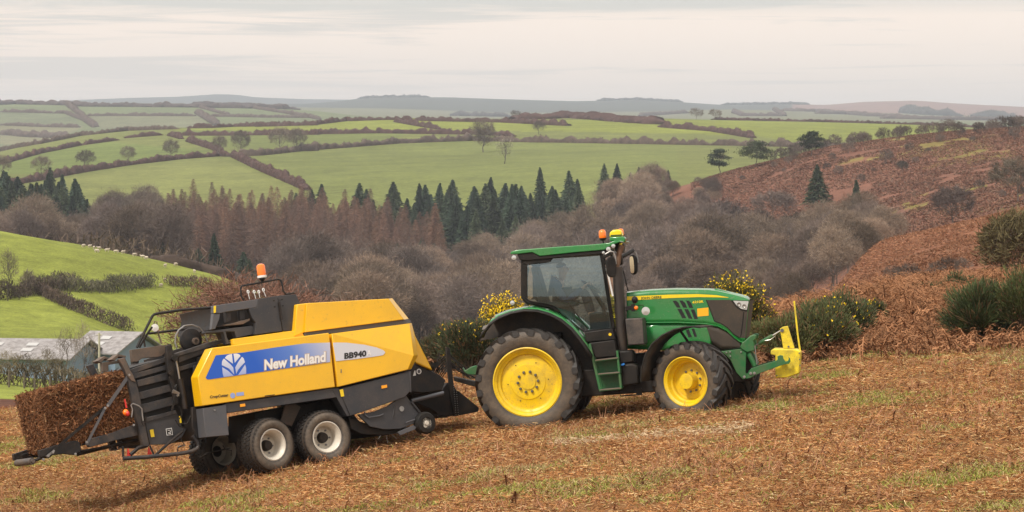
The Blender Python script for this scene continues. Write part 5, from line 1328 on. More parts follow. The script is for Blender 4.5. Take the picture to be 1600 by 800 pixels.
# cab floor, console, seat, steering wheel, inner rails
fl = TF.p3(*t1((560, 790))[0], -.8)
MB().box((ra.x + .15, -.55, 1.05), (fb.x - .02, .55, 1.15)).box((ra.x + .05, -.74, 1.15), (ra.x + .55, -.5, 1.62)).box((ra.x + .05, .5, 1.15), (ra.x + .55, .74, 1.62)).box((fb.x - .45, -.28, 1.15), (fb.x - .12, .28, 1.9)).build('cab_floor', M_BLACK, tractor, bevel=.03)
sx = TF.p3(*t1((400, 420))[0], 0).x
zs = TF.p3(*t1((400, 560))[0], 0).z
M_SEAT = dirty('dark_seat_cloth', (.035, .04, .04), .9, amt=.05)
MB().prism([(sx - .30, zs - .14), (sx + .28, zs - .12), (sx + .30, zs - .02), (sx - .22, zs - .02), (sx - .36, zs + .62), (sx - .46, zs + .60), (sx - .36, zs - .1)], -.25, .25).box((sx - .2, -.18, 1.15), (sx + .2, .18, zs - .12)).build('driver_seat', M_SEAT, tractor, bevel=.03)
sw = TF.p3(*t1((628, 462))[0], 0)
Rm = Matrix.Translation(sw) @ Matrix.Rotation(math.radians(38), 4, 'Y') @ Matrix.Rotation(math.radians(90), 4, 'X')
m = MB(); ring = [Rm @ Vector((.19 * math.cos(a), 0, .19 * math.sin(a))) for a in np.linspace(0, 2 * math.pi, 29)]
m.tube(ring, .014, 6)
for a in (1.57, 3.7, 5.7): m.tube([Rm @ Vector((0, 0, 0)), Rm @ Vector((.19 * math.cos(a), 0, .19 * math.sin(a)))], .011, 6)
m.tube([sw, sw + Vector((.22, 0, -.42))], .04, 8)
m.build('steering_wheel', M_BLACK, tractor)
m = MB().tube(T3(t1((460, 580), (600, 765)), -.55), .012, 6).tube(T3(t1((630, 610), (725, 765)), .5), .012, 6).tube(T3(t1((380, 570), (480, 560), (560, 585), (640, 570)), -.6), .012, 6)
m.prism(TX(t1((705, 582), (728, 580), (740, 668), (715, 672)), -.76), -.78, -.72)
m.build('cab_grab_rails', M_BLACK, tractor)
# tool boxes and steps under the door
MB().prism(TX(t3((105, 264), (296, 236), (318, 314), (112, 332)), -1.02), -1.02, -.62).build('sill_box', M_BLACK, tractor, bevel=.012)
MB().prism(TX(t3((134, 338), (312, 316), (332, 428), (180, 442), (162, 405)), -1.06), -1.06, -.62).build('battery_box', M_BLACK, tractor, bevel=.015)
c = TF.p3(*t3((281, 278))[0], -1.024); MB().lathe([(.026, 0), (.026, -.006), (0, -.006)], c, 20).build('round_badge', M_YEL, tractor)
m = MB().prism(TX(t3((176, 452), (338, 436), (355, 648), (208, 664)), -.84), -.84, -.82)
sd = [t3((130, 345), (146, 342), (222, 664), (205, 672)), t3((322, 392), (336, 390), (364, 652), (348, 656))]
for q in sd: m.prism(TX(q, -1.14), -1.14, -1.10); m.prism(TX(q, -1.14), -.86, -.84)
for a_, b_ in (((176, 456), (338, 437)), ((196, 552), (348, 538)), ((206, 662), (360, 648))):
    q = t3(a_, b_, (b_[0], b_[1] + 12), (a_[0], a_[1] + 12)); m.prism(TX(q, -1.14), -1.15, -.85)
m.build('cab_steps', M_GREEN_D, tractor, bevel=.004)
M_GRIP = dirty('muddy_step_grip', (.15, .13, .10), .9, amt=.5)
for a_, b_ in (((178, 454), (336, 436)), ((198, 550), (346, 537)), ((208, 660), (358, 647))):
    q = t3(a_, b_, (b_[0], b_[1] + 7), (a_[0], a_[1] + 7)); MB().prism(TX(q, -1.155), -1.158, -.98).build('step_tread', M_GRIP, tractor)
# tank below the exhaust
MB().prism(TX(t3((350, 490), (440, 478), (475, 500), (482, 622), (366, 640), (358, 520)), -1.0), -1.0, -.45).prism(TX(t3((338, 392), (425, 388), (442, 410), (445, 472), (350, 486)), -.95), -.95, -.5).build('urea_tank', M_BLACK, tractor, bevel=.03)
MB().prism(TX(t3((358, 482), (378, 477), (384, 484), (376, 492), (360, 494)), -1.01), -1.04, -1.0).build('blue_filler_cap', M_BLUE, tractor)
# exhaust
ea, eb = TF.p3(*t1((822, 318))[0], -.72), TF.p3(*t3((366, 390))[0], -.72)
m = MB().tube([ea, ea + (eb - ea) * .5, eb], .088, 20); m.build('exhaust_muffler', dirty('warm_black_exhaust', (.030, .024, .021), .5, amt=.3, dirt=(.12, .08, .05)), tractor)
d_ = (eb - ea); m = MB()
for k in range(60):
    p = ea + d_ * (k / 60.0)
    m.tube([p + Vector((.088, -.02, 0)), p + Vector((.098, -.02, 0))], .006, 4)
m.build('heat_guard_edge', M_BLACK, tractor)
m = MB().tube([ea, TF.p3(*t2((482, 440))[0], -.72), TF.p3(*t2((490, 330))[0], -.72), TF.p3(*t2((520, 240))[0], -.72)], .030, 12, .055); m.build('exhaust_outlet', dirty('rusty_exhaust_steel', (.16, .085, .05), .6, amt=.4), tractor)
m = MB().tube(T3(t1((742, 325), (760, 400), (788, 530)), -.84), .016, 8); m.build('grab_handle', M_WHITE, tractor)
m = MB().tube(T3(t1((848, 312), (870, 360), (900, 495)), -.5), .010, 6); m.build('windscreen_washer_pipe', M_BLACK, tractor)
# mirrors
def mirror(c, w, h, y, face):
    root = empty('side_mirror', (0, 0, 0)); root.parent = tractor
    V = []; 
    p = TF.p3(*c, y)
    R_ = Matrix.Rotation(math.radians(face), 4, 'Z')
    m = MB(); n = 20; out = []
    for k in range(n):
        a = 2 * math.pi * k / n; ce, se = math.cos(a), math.sin(a)
        out.append((math.copysign(abs(ce) ** .6, ce) * w / 2, math.copysign(abs(se) ** .6, se) * h / 2))
    V = [p + R_ @ Vector((x * sc_, yy_, z * sc_)) for yy_, sc_ in ((-.03, 1), (0.0, 1.06), (.05, .85)) for x, z in out]
    m.add(V, [tuple(range(n)), tuple(range(3 * n - 1, 2 * n - 1, -1))] + [(i * n + j, i * n + (j + 1) % n, (i + 1) * n + (j + 1) % n, (i + 1) * n + j) for i in range(2) for j in range(n)])
    return m, p, R_, out
m, p, R_, out = mirror(t2((398, 488))[0], .17, .33, -1.12, 35)
nm = m.build('near_mirror', M_BLACK, tractor, bevel=.006)
MB().tube(T3(t2((330, 345), (390, 308), (425, 318), (447, 380), (456, 455)), -1.05), .013, 8).build('mirror_arm', M_STEEL, tractor)
MB().prism(TX(t2((296, 362), (375, 318), (400, 330), (398, 352), (310, 398)), -.98), -.98, -.85).prism(TX(t2((300, 395), (330, 380), (345, 460), (315, 470)), -.88), -.9, -.82).build('mirror_bracket', M_BLACK, tractor, bevel=.01)
m, p, R_, out = mirror(t2((653, 462))[0], .15, .34, 1.2, -50)
m.build('far_mirror', M_BLACK, tractor, bevel=.006)
M_MIRR, _ = principled('mirror_glass', (.75, .66, .45), .08, 1.0)
MB().add([p + R_ @ Vector((x * .86 - .0, -.034, z * .88)) for x, z in out], [tuple(range(20))]).build('mirror_face', M_MIRR, tractor)
MB().tube(T3(t2((525, 372), (580, 340), (645, 300)), (.8, .95, 1.15)), .036, 12).build('mirror_arm', M_BLACK, tractor)
MB().tube(T3(t2((645, 298), (680, 325), (700, 385), (706, 440)), 1.18), .010, 6).build('mirror_arm', M_STEEL, tractor)
# roof front clutter, beacons, receiver
MB().prism(TX(t2((430, 245), (470, 215), (540, 215), (545, 250), (530, 330), (500, 300), (470, 330), (440, 300)), -.7), -.7, -.4).prism(TX(t2((505, 350), (530, 350), (528, 460), (500, 470)), -.6), -.62, -.5).build('lamp_bracket', M_BLACK, tractor, bevel=.01)
def work_lamp(c, y, r, d=.06):
    p = TF.p3(*c, y); m = MB().lathe([(r * .6, d), (r * 1.05, .02), (r * 1.1, 0)], p, 20); a = m.build('work_lamp', M_BLACK, tractor)
    MB().lathe([(r, -.001), (r * .9, -.015), (0, -.022)], p, 20).build('lamp_lens', M_LAMP, a); return a
work_lamp(t2((368, 286))[0], -.92, .040); work_lamp(t2((424, 250))[0], -.85, .036); work_lamp(t1((62, 248))[0], -.88, .045); work_lamp(t1((50, 580))[0], -.95, .042); work_lamp(t2((312, 326))[0], -.9, .026)
MB().prism(TX(t2((483, 235), (515, 215), (530, 225), (500, 248)), -.7), -.72, -.5).build('yellow_label', M_STRIPE, tractor)
def beacon(c, y, h, r, base, nm='beacon'):
    p = TF.p3(*c, y); m = MB(); n = 14; M_ = Matrix.Translation(p)
    b = MB()
    V = []
    for rr, z in ((r * .9, -h * .5), (r, -h * .3), (r, h * .1), (r * .85, h * .34), (r * .5, h * .48), (.001, h * .5)):
        for j in range(16): a = 2 * math.pi * j / 16; V.append((p.x + rr * math.cos(a), p.y + rr * math.sin(a), p.z + z))
    b.add(V, [(i * 16 + j, i * 16 + (j + 1) % 16, (i + 1) * 16 + (j + 1) % 16, (i + 1) * 16 + j) for i in range(5) for j in range(16)] + [tuple(range(15, -1, -1))])
    o = b.build(nm, M_AMBER, tractor)
    V = []
    for rr, z in ((r * .5, -h * .78), (r * .95, -h * .62), (r * .98, -h * .48)):
        for j in range(16): a = 2 * math.pi * j / 16; V.append((p.x + rr * math.cos(a), p.y + rr * math.sin(a), p.z + z))
    MB().add(V, [(i * 16 + j, i * 16 + (j + 1) % 16, (i + 1) * 16 + (j + 1) % 16, (i + 1) * 16 + j) for i in range(2) for j in range(16)] + [tuple(range(15, -1, -1)), tuple(range(32, 48))]).tube([p + Vector((0, 0, -h * .7)), TF.p3(*base, y)], .012, 8).build('beacon_stem', M_BLACK, o)
    return o
beacon(t2((300, 112))[0], -.80, .145, .064, t2((332, 305))[0]); beacon(t2((508, 92))[0], .80, .12, .055, t2((508, 190))[0])
rc = t2((378, 150), (384, 95), (420, 68), (470, 62), (512, 75), (524, 128), (520, 142))
MB().prism(TX(rc, -.12), -.12, .14).build('receiver_dome', M_STRIPE, tractor, bevel=.03)
MB().prism(TX(t2((380, 148), (520, 140), (556, 152), (558, 195), (540, 214), (470, 196), (382, 196)), -.14), -.14, .16).build('receiver_base', M_GREEN, tractor, bevel=.02)
MB().prism(TX(t2((392, 124), (520, 118), (520, 132), (394, 140)), -.125), -.128, -.124).build('receiver_label', M_LETTER, tractor)

# bonnet
def S(x):
    return -.43 + .06 * max(0, min(1, (x - 2.9) / .8)) + .16 * max(0, min(1, (x - 3.55) / .55)) ** 2
sh_ = t4((60, 122), (300, 98), (560, 88), (900, 92), (1000, 104), (1100, 126), (1240, 162), (1341, 194))
botA = t4((60, 445), (300, 433), (600, 430), (880, 447), (1020, 478), (1120, 532), (1200, 602), (1285, 642), (1298, 600), (1325, 330), (1341, 200))
bonnet = panel(TF, sh_, botA, S, 0, 70, 8).build('bonnet_side', M_GREEN, tractor, solid=.012, angle=60); flip_y(bonnet)
# swage: darker fold lines are real raised ribs
MB().tube([TF.surf(*q, S, -.006) for q in t4((60, 440), (300, 428), (600, 426), (880, 440), (1010, 462), (1100, 505), (1180, 580), (1240, 625), (1290, 636))], .012, 6).build('bonnet_swage', M_GREEN, tractor)
crest = t4((60, 106), (300, 82), (560, 70), (900, 74), (1000, 84), (1100, 104), (1240, 135), (1320, 158), (1345, 186))
A_, B_, K = [], [], []
for i in range(40):
    t = i / 39; x = sh_[0][0] + (sh_[-1][0] - sh_[0][0]) * t
    s0 = TF.surf(x, interp(sh_, x), S, 0); cz = TF.p3(x, interp(crest, x), 0).z
    row = [s0]; 
    for f in (.95, .85, .6, .3, 0): row.append(Vector((s0.x, s0.y * f, s0.z + (cz - s0.z) * (1 - f ** 3.0))))
    row += [Vector((q.x, -q.y, q.z)) for q in row[-2::-1]]; K.append(row)
m = MB(); k = len(K[0]); m.add([p for r in K for p in r], [(i * k + j, (i + 1) * k + j, (i + 1) * k + j + 1, i * k + j + 1) for i in range(39) for j in range(k - 1)])
m.build('bonnet_top', M_GREEN, tractor, solid=.012, angle=60)
rs = t4((958, 92), (985, 76), (1100, 105), (1240, 150), (1330, 180), (1340, 192), (1240, 160), (1100, 124))
MB().prism([(p.x, p.z + .004) for p in [TF.surf(*q, -.27) for q in rs]], -.27, .27).build('bonnet_nose_cap', M_GREEN, tractor, bevel=.02)
# nose front face
nf = []
for t in np.linspace(0, 1, 8):
    q = t4((1341 - 46 * t, 194 + 396 * t))[0]; nf.append(TF.surf(*q, S, .002))
m = MB(); V = []
for p in nf:
    for f in (1, .8, .4, 0, -.4, -.8, -1): V.append(Vector((p.x + .05 * (1 - f * f), p.y * f, p.z)))
m.add(V, [(i * 7 + j, (i + 1) * 7 + j, (i + 1) * 7 + j + 1, i * 7 + j + 1) for i in range(7) for j in range(6)]); m.build('nose_grille', M_GRILLE, tractor, angle=60)
botB = t4((60, 700), (450, 720), (890, 720), (945, 640)); topB = t4((60, 440), (300, 430), (600, 428), (880, 445), (945, 462))
pb = panel(TF, topB, botB, lambda x: S(x) + .03, 0, 40, 5).build('engine_side_panel', M_GREEN, tractor, solid=.012, angle=60); flip_y(pb)
MB().lathe([(.20, 0), (.205, -.012), (.19, -.02), (0, -.02)], TF.p3(*t4((360, 580))[0], -.41), 40).build('round_side_cover', M_GREEN, tractor)
o = panel(TF, t4((893, 462), (1020, 480), (1120, 536), (1200, 606), (1252, 645)), t4((893, 468), (950, 640), (1050, 708), (1252, 688)), lambda x: S(x) + .015, 0, 24, 4).build('lower_grille', M_GRILLE, tractor, solid=.01); flip_y(o)
o = panel(TF, t4((890, 192), (1140, 190), (1180, 235), (1260, 300), (1322, 312)), t4((890, 196), (975, 408), (1040, 430), (1110, 474), (1180, 545), (1240, 582), (1297, 588), (1322, 320)), S, -.010, 36, 6).build('side_grille', M_GRILLE, tractor); flip_y(o)
MB().tube([TF.surf(*q, S, -.012) for q in t4((890, 190), (975, 412), (1040, 434), (1110, 478), (1180, 550), (1240, 586))], .007, 5).build('grille_edge', M_BLACK, tractor)
MB().tube([TF.surf(*q, S, -.012) for q in t4((1280, 315), (1270, 420), (1248, 575))], .008, 5).prism([TF.xz(*q, -.30) for q in t4((1258, 458), (1285, 458), (1290, 520), (1270, 532), (1252, 500))], -.34, -.28).build('grille_latch', M_BLACK, tractor)
o = panel(TF, t4((1148, 194), (1336, 198)), t4((1148, 198), (1180, 245), (1215, 282), (1262, 305), (1320, 314), (1336, 210)), S, -.014, 20, 4).build('headlight_surround', M_BLACK, tractor)
h1 = panel(TF, t4((1172, 199), (1330, 204)), t4((1172, 201), (1205, 246), (1255, 284), (1312, 294), (1330, 215)), S, -.020, 20, 4).build('headlight', M_LAMP, tractor)
flip_y(h1); flip_y(o)
m = MB()
for c in ((1230, 235), (1285, 255)): m.lathe([(.035, 0), (.028, -.012), (.015, -.004), (0, -.004)], TF.surf(*t4(c)[0], S, -.026), 16)
m.build('headlight_reflectors', M_STEEL, tractor)
panel(TF, t4((65, 156), (200, 149), (500, 136), (800, 130), (1000, 142), (1120, 163)), t4((65, 196), (200, 190), (500, 172), (800, 161), (1000, 163), (1120, 167)), S, -.010, 40, 2).build('yellow_stripe', M_STRIPE, tractor)
text_mesh(TF, 'JOHN DEERE', t4((208, 184))[0], t4((424, 172))[0], 3.5, S, -.015, M_LETTER, 'bonnet_lettering', tractor, bold=.02)
text_mesh(TF, '6210R', t4((748, 226))[0], t4((862, 218))[0], 3.4, S, -.012, M_STRIPE, 'model_lettering', tractor, bold=.03)
for q in ([(540, 200), (575, 198), (600, 220), (622, 272), (582, 268)], [(610, 198), (640, 196), (668, 220), (692, 272), (650, 270)], [(680, 198), (708, 198), (735, 225), (753, 275), (712, 272)], [(588, 284), (632, 284), (682, 382), (640, 380)], [(660, 286), (702, 287), (746, 386), (708, 385)], [(728, 290), (766, 290), (804, 390), (765, 389)], ):
    decal(TF, t4(*q), S, -.010).build('bonnet_vent', M_HOLE, tractor)
for q in ([(675, 502), (708, 496), (740, 575), (705, 580)], [(735, 490), (765, 488), (795, 572), (768, 576)]):
    decal(TF, t4(*q), lambda x: S(x) + .03, -.010).build('engine_vent', M_HOLE, tractor)
decal(TF, t4((795, 282), (912, 270), (915, 354), (800, 364)), S, -.010).build('warning_sticker', M_ORANGE, tractor)
# fold line along the bonnet side
MB().tube([TF.surf(*q, S, -.003) for q in t4((330, 205), (420, 207), (535, 208))], .006, 4).tube([TF.surf(*q, S, -.003) for q in t4((220, 285), (400, 282), (580, 282))], .004, 4).build('bonnet_crease', M_GREEN, tractor)
# lamp cluster beside the bonnet
p = TF.p3(*t4((146, 190))[0], -.95); MB().ell(p, (.055, .06, .062)).build('side_lamp_housing', M_BLACK, tractor)
p = TF.p3(*t4((158, 275))[0], -.95); MB().lathe([(.035, .05), (.038, 0), (.02, -.03), (0, -.035)], p, 16).build('indicator_lamp', M_AMBER, tractor)
MB().box(TF.p3(*t4((50, 300))[0], -.93), TF.p3(*t4((140, 250))[0], -.80)).prism(TX(t4((108, 235), (145, 230), (148, 310), (112, 312)), -.93), -.96, -.86).tube(T3(t4((178, 245), (232, 245), (240, 290)), -.93), .007, 6).tube([TF.p3(*t4((130, 240))[0], -.9), TF.p3(*t4((60, 300))[0], -.5)], .02, 6).build('lamp_arm', M_BLACK, tractor)
p = TF.p3(*t4((260, 307))[0], -.95); MB().lathe([(.066, .01), (.07, -.005), (0, -.012)], p, 24).build('wide_angle_mirror', M_LAMP, tractor)
bpy.data.objects['wide_angle_mirror'].scale = (1, 1, 1)
MB().prism(TX(t4((45, 388), (222, 380), (246, 652), (76, 664)), -1.02), -1.02, -.40).build('air_filter_box', dirty('scuffed_black_box', (.03, .028, .026), .5, dirt=(.20, .15, .12), amt=.4, scale=4), tractor, bevel=.015)
# front mudguard
fo = t7((8, 432), (12, 330), (40, 228), (92, 140), (170, 72), (260, 27), (340, 8), (420, 2), (474, 8))
A_ = T3(fo, -1.24); B_ = [p + ax * .42 for p in A_]
MB().strip(A_, B_).build('front_mudguard', M_FENDER, tractor, solid=.018, angle=60)
A2 = [p + Vector((0, 0, -.02)) for p in A_]
MB().tube(A_, .016, 6).tube([p for p in B_], .012, 6).tube([A_[5] + ax * .2, c_near + ax * .3 + Vector((0, 0, .35)), c_near + ax * .35], .022, 8).build('mudguard_stay', M_BLACK, tractor)
o2 = [(p.x + .35, -p.y * .92, p.z) for p in A_]; o3 = [(p.x + .35 - .42 * ax.x * 0, -p.y * .92 - .4, p.z) for p in A_]
MB().strip(o2, o3).build('front_mudguard', M_FENDER, tractor, solid=.018, angle=60)
# front linkage
def both(name, pts, y, d, mat, bev=.008):
    o = MB().prism(TX(t5(*pts), y), y, y + d).build(name, mat, tractor, bevel=bev); flip_y(o); return o
both('linkage_side_plate', [(205, 392), (230, 392), (380, 372), (440, 400), (434, 425), (428, 585), (470, 620), (405, 648), (345, 582), (292, 470), (262, 440)], -.42, .05, M_GREEN_D)
both('linkage_head', [(378, 352), (400, 318), (470, 255), (498, 243), (526, 250), (520, 285), (500, 300), (508, 345), (512, 388), (440, 405), (388, 372)], -.45, .12, M_GREEN_D, .015)
MB().box(TF.p3(*t5((400, 420))[0], -.4) , Vector((TF.p3(*t5((500, 290))[0], .4).x, .4, TF.p3(*t5((500, 290))[0], .4).z))).build('linkage_crossmember', M_GREEN_D, tractor, bevel=.02)
o = MB().tube(T3(t5((455, 415), (512, 525)), -.40), .042, 12).build('lift_cylinder', M_GREEN_D, tractor); flip_y(o)
MB().tube(T3(t5((512, 345), (520, 440), (530, 510)), -.45), .010, 8).tube(T3(t5((540, 500), (520, 420)), -.40), .008, 6).build('lift_rod', M_STEEL, tractor)
both('lower_link', [(432, 640), (440, 600), (462, 565), (482, 545), (552, 522), (700, 478), (716, 468), (712, 440), (735, 428), (762, 432), (766, 458), (785, 485), (808, 478), (815, 455), (806, 440), (826, 458), (830, 485), (815, 505), (775, 512), (735, 524), (560, 588), (470, 632)], -.50, .05, M_GREEN_D)
m = MB()
for c in ((418, 622), (475, 590), (508, 588)): m.lathe([(.024, -.02), (.024, -.05), (0, -.052)], TF.p3(*t5(c)[0], -.47), 12)
for c in ((257, 405), (290, 400), (292, 438), (388, 400)): m.lathe([(.014, -.0), (.014, -.02), (0, -.022)], TF.p3(*t5(c)[0], -.42), 8)
m.build('linkage_pins', M_STEEL, tractor)
MB().tube(T3(t5((545, 325), (610, 288), (672, 252)), 0), .030, 10).build('top_link', M_GREEN_D, tractor)
MB().tube(T3(t5((515, 345), (560, 318)), 0), .014, 8).tube(T3(t5((660, 258), (745, 208)), 0), .012, 8).tube(T3(t5((600, 300), (650, 290), (690, 262), (700, 240)), -.03), .006, 5).build('top_link_rods', M_STEEL, tractor)
# rear linkage and hoses
r8 = crop(600, 520, 4.444)
MB().prism(TX(r8((480, 305), (620, 335), (690, 345), (690, 385), (620, 372), (485, 335)), -.1), -.1, .1).build('tractor_drawbar', M_CHASSIS, tractor, bevel=.01)
MB().prism(TX(r8((548, 240), (566, 262), (600, 238), (640, 225), (660, 250), (640, 292), (580, 288), (556, 270)), -.35), -.38, -.30).build('rear_link_arm', M_GREEN_D, tractor, bevel=.01)
m = MB()
for k, (a, b, c_) in enumerate([((455, 165), (520, 215), (600, 320)), ((450, 190), (505, 235), (585, 310)), ((462, 210), (500, 280), (620, 300)), ((455, 235), (520, 250), (640, 315)), ((458, 150), (540, 240), (640, 285))]):
    pts = [Vector(T3(r8(q), -.1 + .06 * k)[0]) for q in (a, b, c_)]
    m.tube([pts[0] * (1 - t) ** 2 + pts[1] * 2 * t * (1 - t) + pts[2] * t * t for t in np.linspace(0, 1, 9)], .011, 6)
m.build('hydraulic_hoses', M_BLACK, tractor)

# yellow front weight held by the linkage
weight = tag(empty('front_weight', mat=TF.M @ Matrix.Translation(TF.p3(*t5((810, 560))[0], 0))), 'scuffed yellow weight block with upright bracket hung on the tractor nose', 'weight')
WI = Matrix.Translation(-TF.p3(*t5((810, 560))[0], 0))
def wadd(mb, name, mat, bev=0): 
    mb.v = [tuple(WI @ Vector(v)) for v in mb.v]; return mb.build(name, mat, weight, bevel=bev)
wadd(MB().prism(TX(t5((652, 388), (680, 372), (880, 380), (918, 400), (908, 590), (800, 628), (700, 634), (694, 610), (694, 430), (652, 424)), -.36), -.36, .36), 'weight_block', M_WEIGHT, .015)
wadd(MB().prism(TX(t5((735, 192), (760, 176), (805, 168), (865, 362), (862, 368), (765, 370)), -.06), -.06, .06), 'top_bracket', M_WEIGHT, .01)
wadd(MB().tube(T3(t5((915, 388), (895, 250), (868, 0), (862, -55)), -.3), .020, 4), 'marker_pole', M_WEIGHT)
mm_ = MB(); 
for c, r_ in (((755, 207), .030), ((812, 352), .018)): mm_.lathe([(r_, 0), (r_, -.02), (0, -.02)], TF.p3(*t5(c)[0], -.06), 14)
for c in ((910, 410), (912, 465), (915, 520), (708, 610)): mm_.lathe([(.012, 0), (.012, -.01), (0, -.01)], TF.p3(*t5(c)[0], -.362), 8)
wadd(mm_, 'pins', M_BOLT)

# ------------------------------------------------------------------ the driver
def skin_body(name, verts, edges, radii, root_i, mat, parent, sub=2):
    me = bpy.data.meshes.new(name); me.from_pydata(verts, edges, []); o = bpy.data.objects.new(name, me); col.objects.link(o); o.parent = parent
    o.modifiers.new('skin', 'SKIN'); me.skin_vertices.new() if not me.skin_vertices else None
    sv = me.skin_vertices[0].data
    for i, r in enumerate(radii): sv[i].radius = (r, r) if not isinstance(r, tuple) else r
    sv[root_i].use_root = True
    s = o.modifiers.new('sub', 'SUBSURF'); s.levels = sub; s.render_levels = sub
    dg = bpy.context.evaluated_depsgraph_get(); nm = bpy.data.meshes.new_from_object(o.evaluated_get(dg)); o.modifiers.clear(); o.data = nm
    nm.materials.clear(); nm.materials.append(mat); nm.polygons.foreach_set('use_smooth', [True] * len(nm.polygons)); return o
hd = TF.p3(*t1((418, 335))[0], 0)
person = tag(empty('person', mat=TF.M @ Matrix.Translation(Vector((sx - .05, 0, zs)))), 'driver in a dark jacket sitting in the cab with hands on the wheel', 'person')
M_SKIN, _ = principled('skin', (.42, .24, .17), .6); M_JACKET, _ = principled('navy_jacket', (.03, .045, .085), .8); M_TROUSER, _ = principled('dark_trousers', (.03, .03, .035), .9); M_HAIR, _ = principled('short_dark_hair', (.035, .028, .022), .9)
o0 = Vector((sx - .05, 0, zs)); H = hd - o0; Wc = sw - o0
def limb_pts(): pass
vs = [Vector((0, 0, .10)), Vector((-.02, 0, .30)), Vector((H.x * .35 - .02, 0, H.z - .30)), Vector((H.x * .7, 0, H.z - .18)), H + Vector((0, 0, -.07)), H + Vector((.012, 0, .02)), H + Vector((0, 0, .09))]
rd = [.15, .135, .13, .055, .075, .092, .070]
ed = [(i, i + 1) for i in range(6)]
jv, jr, je = [vs[0], vs[1], vs[2], vs[2] + Vector((.03, 0, .09))], [.175, .165, .17, .085], [(0, 1), (1, 2), (2, 3)]
for sg in (-1, 1):
    shd = vs[2] + Vector((0, sg * .20, -.01)); el_ = shd + Vector((.14, sg * .07, -.25)); hand = Wc + Vector((-.05, sg * .16, .05)); wr = hand + (el_ - hand).normalized() * .07
    b = len(vs); vs += [shd, el_, wr, hand]; rd += [.055, .042, .028, .030]; ed += [(2, b), (b, b + 1), (b + 1, b + 2), (b + 2, b + 3)]
    fd = Vector((.55, 0, .25)).normalized()
    for k in range(4):
        q = len(vs); f0 = hand + Vector((.01, (k - 1.5) * .020, .0)); f1 = f0 + fd * .045; f2 = f1 + Vector((.018, 0, -.035 - .004 * k)); vs += [f1, f2]; rd += [.009, .008]; ed += [(b + 3, q), (q, q + 1)]
    q = len(vs); vs += [hand + Vector((.03, -sg * .035, .02)), hand + Vector((.06, -sg * .03, .01))]; rd += [.011, .009]; ed += [(b + 3, q), (q, q + 1)]
    hip = Vector((.02, sg * .10, .06)); kn = Vector((.46, sg * .16, .12)); an = Vector((.56, sg * .16, -.30)); toe = an + Vector((.17, 0, -.06))
    b = len(vs); vs += [hip, kn, an, toe]; rd += [.09, .06, .042, .038]; ed += [(0, b), (b, b + 1), (b + 1, b + 2), (b + 2, b + 3)]
    b = len(jv); jv += [shd, el_, wr + (el_ - wr) * .08]; jr += [.080, .062, .045]; je += [(2, b), (b, b + 1), (b + 1, b + 2)]
body = skin_body('body', [tuple(v) for v in vs], ed, rd, 0, M_SKIN, person)
skin_body('jacket', [tuple(v) for v in jv], je, jr, 0, M_JACKET, person)
tv_ = [Vector((0, 0, .10))]; te, tr_ = [], [.165]
for sg in (-1, 1):
    b = len(tv_); tv_ += [Vector((.05, sg * .10, .07)), Vector((.46, sg * .16, .12)), Vector((.555, sg * .16, -.27))]; tr_ += [.10, .075, .06]; te += [(0, b), (b, b + 1), (b + 1, b + 2)]
skin_body('trousers', [tuple(v) for v in tv_], te, tr_, 0, M_TROUSER, person)
m = MB().ell(H + Vector((-.018, 0, .035)), (.094, .082, .094), z0=.0); m.build('hair', M_HAIR, person)
m = MB().ell(H + Vector((.098, 0, -.005)), (.020, .014, .028), 8, 6).ell(H + Vector((.0, -.088, -.005)), (.022, .012, .034), 8, 6).ell(H + Vector((.0, .088, -.005)), (.022, .012, .034), 8, 6); m.build('nose_and_ears', M_SKIN, body)
m = MB().ell(H + Vector((.088, -.034, .022)), (.010, .012, .009), 8, 6).ell(H + Vector((.088, .034, .022)), (.010, .012, .009), 8, 6); m.build('eyes', M_HOLE, body)
m = MB().ell(H + Vector((.092, 0, -.048)), (.007, .024, .005), 8, 6); m.build('mouth', M_RED, body)

# ------------------------------------------------------------------ baler
BF = Frame(30, 5.0, 7.0, (0, -1.20, .42), P(511, 683, 43.9))
b1 = crop(0, 540, 4); b2 = crop(140, 460, 4); b3 = crop(200, 400, 5); b4 = crop(180, 600, 5); b5 = crop(300, 490, 5); b6 = crop(350, 590, 5); b7 = crop(450, 450, 4.704); b8 = crop(600, 520, 4.444); cc = crop(290, 400, 2.222)
def BX(pts, y): return [BF.xz(a, b, y) for a, b in pts]
def B3(pts, y):
    if not isinstance(y, (list, tuple)): y = [y] * len(pts)
    return [BF.p3(a, b, c) for (a, b), c in zip(pts, y)]
baler = tag(empty('baler', mat=BF.M), 'yellow and grey square baler with blue side decal hitched behind the tractor', 'baler')
M_NHY = dirty('golden_yellow_paint', (.85, .48, .004), .30, amt=.15, coat=.35, scale=1.2, dirt=(.30, .19, .06))
M_DG = dirty('dark_grey_paint', (.030, .031, .036), .42, amt=.22, scale=2.5, dirt=(.13, .105, .085))
M_MG = dirty('mid_grey_paint', (.075, .078, .088), .4, amt=.25, scale=2.5, dirt=(.15, .12, .10))
M_BODY = dirty('baler_black_steel', (.010, .010, .011), .5, amt=.35, scale=5, dirt=(.07, .045, .028), spec=.35)
M_RAIL = dirty('worn_chamber_steel', (.020, .020, .023), .45, amt=.35, scale=5, dirt=(.14, .10, .07))
M_RUST = dirty('rusty_steel', (.09, .07, .055), .7, amt=.6, scale=6, dirt=(.17, .11, .075))
M_CREAM = dirty('cream_wheel_paint', (.62, .58, .50), .4, amt=.25, scale=5, dirt=(.30, .24, .17))
def bp_(name, pts, y, d, mat, bev=.006, both_=False, par=None):
    o = MB().prism(BX(pts, y), y, y + d).build(name, mat, par or baler, bevel=bev)
    if both_: flip_y(o)
    return o
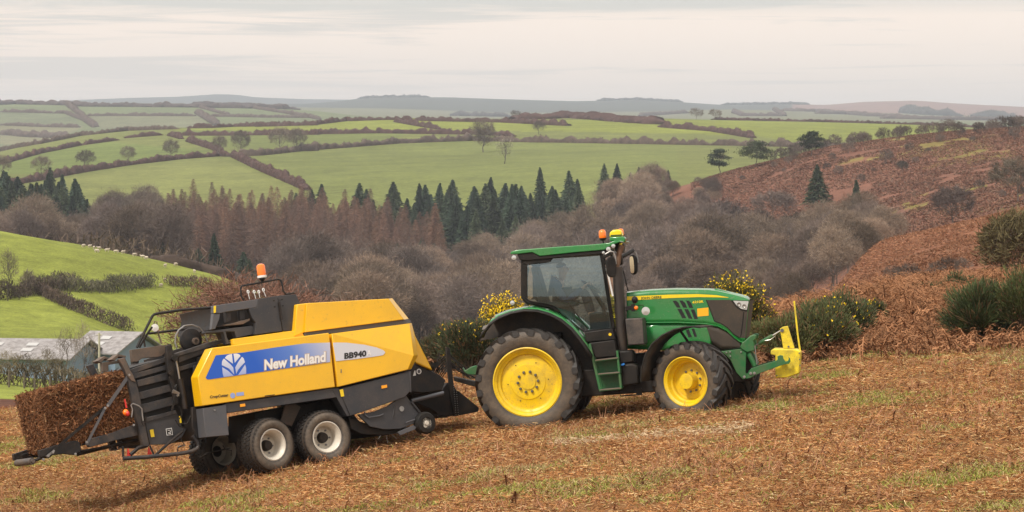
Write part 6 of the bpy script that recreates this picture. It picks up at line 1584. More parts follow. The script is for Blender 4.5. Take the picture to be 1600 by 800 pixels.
# inner body
bp_('body_core', cc((60, 350), (200, 300), (380, 275), (500, 270), (780, 240), (800, 380), (775, 470), (570, 545), (520, 480), (150, 530), (60, 520)), -.92, 1.84, M_BODY)
# large rear side panel
PS = -1.25
SP1 = b5((46, 492), (157, 268), (1070, 150), (1119, 574), (76, 722))
p1o = bp_('rear_side_panel', SP1, PS, .30, M_NHY, .012, True)
bp_('upper_side_strip', b5((322, 245), (318, 198), (800, 132), (860, 140), (880, 180), (600, 240)), -1.04, .10, M_NHY, .008, True)
M_NHB = bpy.data.materials.new('blue_decal_fading_to_silver'); M_NHB.use_nodes = True
_n, _l = M_NHB.node_tree.nodes, M_NHB.node_tree.links; _b = _n['Principled BSDF']; _b.inputs['Roughness'].default_value = .3
xa, xb = BF.xz(*b5((600, 400))[0], PS)[0], BF.xz(*b5((1110, 300))[0], PS)[0]
_t = N(_n, 'ShaderNodeTexCoord'); _s = N(_n, 'ShaderNodeSeparateXYZ'); _l.new(_t.outputs['Object'], _s.inputs[0]); _z = N(_n, 'ShaderNodeMath', operation='MULTIPLY_ADD'); _z.inputs[1].default_value = .55; _l.new(_s.outputs['Z'], _z.inputs[0]); _l.new(_s.outputs['X'], _z.inputs[2])
_m = N(_n, 'ShaderNodeMapRange'); _m.inputs['From Min'].default_value = xa + .75; _m.inputs['From Max'].default_value = xb + 1.15; _l.new(_z.outputs[0], _m.inputs[0])
_r = N(_n, 'ShaderNodeValToRGB'); _r.color_ramp.elements[0].color = (.012, .10, .52, 1); _r.color_ramp.elements[1].color = (.62, .62, .66, 1); _e = _r.color_ramp.elements.new(.45); _e.color = (.10, .21, .58, 1)
_l.new(_m.outputs[0], _r.inputs[0]); _l.new(_r.outputs[0], _b.inputs['Base Color'])
EPS = -.004
panel(BF, b5((108, 498), (186, 326), (400, 304), (640, 266), (880, 233), (1079, 226)), b5((108, 502), (118, 514), (140, 513), (1095, 376)), PS, EPS - .002, 30, 1).build('blue_decal', M_NHB, baler)
M_LEAF = bpy.data.materials.new('silver_leaf_print'); M_LEAF.use_nodes = True
_n, _l = M_LEAF.node_tree.nodes, M_LEAF.node_tree.links; _b = _n['Principled BSDF']; _b.inputs['Roughness'].default_value = .35
zl0, zl1 = BF.xz(*b5((330, 495))[0], PS)[1], BF.xz(*b5((330, 312))[0], PS)[1]
_t = N(_n, 'ShaderNodeTexCoord'); _s = N(_n, 'ShaderNodeSeparateXYZ'); _l.new(_t.outputs['Object'], _s.inputs[0]); _m = N(_n, 'ShaderNodeMapRange'); _m.inputs['From Min'].default_value = zl0; _m.inputs['From Max'].default_value = zl1; _l.new(_s.outputs['Z'], _m.inputs[0])
_r = N(_n, 'ShaderNodeValToRGB'); _r.color_ramp.elements[0].color = (.28, .36, .66, 1); _r.color_ramp.elements[1].color = (.80, .80, .80, 1); _l.new(_m.outputs[0], _r.inputs[0]); _l.new(_r.outputs[0], _b.inputs['Base Color'])
segs_ = ([(256, 347), (270, 330), (288, 320), (312, 315), (320, 392)], [(324, 314), (350, 312), (368, 318), (380, 330), (334, 385)],
         [(233, 402), (234, 378), (240, 362), (250, 351), (300, 396), (322, 420), (331, 478), (290, 430)], [(345, 472), (338, 420), (360, 380), (390, 337), (404, 350), (414, 380), (380, 415), (360, 440)],
         [(236, 418), (280, 445), (325, 485), (248, 496), (240, 470)], [(360, 480), (380, 450), (415, 398), (423, 425), (424, 470)])
m = MB()
for s_ in segs_: 
    d = decal(BF, b5(*s_), PS, EPS - .005); m.add(d.v, d.f)
m.build('leaf_emblem', M_LEAF, baler)
M_LET, _ = principled('white_lettering', (.80, .79, .76), .4)
M_LETO, _ = principled('pale_tan_letter_edge', (.55, .42, .30), .5)
M_INK, _ = principled('black_lettering', (.02, .02, .02), .4)
text_mesh(BF, 'New Holland', b5((562, 440))[0], b5((1049, 374))[0], 15.5, PS, EPS - .006, M_LETO, 'side_lettering_edge', baler, bold=.065)
text_mesh(BF, 'New Holland', b5((567, 438))[0], b5((1044, 373))[0], 15, PS, EPS - .010, M_LET, 'side_lettering', baler, bold=.035)
text_mesh(BF, 'CropCutter', b5((140, 662))[0], b5((285, 645))[0], 4.2, PS, EPS - .003, M_INK, 'small_lettering', baler, bold=.03)
decal(BF, b5((346, 618), (404, 611), (407, 638), (348, 645)), PS, EPS).build('white_sticker', M_LEAF, baler)
decal(BF, [(363.6 + 4 * math.cos(a), 618 + 4.4 * math.sin(a)) for a in np.linspace(0, 6.0, 14)], PS, EPS).build('round_sticker', M_LEAF, baler)
bp_('panel_latch', b5((570, 640), (572, 648), (645, 638), (648, 630)), PS - .012, .02, M_BODY, .002)
# front door panel with its folded nose
def q7(pts, ys): return B3(b7(*pts), ys)
a = q7([(322, 336), (892, 262), (925, 497), (882, 600), (366, 728)], [PS, -1.12, PS, PS, PS])
c = q7([(910, 256), (957, 495), (907, 598)], [-1.02, -1.10, -1.10])
back = [Vector((p.x, -.92, p.z)) for p in (a[0], c[0], c[1], c[2], a[4])]
V = a + c + back
MB().add(V, [(0, 1, 2), (0, 2, 3, 4), (1, 5, 6, 2), (2, 6, 7, 3), (8, 9, 5, 1, 0), (9, 10, 6, 5), (10, 11, 7, 6), (11, 12, 4, 3, 7), (12, 8, 0, 4), (8, 12, 11, 10, 9)]).build('front_door_panel', M_NHY, baler, bevel=.010, angle=10)
flip_y(bpy.data.objects['front_door_panel'])
M_SILV, _ = principled('silver_decal', (.60, .61, .66), .35)
def S7(x): return PS
yd = lambda top: 0
# the decal lies across the fold: follow the folded surface
n0 = (a[1] - a[0]).cross(a[2] - a[0]).normalized()
def dpt(px, py):
    p = BF.p3(px, py, PS)
    d = BF.I.to_3x3() @ Vector(((px - 800) / F, 1, (HY - py) / F)); t = n0.dot(a[0] - BF.e) / n0.dot(d); q = BF.e + d * t
    return (q if q.y > PS else p)
top7 = b7((330, 400), (430, 402), (560, 417), (650, 437), (700, 458), (712, 470)); bot7 = b7((352, 538), (500, 522), (620, 506), (690, 495), (708, 488), (713, 474))
m = MB(); V = []; xs = np.linspace(top7[0][0] + 4.4, top7[-1][0], 30)
for x in xs:
    A0 = interp(top7, x); B0 = max(A0 + .02, interp(bot7, x))
    for j in range(5):
        q = dpt(x, A0 + (B0 - A0) * j / 4); V.append(Vector((q.x, q.y - .007, q.z)))
# left edge
m.add(V, [(i * 5 + j, (i + 1) * 5 + j, (i + 1) * 5 + j + 1, i * 5 + j + 1) for i in range(29) for j in range(4)]); m.build('silver_decal', M_SILV, baler)
decal(BF, b7((330, 402), (352, 402), (352, 537)), PS, EPS - .003).build('silver_decal_end', M_SILV, baler)
text_mesh(BF, 'BB940', b7((414, 520))[0], b7((576, 499))[0], 8.6, PS, EPS - .007, M_INK, 'model_lettering', baler, bold=.045)
text_mesh(BF, 'A', b7((579, 498))[0], b7((613, 494))[0], 8.6, PS, EPS - .007, M_LET, 'model_letter', baler, bold=.02)
m = MB()
for y_ in (603, 617): m.lathe([(.012, 0), (.012, -.006), (0, -.006)], BF.p3(*b7((390, y_))[0], PS), 8)
m.build('door_rivets', M_BOLT, baler)
# bonnet on top
TB = -1.10
bp_('top_bonnet', b7((66, 120), (137, 112), (740, 78), (852, 231), (120, 326), (46, 356)), TB + .04, -2 * (TB + .04), M_NHY, .012)
MB().add(q7([(137, 112), (740, 78), (852, 231), (120, 326)], TB) + q7([(137, 112), (740, 78), (852, 231), (120, 326)], TB + .045), [(0, 1, 2, 3), (0, 4, 5, 1), (1, 5, 6, 2), (2, 6, 7, 3), (3, 7, 4, 0)]).build('bonnet_side_panel', M_NHY, baler, bevel=.008)
MB().add(q7([(740, 78), (766, 75), (887, 226), (852, 232)], [TB, TB + .20, TB + .20, TB]) + q7([(740, 78), (766, 75), (887, 226), (852, 232)], [-TB, -TB - .2, -TB - .2, -TB]), [(0, 1, 2, 3), (1, 5, 6, 2), (4, 7, 6, 5)]).build('bonnet_front_fold', M_NHY, baler, angle=10)
bp_('grey_belt', b7((120, 327), (852, 232), (893, 232), (912, 256), (600, 310), (120, 352)), -1.05, 2.1, M_MG, .004)
bp_('nose_cowl', b7((790, 260), (912, 258), (938, 352), (1066, 606), (935, 548), (800, 500)), -.86, 1.72, M_NHY, .02)
# grey lower side panels
LP = -1.22
bp_('lower_front_panel', cc((533, 462), (776, 401), (781, 468), (762, 490), (572, 556)), LP, .34, M_DG, .010, True)
bp_('panel_gusset', b7((880, 620), (903, 612), (905, 700), (908, 770), (890, 760)), LP + .02, .05, M_MG, .004)
bp_('wheel_arch_skirt', b6((0, 206), (838, 84), (880, 154), (28, 276)), LP + .01, .06, M_DG, .006, True)
bp_('arch_corner', b6((838, 84), (895, 82), (985, 302), (960, 300), (880, 156)), LP + .02, .2, M_DG, .006, True)
bp_('tool_locker', b4((685, 190), (866, 162), (890, 400), (706, 417)), LP - .01, .36, M_MG, .008, True)
MB().lathe([(.012, 0), (.012, -.03), (0, -.03)], BF.p3(*b4((773, 205))[0], LP - .01), 10).build('locker_latch', M_STEEL, baler)
M_REFL, _ = principled('orange_reflector', (.90, .36, .01), .2)
for pts, y in ((b4((976, 158), (1015, 152), (1018, 174), (978, 180)), LP), (b7((688, 718), (728, 710), (730, 732), (690, 740)), LP)):
    bp_('side_reflector', pts, y - .012, .012, M_REFL, .002)
for pts, y in ((b6((903, 95), (930, 90), (940, 145), (914, 150)), LP - .004), (b4((498, 252), (512, 250), (520, 302), (505, 305)), -.76), (b4((270, 358), (298, 354), (308, 412), (280, 416)), -.712)):
    decal(BF, pts, y, -.004).build('warning_sticker', M_STRIPE, baler)
decal(BF, b4((395, 350), (442, 342), (450, 398), (402, 402)), -.71, -.006).build('pictogram_plate', M_WHITE, baler)
decal(BF, b4((400, 354), (438, 348), (445, 393), (406, 397)), -.71, -.008).build('pictogram_ground', M_BODY, baler)
MB().tube(B3(b4((410, 362), (428, 360), (432, 378), (418, 380), (420, 390), (436, 388)), -.722), .006, 4).build('pictogram_sign', M_WHITE, baler)
decal(BF, b8((183, 268), (218, 262), (222, 296), (186, 302)), -.81, -.006).build('white_sticker', M_WHITE, baler)
decal(BF, [(600 + (243 + 17 * math.cos(a_)) / 4.444, 520 + (268 + 19 * math.sin(a_)) / 4.444) for a_ in np.linspace(0, 6.0, 16)], -.81, -.006).build('speed_disc', M_WHITE, baler)
decal(BF, [(600 + (243 + 11 * math.cos(a_)) / 4.444, 520 + (268 + 13 * math.sin(a_)) / 4.444) for a_ in np.linspace(0, 6.0, 16)], -.81, -.009).build('speed_disc_centre', M_MG, baler)
# nose body, drawbar
bp_('front_gearbox_housing', b8((176, 270), (190, 230), (215, 208), (385, 290), (430, 328), (402, 402), (268, 418), (188, 408), (176, 380)), -.80, 1.6, M_BODY, .015)
bp_('drawbar_frame', b8((190, 420), (400, 400), (440, 345), (480, 352), (505, 400), (500, 575), (400, 575), (370, 560), (330, 530), (200, 478)), -.36, .72, M_BODY, .01)
bp_('hitch_plate', b8((492, 398), (520, 405), (660, 520), (655, 548), (500, 578)), -.40, .05, M_BODY, .006, True)
bp_('hose_mast', b8((430, 104), (446, 100), (458, 110), (478, 300), (512, 574), (488, 580), (462, 420), (444, 260)), -.45, .04, M_BODY, .004)
m = MB()
for k in range(14):
    for xx in (484, 500):
        c_ = BF.p3(*b8((xx + k * 1.2, 366 + k * 15.5))[0], -.455); m.lathe([(.010, 0), (.010, -.004), (0, -.004)], c_, 6)
m.build('mast_holes', M_STEEL, baler)
MB().tube(B3(b8((190, 474), (300, 446), (412, 418)), -.95), .034, 12).build('grey_strut', M_MG, baler)
MB().tube(B3(b8((382, 140), (384, 178), (370, 184), (370, 215)), -.3), .012, 6).prism(BX(b8((325, 208), (388, 204), (384, 225), (350, 252), (330, 235)), -.3), -.32, -.1).build('jack_crank', M_BODY, baler)
m = MB()
for k in range(7):
    p0 = BF.p3(*b8((448, 160 + 14 * k))[0], -.3 + .05 * k); p2 = BF.p3(*b8((340 + 9 * k, 285 + 7 * k))[0], -.3 + .08 * k); p1 = BF.p3(*b8((385 + 5 * k, 160 + 22 * k))[0], -.3)
    m.tube([p0 * (1 - t) ** 2 + p1 * 2 * t * (1 - t) + p2 * t * t for t in np.linspace(0, 1, 9)], .009, 5)
m.build('hose_loops', M_BLACK, baler)
MB().tube(B3(b8((370, 550), (375, 588), (440, 585)), -.35), .012, 6).tube(B3(b8((340, 570), (440, 580)), -.35), .012, 6).build('drawbar_chain', M_BODY, baler)
# pickup
bp_('pickup_side_plate', cc((598, 550), (655, 540), (700, 522), (762, 478), (800, 535), (812, 548), (800, 580), (745, 600), (690, 602), (640, 592)), -1.16, .05, M_DG, .006, True)
bp_('pickup_crop_guard', cc((565, 560), (640, 585), (745, 600), (790, 590), (760, 612), (700, 622), (610, 618), (575, 600)), -1.05, 2.1, M_CHASSIS, .01)
m = MB()
for k in range(26):
    y_ = -1.0 + 2.0 * k / 25; c_ = BF.p3(*cc((700, 600))[0], y_)
    for a_ in (3.6, 4.4, 5.2): m.tube([c_ + Vector((.10 * math.cos(a_), 0, .10 * math.sin(a_))), c_ + Vector((.24 * math.cos(a_ + .2), 0, .24 * math.sin(a_ + .2)))], .005, 4)
m.build('pickup_tines', M_STEEL, baler)
MB().lathe([(.045, 0), (.045, -.02), (.03, -.02), (.03, -.01), (0, -.01)], BF.p3(*b8((120, 528))[0], -1.16), 8).build('pickup_bearing', M_STEEL, baler)
bp_('gauge_wheel_arm', b8((95, 690), (205, 642), (225, 655), (215, 672), (112, 712)), -1.20, .03, M_MG, .004)
MB().tube(B3(b8((150, 625), (215, 602)), -1.19), .012, 6).build('pickup_handle', M_MG, baler); MB().tube(B3(b6((1098, 265), (1105, 295), (1130, 312), (1215, 298), (1245, 285)), -1.18), .012, 6).build('pickup_handle', M_MG, baler)
MB().tube(B3(b8((190, 480), (250, 555)), -1.18), .02, 6).tube(B3(b8((60, 590), (75, 500)), -1.17), .008, 5).build('pickup_brace', M_DG, baler)
gw = empty('gauge_wheel', BF.p3(*b8((296, 625))[0], -1.25)); gw.parent = baler
o = MB().lathe([(.085, .16), (.16, .17), (.185, .13), (.188, .08), (.185, .03), (.16, -.005), (.10, -.012), (.085, .0)], seg=32).build('tyre', M_BLACK, gw)
MB().lathe([(.088, 0), (.085, .02), (.06, .03), (.04, .01), (.035, -.02), (0, -.02)], seg=24).build('rim', M_CREAM, gw)
# underbody
bp_('axle_frame', cc((240, 545), (520, 492), (572, 560), (600, 600), (560, 612), (430, 600), (300, 620), (240, 640)), -.55, 1.1, M_CHASSIS, .01)
bp_('frame_plate', b6((478, 215), (562, 205), (600, 230), (530, 380), (440, 350)), -.75, .04, M_RUST, .004)
bp_('rear_crossmember', b4((600, 180), (690, 185), (705, 430), (640, 430), (600, 330)), -.95, 1.9, M_BODY, .01)
def baler_wheel(px, py, y, rz, far=False):
    p = BF.p3(px, py, -1.20); axl = Vector((-math.sin(rz), math.cos(rz), 0)); c_ = p + axl * .20
    if far: c_ = Vector((c_.x, -c_.y, c_.z))
    w = empty('wheel', c_); w.parent = baler; w.rotation_euler = (0, .4, rz + (math.pi if far else 0))
    tyre('tyre', .452, .245, .47, 40, .022, .048, w, tread='block', side=(.17, .135, .10))
    MB_ = MB().lathe([(.225, .2), (.25, .21), (.215, .18), (.212, .0), (.225, -.14), (.250, -.185), (.262, -.19), (.262, -.205), (.245, -.212), (.228, -.195), (.205, -.15), (.190, -.12), (.188, .0), (.175, .012), (.10, .005), (.09, .0)], seg=56); MB_.f = MB_.f[:-2]
    MB_.build('rim', M_CREAM, w, angle=28)
    MB().lathe([(.095, .01), (.085, -.05), (.075, -.085), (.03, -.09), (0, -.09)], seg=24).build('hub', M_CHASSIS, w)
    nut = None
    for k in range(6):
        a_ = 2 * math.pi * k / 6 + .3
        if nut is None:
            nut = MB().lathe([(.016, .005), (.016, -.018), (0, -.02)], (0, 0, 0), 6).build('wheel_nut', M_BOLT, w); nn_ = nut
        else:
            nn_ = nut.copy(); col.objects.link(nn_)
        nn_.location = (.135 * math.cos(a_), 0, .135 * math.sin(a_))
    return w
baler_wheel(511, 683, -1.2, 0); baler_wheel(426.5, 695, -1.2, math.radians(13)); baler_wheel(511, 683, 0, 0, True); baler_wheel(426.5, 695, 0, math.radians(13), True)

# bale chamber
bp_('chamber_core', b2((215, 470), (300, 445), (480, 395), (700, 350), (800, 330), (800, 740), (560, 860), (480, 900), (380, 930), (345, 830), (285, 530)), -.60, 1.2, M_BODY, .004)
bp_('chopped_crop', b2((262, 464), (480, 405), (700, 343), (700, 366), (480, 430), (266, 482)), -.57, 1.14, M_FENDER, 0)
rails = [((254, 470), (478, 392), (482, 420), (262, 500), -.70), ((262, 498), (486, 440), (490, 468), (280, 528), -.70), ((296, 560), (512, 500), (512, 515), (306, 580), -.69),
         ((292, 540), (506, 482), (512, 528), (302, 578), -.72), ((306, 614), (514, 558), (518, 604), (316, 658), -.72), ((320, 690), (520, 638), (528, 690), (332, 744), -.72), ((345, 775), (540, 722), (545, 745), (352, 800), -.72),
         ((560, 385), (700, 340), (800, 318), (800, 345), (705, 372), (555, 430)), ((555, 455), (700, 412), (705, 440), (560, 480)), ((530, 370), (740, 300), (800, 285), (800, 312), (745, 330), (540, 400))]
for r_ in rails:
    y_ = r_[-1] if not isinstance(r_[-1], tuple) else -.68; pts = [q for q in r_ if isinstance(q, tuple)]
    bp_('chamber_rail', b2(*pts), y_, .10, M_RAIL, .006, True)
bp_('side_duct', b2((650, 445), (706, 440), (700, 540), (655, 530)), -.70, .1, M_DG, .006)
bp_('chamber_lower_plate', b4((236, 262), (478, 206), (520, 330), (560, 350), (520, 420), (430, 470), (270, 474), (240, 330)), -.70, .08, M_DG, .006, True)
MB().tube(B3(b4((240, 300), (360, 272), (480, 248)), -.71), .006, 4).build('plate_edge', M_RAIL, baler)
bp_('rear_post', [(185.5, 561), (195, 558), (204, 577), (213, 596), (219, 620), (226, 657), (234, 697), (224, 698), (213, 655), (205, 618), (199, 588)], -.76, .10, M_RAIL, .008, True)
bp_('tension_post', b2((480, 322), (512, 312), (526, 372), (524, 520), (548, 600), (556, 680), (540, 690), (520, 600), (496, 520), (486, 440)), -.80, .08, M_BODY, .008, True)
MB().tube(B3(b2((566, 528), (582, 610), (598, 715)), -.86), .045, 14).build('tension_cylinder', M_BODY, baler); MB().tube(B3(b2((536, 395), (548, 450), (562, 528)), -.86), .016, 8).build('cylinder_rod', M_STEEL, baler)
MB().lathe([(.05, .04), (.05, -.04), (0, -.04)], BF.p3(*b2((530, 400))[0], -.86), 14).lathe([(.04, .04), (.04, -.04), (0, -.04)], BF.p3(*b2((505, 492))[0], -.84), 12).build('cylinder_pivots', M_CHASSIS, baler)
m = MB()
for pts, r_ in (((b2((530, 580), (545, 560), (540, 610), (520, 680), (515, 720))), .010), (b4((500, 175), (515, 190), (520, 240), (480, 310), (560, 310), (590, 250)), .010), (b4((470, 100), (455, 180), (435, 230)), .009), (b4((470, 280), (500, 330), (540, 345), (520, 380)), .010), (b4((500, 420), (540, 470), (490, 500), (480, 590)), .009), (b4((610, 540), (660, 575), (720, 540), (900, 500)), .012), (b4((840, 480), (860, 510), (910, 520), (905, 560)), .010)):
    m.tube(B3(pts, -.90), r_, 6)
m.build('hydraulic_pipes', M_CHASSIS, baler)
MB().tube(B3(b2((520, 600), (560, 620), (545, 635)), -.9), .022, 6).tube(B3(b4((445, 65), (490, 75), (495, 95)), -.9), .014, 6).tube(B3(b4((490, 490), (545, 480)), -.88), .014, 6).build('pipe_fittings', M_STEEL, baler)
# top end beam, hooks
bp_('end_beam', b2((260, 346), (488, 312), (500, 320), (515, 372), (470, 365), (452, 385), (420, 392), (380, 395), (330, 400), (300, 420), (270, 422)), -.55, .10, M_RUST, .006)
bp_('end_beam_cheek', b2((486, 312), (512, 308), (526, 370), (500, 374)), -.56, .5, M_BODY, .006)
for y_, dx in ((-.62, 0), (-.1, 0)):
    pass
bp_('chute_hook', b2((50, 416), (92, 386), (132, 398), (136, 408), (96, 402), (72, 428)), -.2, .25, M_RUST, .004); bp_('chute_hook', b2((134, 408), (180, 372), (226, 384), (228, 394), (182, 388), (160, 414)), -.5, .25, M_RUST, .004)
bp_('chute_beam', b2((76, 426), (220, 408), (222, 424), (118, 440), (118, 480), (82, 484)), -.2, .08, M_RUST, .004)
# chute: side arms, roller, straps
bp_('chute_arm', b1((556, 584), (700, 545), (848, 490), (866, 498), (872, 560), (700, 598), (560, 636), (540, 610)), -.66, .09, M_RAIL, .008, True)
bp_('chute_arm_end', b1((244, 656), (350, 622), (470, 592), (498, 604), (510, 652), (470, 684), (400, 676), (250, 698)), -.66, .09, M_BODY, .008, True)
MB().tube(B3(b1((205, 722), (250, 705), (320, 672)), -.62), .026, 8).tube(B3(b1((500, 660), (700, 625), (760, 600)), -.6), .016, 8).tube(B3(b1((480, 680), (640, 640), (860, 590)), -.5), .03, 8).tube(B3(b1((680, 620), (720, 655), (770, 630), (800, 640)), -.62), .010, 5).build('chute_pipes', M_CHASSIS, baler)
rp_ = BF.p3(*b1((203, 722))[0], -.62)
MB().lathe([(.03, -.04), (.03, 0), (.052, 0), (.055, .01), (.055, .72), (.03, .725)], rp_, 20).build('chute_roller', dirty('worn_roller_steel', (.07, .06, .055), .5, amt=.4), baler)
MB().tube(B3(b1((132, 690), (250, 655)), .6), .05, 6).build('far_chute_arm', M_BODY, baler)
MB().beam(*B3(b1((806, 186), (672, 378)), -.74), .012, .055).beam(*B3(b1((660, 384), (540, 620)), -.74), .012, .04).build('chute_strut', M_MG, baler)
MB().beam(*B3(b1((655, 388), (480, 530)), -.70), .012, .05).beam(*B3(b1((480, 530), (330, 662)), -.70), .012, .045).build('chute_brace', M_CHASSIS, baler)
m = MB()
for c_ in ((806, 184), (672, 376), (656, 392), (540, 604), (834, 497), (330, 668), (300, 690), (270, 712), (470, 678)): m.lathe([(.020, 0), (.020, -.02), (0, -.022)], BF.p3(*b1(c_)[0], -.76), 8)
m.beam(*B3(b1((340, 655), (290, 695)), -.72), .02, .03)
m.build('strut_pins', M_STEEL, baler)
bp_('post_top_arm', b2((184, 404), (220, 396), (252, 470), (270, 500), (290, 548), (262, 540), (236, 508), (215, 460)), -.78, .06, M_RUST, .006)
# rear lamp cluster, reflectors, guard bar
MB().prism(BX(b1((776, 336), (782, 332), (797, 388), (786, 390)), -.80), -.80, -.79).build('red_marker_flag', M_RED, baler)
p_ = BF.p3(*b1((786, 418))[0], -.80); MB().ell(p_, (.05, .05, .055)).build('rear_lamp', M_AMBER, baler)
p_ = BF.p3(*b1((797, 425))[0], -.83); MB().ell(p_, (.035, .04, .045)).build('rear_lamp_red', M_RED, baler)
MB().tube(B3(b1((822, 448), (828, 400), (818, 372), (830, 362), (868, 378), (886, 395), (890, 440), (895, 470)), -.82), .012, 8).build('lamp_guard', M_STEEL, baler)
MB().tube(B3(b4((205, 250), (208, 300), (225, 330), (240, 290), (238, 250)), -.80), .010, 6).build('guard_clamp', M_CHASSIS, baler)
for q in (((90, 564), (100, 500), (124, 560)), ((250, 552), (262, 488), (288, 548))): bp_('red_triangle_reflector', b4(*q), -.68, .012, M_RED, .0)
MB().tube(B3(b4((62, 582), (230, 572), (400, 556), (520, 542), (600, 526), (640, 506), (652, 485), (640, 450), (605, 405)), -.92), .034, 12).build('rear_guard_bar', M_RAIL, baler)
MB().tube(B3(b4((315, 555), (420, 460), (525, 372)), -.82), .022, 8).tube(B3(b4((270, 480), (300, 548)), -.8), .016, 6).tube(B3(b4((120, 552), (180, 500), (250, 480)), -.7), .035, 6).tube(B3(b4((60, 490), (62, 570)), -.7), .02, 6).build('guard_bar_brace', M_BODY, baler)
# twine disc and hoops on top
dc = BF.p3(*b3((495, 655))[0], -.40)
MB().lathe([(.19, .05), (.195, .02), (.185, -.01), (.05, -.05), (0, -.05)], dc, 36).build('drive_disc', M_BODY, baler); MB().lathe([(.060, -.04), (.060, -.09), (.03, -.095), (.028, -.06), (0, -.06)], BF.p3(*b3((515, 668))[0], -.40), 18).build('disc_hub', M_RUST, baler)
MB().tube(B3(b3((382, 722), (368, 680), (372, 625), (395, 580), (440, 545)), -.55), .014, 6).tube(B3(b3((440, 545), (500, 538), (560, 560), (600, 610), (620, 668)), -.5), .012, 6).build('disc_guard_hoop', M_STEEL, baler)
MB().tube(B3(b3((68, 716), (130, 590), (190, 470), (205, 456), (240, 448), (430, 420), (668, 402)), -.75), .022, 8).build('platform_rail', M_BODY, baler); MB().tube(B3(b3((88, 716), (150, 610), (188, 555)), -.7), .018, 8).build('platform_rail', M_BODY, baler); MB().tube(B3(b3((160, 606), (230, 598), (400, 577), (650, 548)), .5), .020, 8).tube(B3(b3((124, 650), (132, 710)), -.3), .016, 6).build('platform_rail', M_BODY, baler)
MB().tube(B3(b3((232, 590), (262, 688)), -.5), .014, 6).tube(B3(b3((190, 560), (210, 510), (225, 515), (235, 600)), -.5), .010, 6).build('lamp_stalk', M_RUST, baler); p_ = BF.p3(*b3((212, 560))[0], -.55); MB().lathe([(.03, .05), (.06, .02), (.062, 0), (0, -.01)], p_, 16).build('rear_work_lamp', M_WHITE, baler)
# knotter housing
KY = -.98
bp_('housing_fascia', b3((668, 388), (1013, 337), (1006, 402), (940, 412), (760, 438), (718, 448), (668, 447)), KY, .12, M_MG, .008)
bp_('housing_corner', b3((665, 450), (720, 450), (714, 492), (682, 570), (654, 574)), KY + .01, .1, M_MG, .006)
bp_('housing_side_plate', b3((1013, 336), (1166, 311), (1206, 586), (990, 615), (988, 602), (1000, 520), (968, 480), (944, 412), (1007, 402)), KY, .12, M_DG, .006)
bp_('housing_front_plate', b3((1166, 311), (1312, 298), (1346, 372), (1322, 386), (1300, 582), (1208, 586)), KY + .03, .10, M_DG, .006)
bp_('housing_body', b3((672, 392), (1310, 302), (1340, 370), (1318, 388), (1298, 580), (990, 610), (960, 548), (660, 574), (690, 445)), KY + .40, 1.5, M_BODY, .006)
bp_('knotter_bracket', b3((762, 438), (800, 430), (806, 500), (770, 520)), KY + .10, .1, M_RAIL, .004); bp_('knotter_bracket', b3((870, 422), (908, 418), (914, 488), (878, 500)), KY + .10, .1, M_RAIL, .004)
bp_('knotter_tray', b3((742, 540), (835, 520), (905, 505), (955, 488), (950, 505), (900, 532), (760, 546)), KY + .05, .5, M_RUST, .004)
bp_('housing_sill', b3((600, 590), (840, 560), (965, 545), (990, 560), (990, 608), (848, 640), (832, 590), (765, 590), (775, 640), (800, 690), (770, 690), (745, 595), (600, 604)), -.92, .14, M_DG, .006)
bp_('twine_box_rail', b3((350, 770), (560, 700), (745, 648), (750, 678), (560, 735), (358, 792)), -.72, .08, M_RAIL, .004)
decal(BF, b3((669, 391), (688, 388), (686, 442), (669, 446)), KY, -.004).build('yellow_reflector', M_STRIPE, baler)
m = MB()
for c_ in ((1140, 348), (1203, 340), (1146, 396), (1210, 388)): m.lathe([(.014, 0), (.014, -.008), (0, -.01)], BF.p3(*b3(c_)[0], KY), 8)
m.build('plate_bolts', M_CHASSIS, baler)
MB().beam(*B3(b3((1180, 360), (1203, 500)), KY - .02), .02, .035).build('housing_lever', M_BODY, baler)
MB().tube(B3(b3((905, 347), (884, 310), (880, 250), (890, 234), (920, 228), (1050, 206), (1170, 182), (1192, 188), (1203, 215), (1214, 275), (1235, 298), (1300, 290)), -.55), .016, 8).build('top_hoop', M_BODY, baler)
m = MB()
for (x_, y_), (u_, v_) in (((938, 280), (950, 338)), ((985, 280), (998, 332)), ((1022, 280), (1030, 326)), ((1058, 265), (1078, 318))):
    c_ = BF.p3(*b3((x_, y_))[0], -.6); r_ = [c_ + Vector((.016 * math.cos(a_), 0, .024 * math.sin(a_))) for a_ in np.linspace(0, 6.283, 11)]
    MB().tube(r_, .009, 5).tube([c_ + Vector((0, 0, -.02)), BF.p3(*b3((u_, v_))[0], -.6)], .006, 5).build('twine_eyelet', M_WHITE, baler)
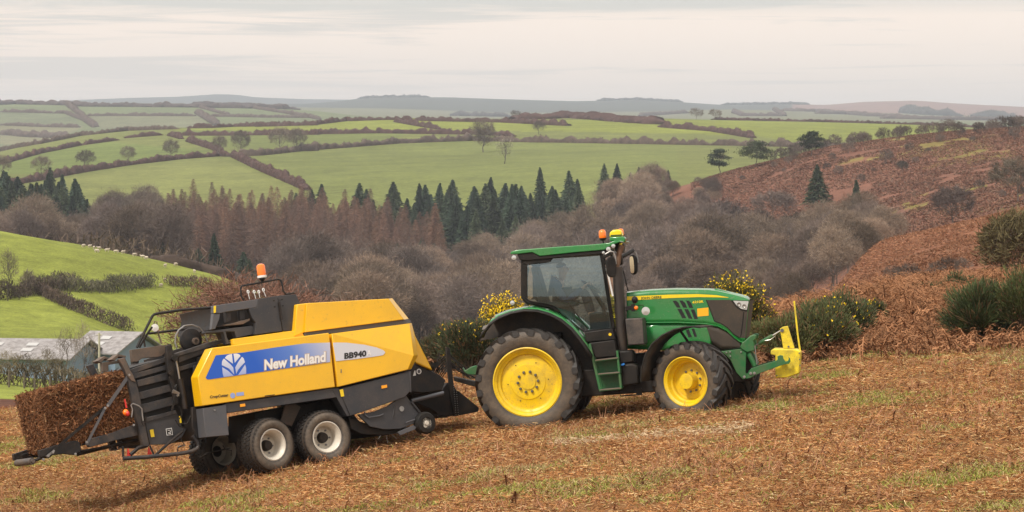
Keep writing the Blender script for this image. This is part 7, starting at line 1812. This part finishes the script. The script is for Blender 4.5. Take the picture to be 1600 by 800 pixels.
# warning beacon
p_ = BF.p3(*b3((1040, 108))[0], -.55)
V = []; prf = ((.070, -.095), (.074, -.05), (.072, .05), (.060, .085), (.03, .10), (.001, .102))
for rr, z in prf:
    for j in range(20): a_ = 2 * math.pi * j / 20; V.append((p_.x + rr * math.cos(a_), p_.y + rr * math.sin(a_), p_.z + z))
bo = MB().add(V, [(i * 20 + j, i * 20 + (j + 1) % 20, (i + 1) * 20 + (j + 1) % 20, (i + 1) * 20 + j) for i in range(5) for j in range(20)] + [tuple(range(19, -1, -1))]).build('beacon', M_AMBER, baler)
def ringz(p, prf, name, mat, par, n=20):
    V = [(p.x + rr * math.cos(2 * math.pi * j / n), p.y + rr * math.sin(2 * math.pi * j / n), p.z + z) for rr, z in prf for j in range(n)]
    return MB().add(V, [(i * n + j, i * n + (j + 1) % n, (i + 1) * n + (j + 1) % n, (i + 1) * n + j) for i in range(len(prf) - 1) for j in range(n)] + [tuple(range(n - 1, -1, -1)), tuple((len(prf) - 1) * n + j for j in range(n))]).build(name, mat, par)
ringz(p_, ((.072, -.135), (.078, -.13), (.078, -.096), (.070, -.094)), 'beacon_band', M_WHITE, bo)
ringz(p_, ((.022, -.20), (.03, -.18), (.05, -.16), (.05, -.135)), 'beacon_foot', M_BODY, bo)

# ------------------------------------------------------------------ the bale
rbl = np.random.default_rng(99)
BY = -.57
cn = [BF.p3(*q, BY) for q in b1((262, 300), (790, 172), (872, 486), (345, 645))]    # TL TR BR BL of the near face
W_ = 1.14
bale = tag(empty('bale', mat=BF.M), 'large square bale of brown bracken leaving the back of the baler', 'bale')
nu, nv, nw = 60, 36, 40
def face(A, B, C, D, n1, n2):
    """grid from A to B (n1) and A to D (n2)"""
    s = np.linspace(0, 1, n1)[:, None, None]; t = np.linspace(0, 1, n2)[None, :, None]
    A, B, C, D = [np.array(p)[None, None] for p in (A, B, C, D)]
    return ((A * (1 - s) + B * s) * (1 - t) + (D * (1 - s) + C * s) * t).reshape(-1, 3), n1, n2
off = Vector((0, W_, 0)); TL, TR, BR, BL = cn
faces = [face(TL, TR, BR, BL, nu, nv), face(TL + off, TL, BL, BL + off, nw, nv), face(TL, TR, TR + off, TL + off, nu, nw), face(TL + off, TR + off, BR + off, BL + off, nu, nv), face(BL, BR, BR + off, BL + off, nu, nw)]
cen = np.array(sum(cn, Vector((0, 0, 0))) / 4 + off / 2)
parts = []; samp = []
for Vf, n1, n2 in faces:
    idx = (np.arange(n1 - 1)[:, None] * n2 + np.arange(n2 - 1)[None]).ravel()
    Fq = np.stack([idx, idx + 1, idx + n2 + 1, idx + n2], -1)
    k = vnoise(Vf[:, 0] + Vf[:, 1] * .7, Vf[:, 2] + Vf[:, 1] * .3, .16, 5, 3)[:, None]
    Vd = Vf + (Vf - cen) / np.linalg.norm(Vf - cen, axis=1, keepdims=True) * k * .03
    parts.append((Vd, Fq, (.085, .042, .024)))
    e1 = Vf[n2] - Vf[0]; e2 = Vf[1] - Vf[0]; nrm = np.cross(e1, e2); nrm /= np.linalg.norm(nrm)
    if np.dot(nrm, Vf.mean(0) - cen) < 0: nrm = -nrm
    samp.append((Vf, nrm, n1 * n2))
for (Vf, nrm, cnt), num in zip(samp, (15000, 9000, 9000, 3000, 1500)):
    i = rbl.integers(0, len(Vf), num); c_ = Vf[i] + rbl.normal(size=(num, 3)) * .02 + nrm * (rbl.random((num, 1)) * .035)
    d = rbl.normal(size=(num, 3)); d -= nrm * (d @ nrm)[:, None] * .55
    pal_ = np.array([(.24, .105, .048), (.15, .068, .032), (.33, .16, .075), (.36, .22, .11), (.07, .035, .02)])
    cl = pal_[rbl.choice(5, num, p=[.34, .3, .16, .05, .15])] * (.7 + .6 * rbl.random((num, 1)))
    Vs, Fs = slivers(c_, d, .03 + .11 * rbl.random(num) ** 2, .006 + .010 * rbl.random(num), rbl); parts.append((Vs, Fs, np.repeat(cl, 4, 0)))
# ragged ends hanging from the rear edges
num = 1500; t = rbl.random(num); A_ = np.array(TL); B_ = np.array(BL); c_ = A_ + (B_ - A_) * t[:, None] + rbl.normal(size=(num, 3)) * .035; c_[: num // 2] += np.array([0, 1, 0]) * (rbl.random((num // 2, 1)) * W_)
d = rbl.normal(size=(num, 3)) * .6 + np.array([-.7, 0, -.5]); Vs, Fs = slivers(c_, d, .08 + .16 * rbl.random(num), .008, rbl); parts.append((Vs, Fs, np.repeat(np.array([(.22, .11, .055)]) * (.6 + .8 * rbl.random((num, 1))), 4, 0)))
Vt, Ft, Ct = merge(parts); link('packed_bracken', np_mesh('packed_bracken', Vt, Ft, Ct), M_LIT, bale)
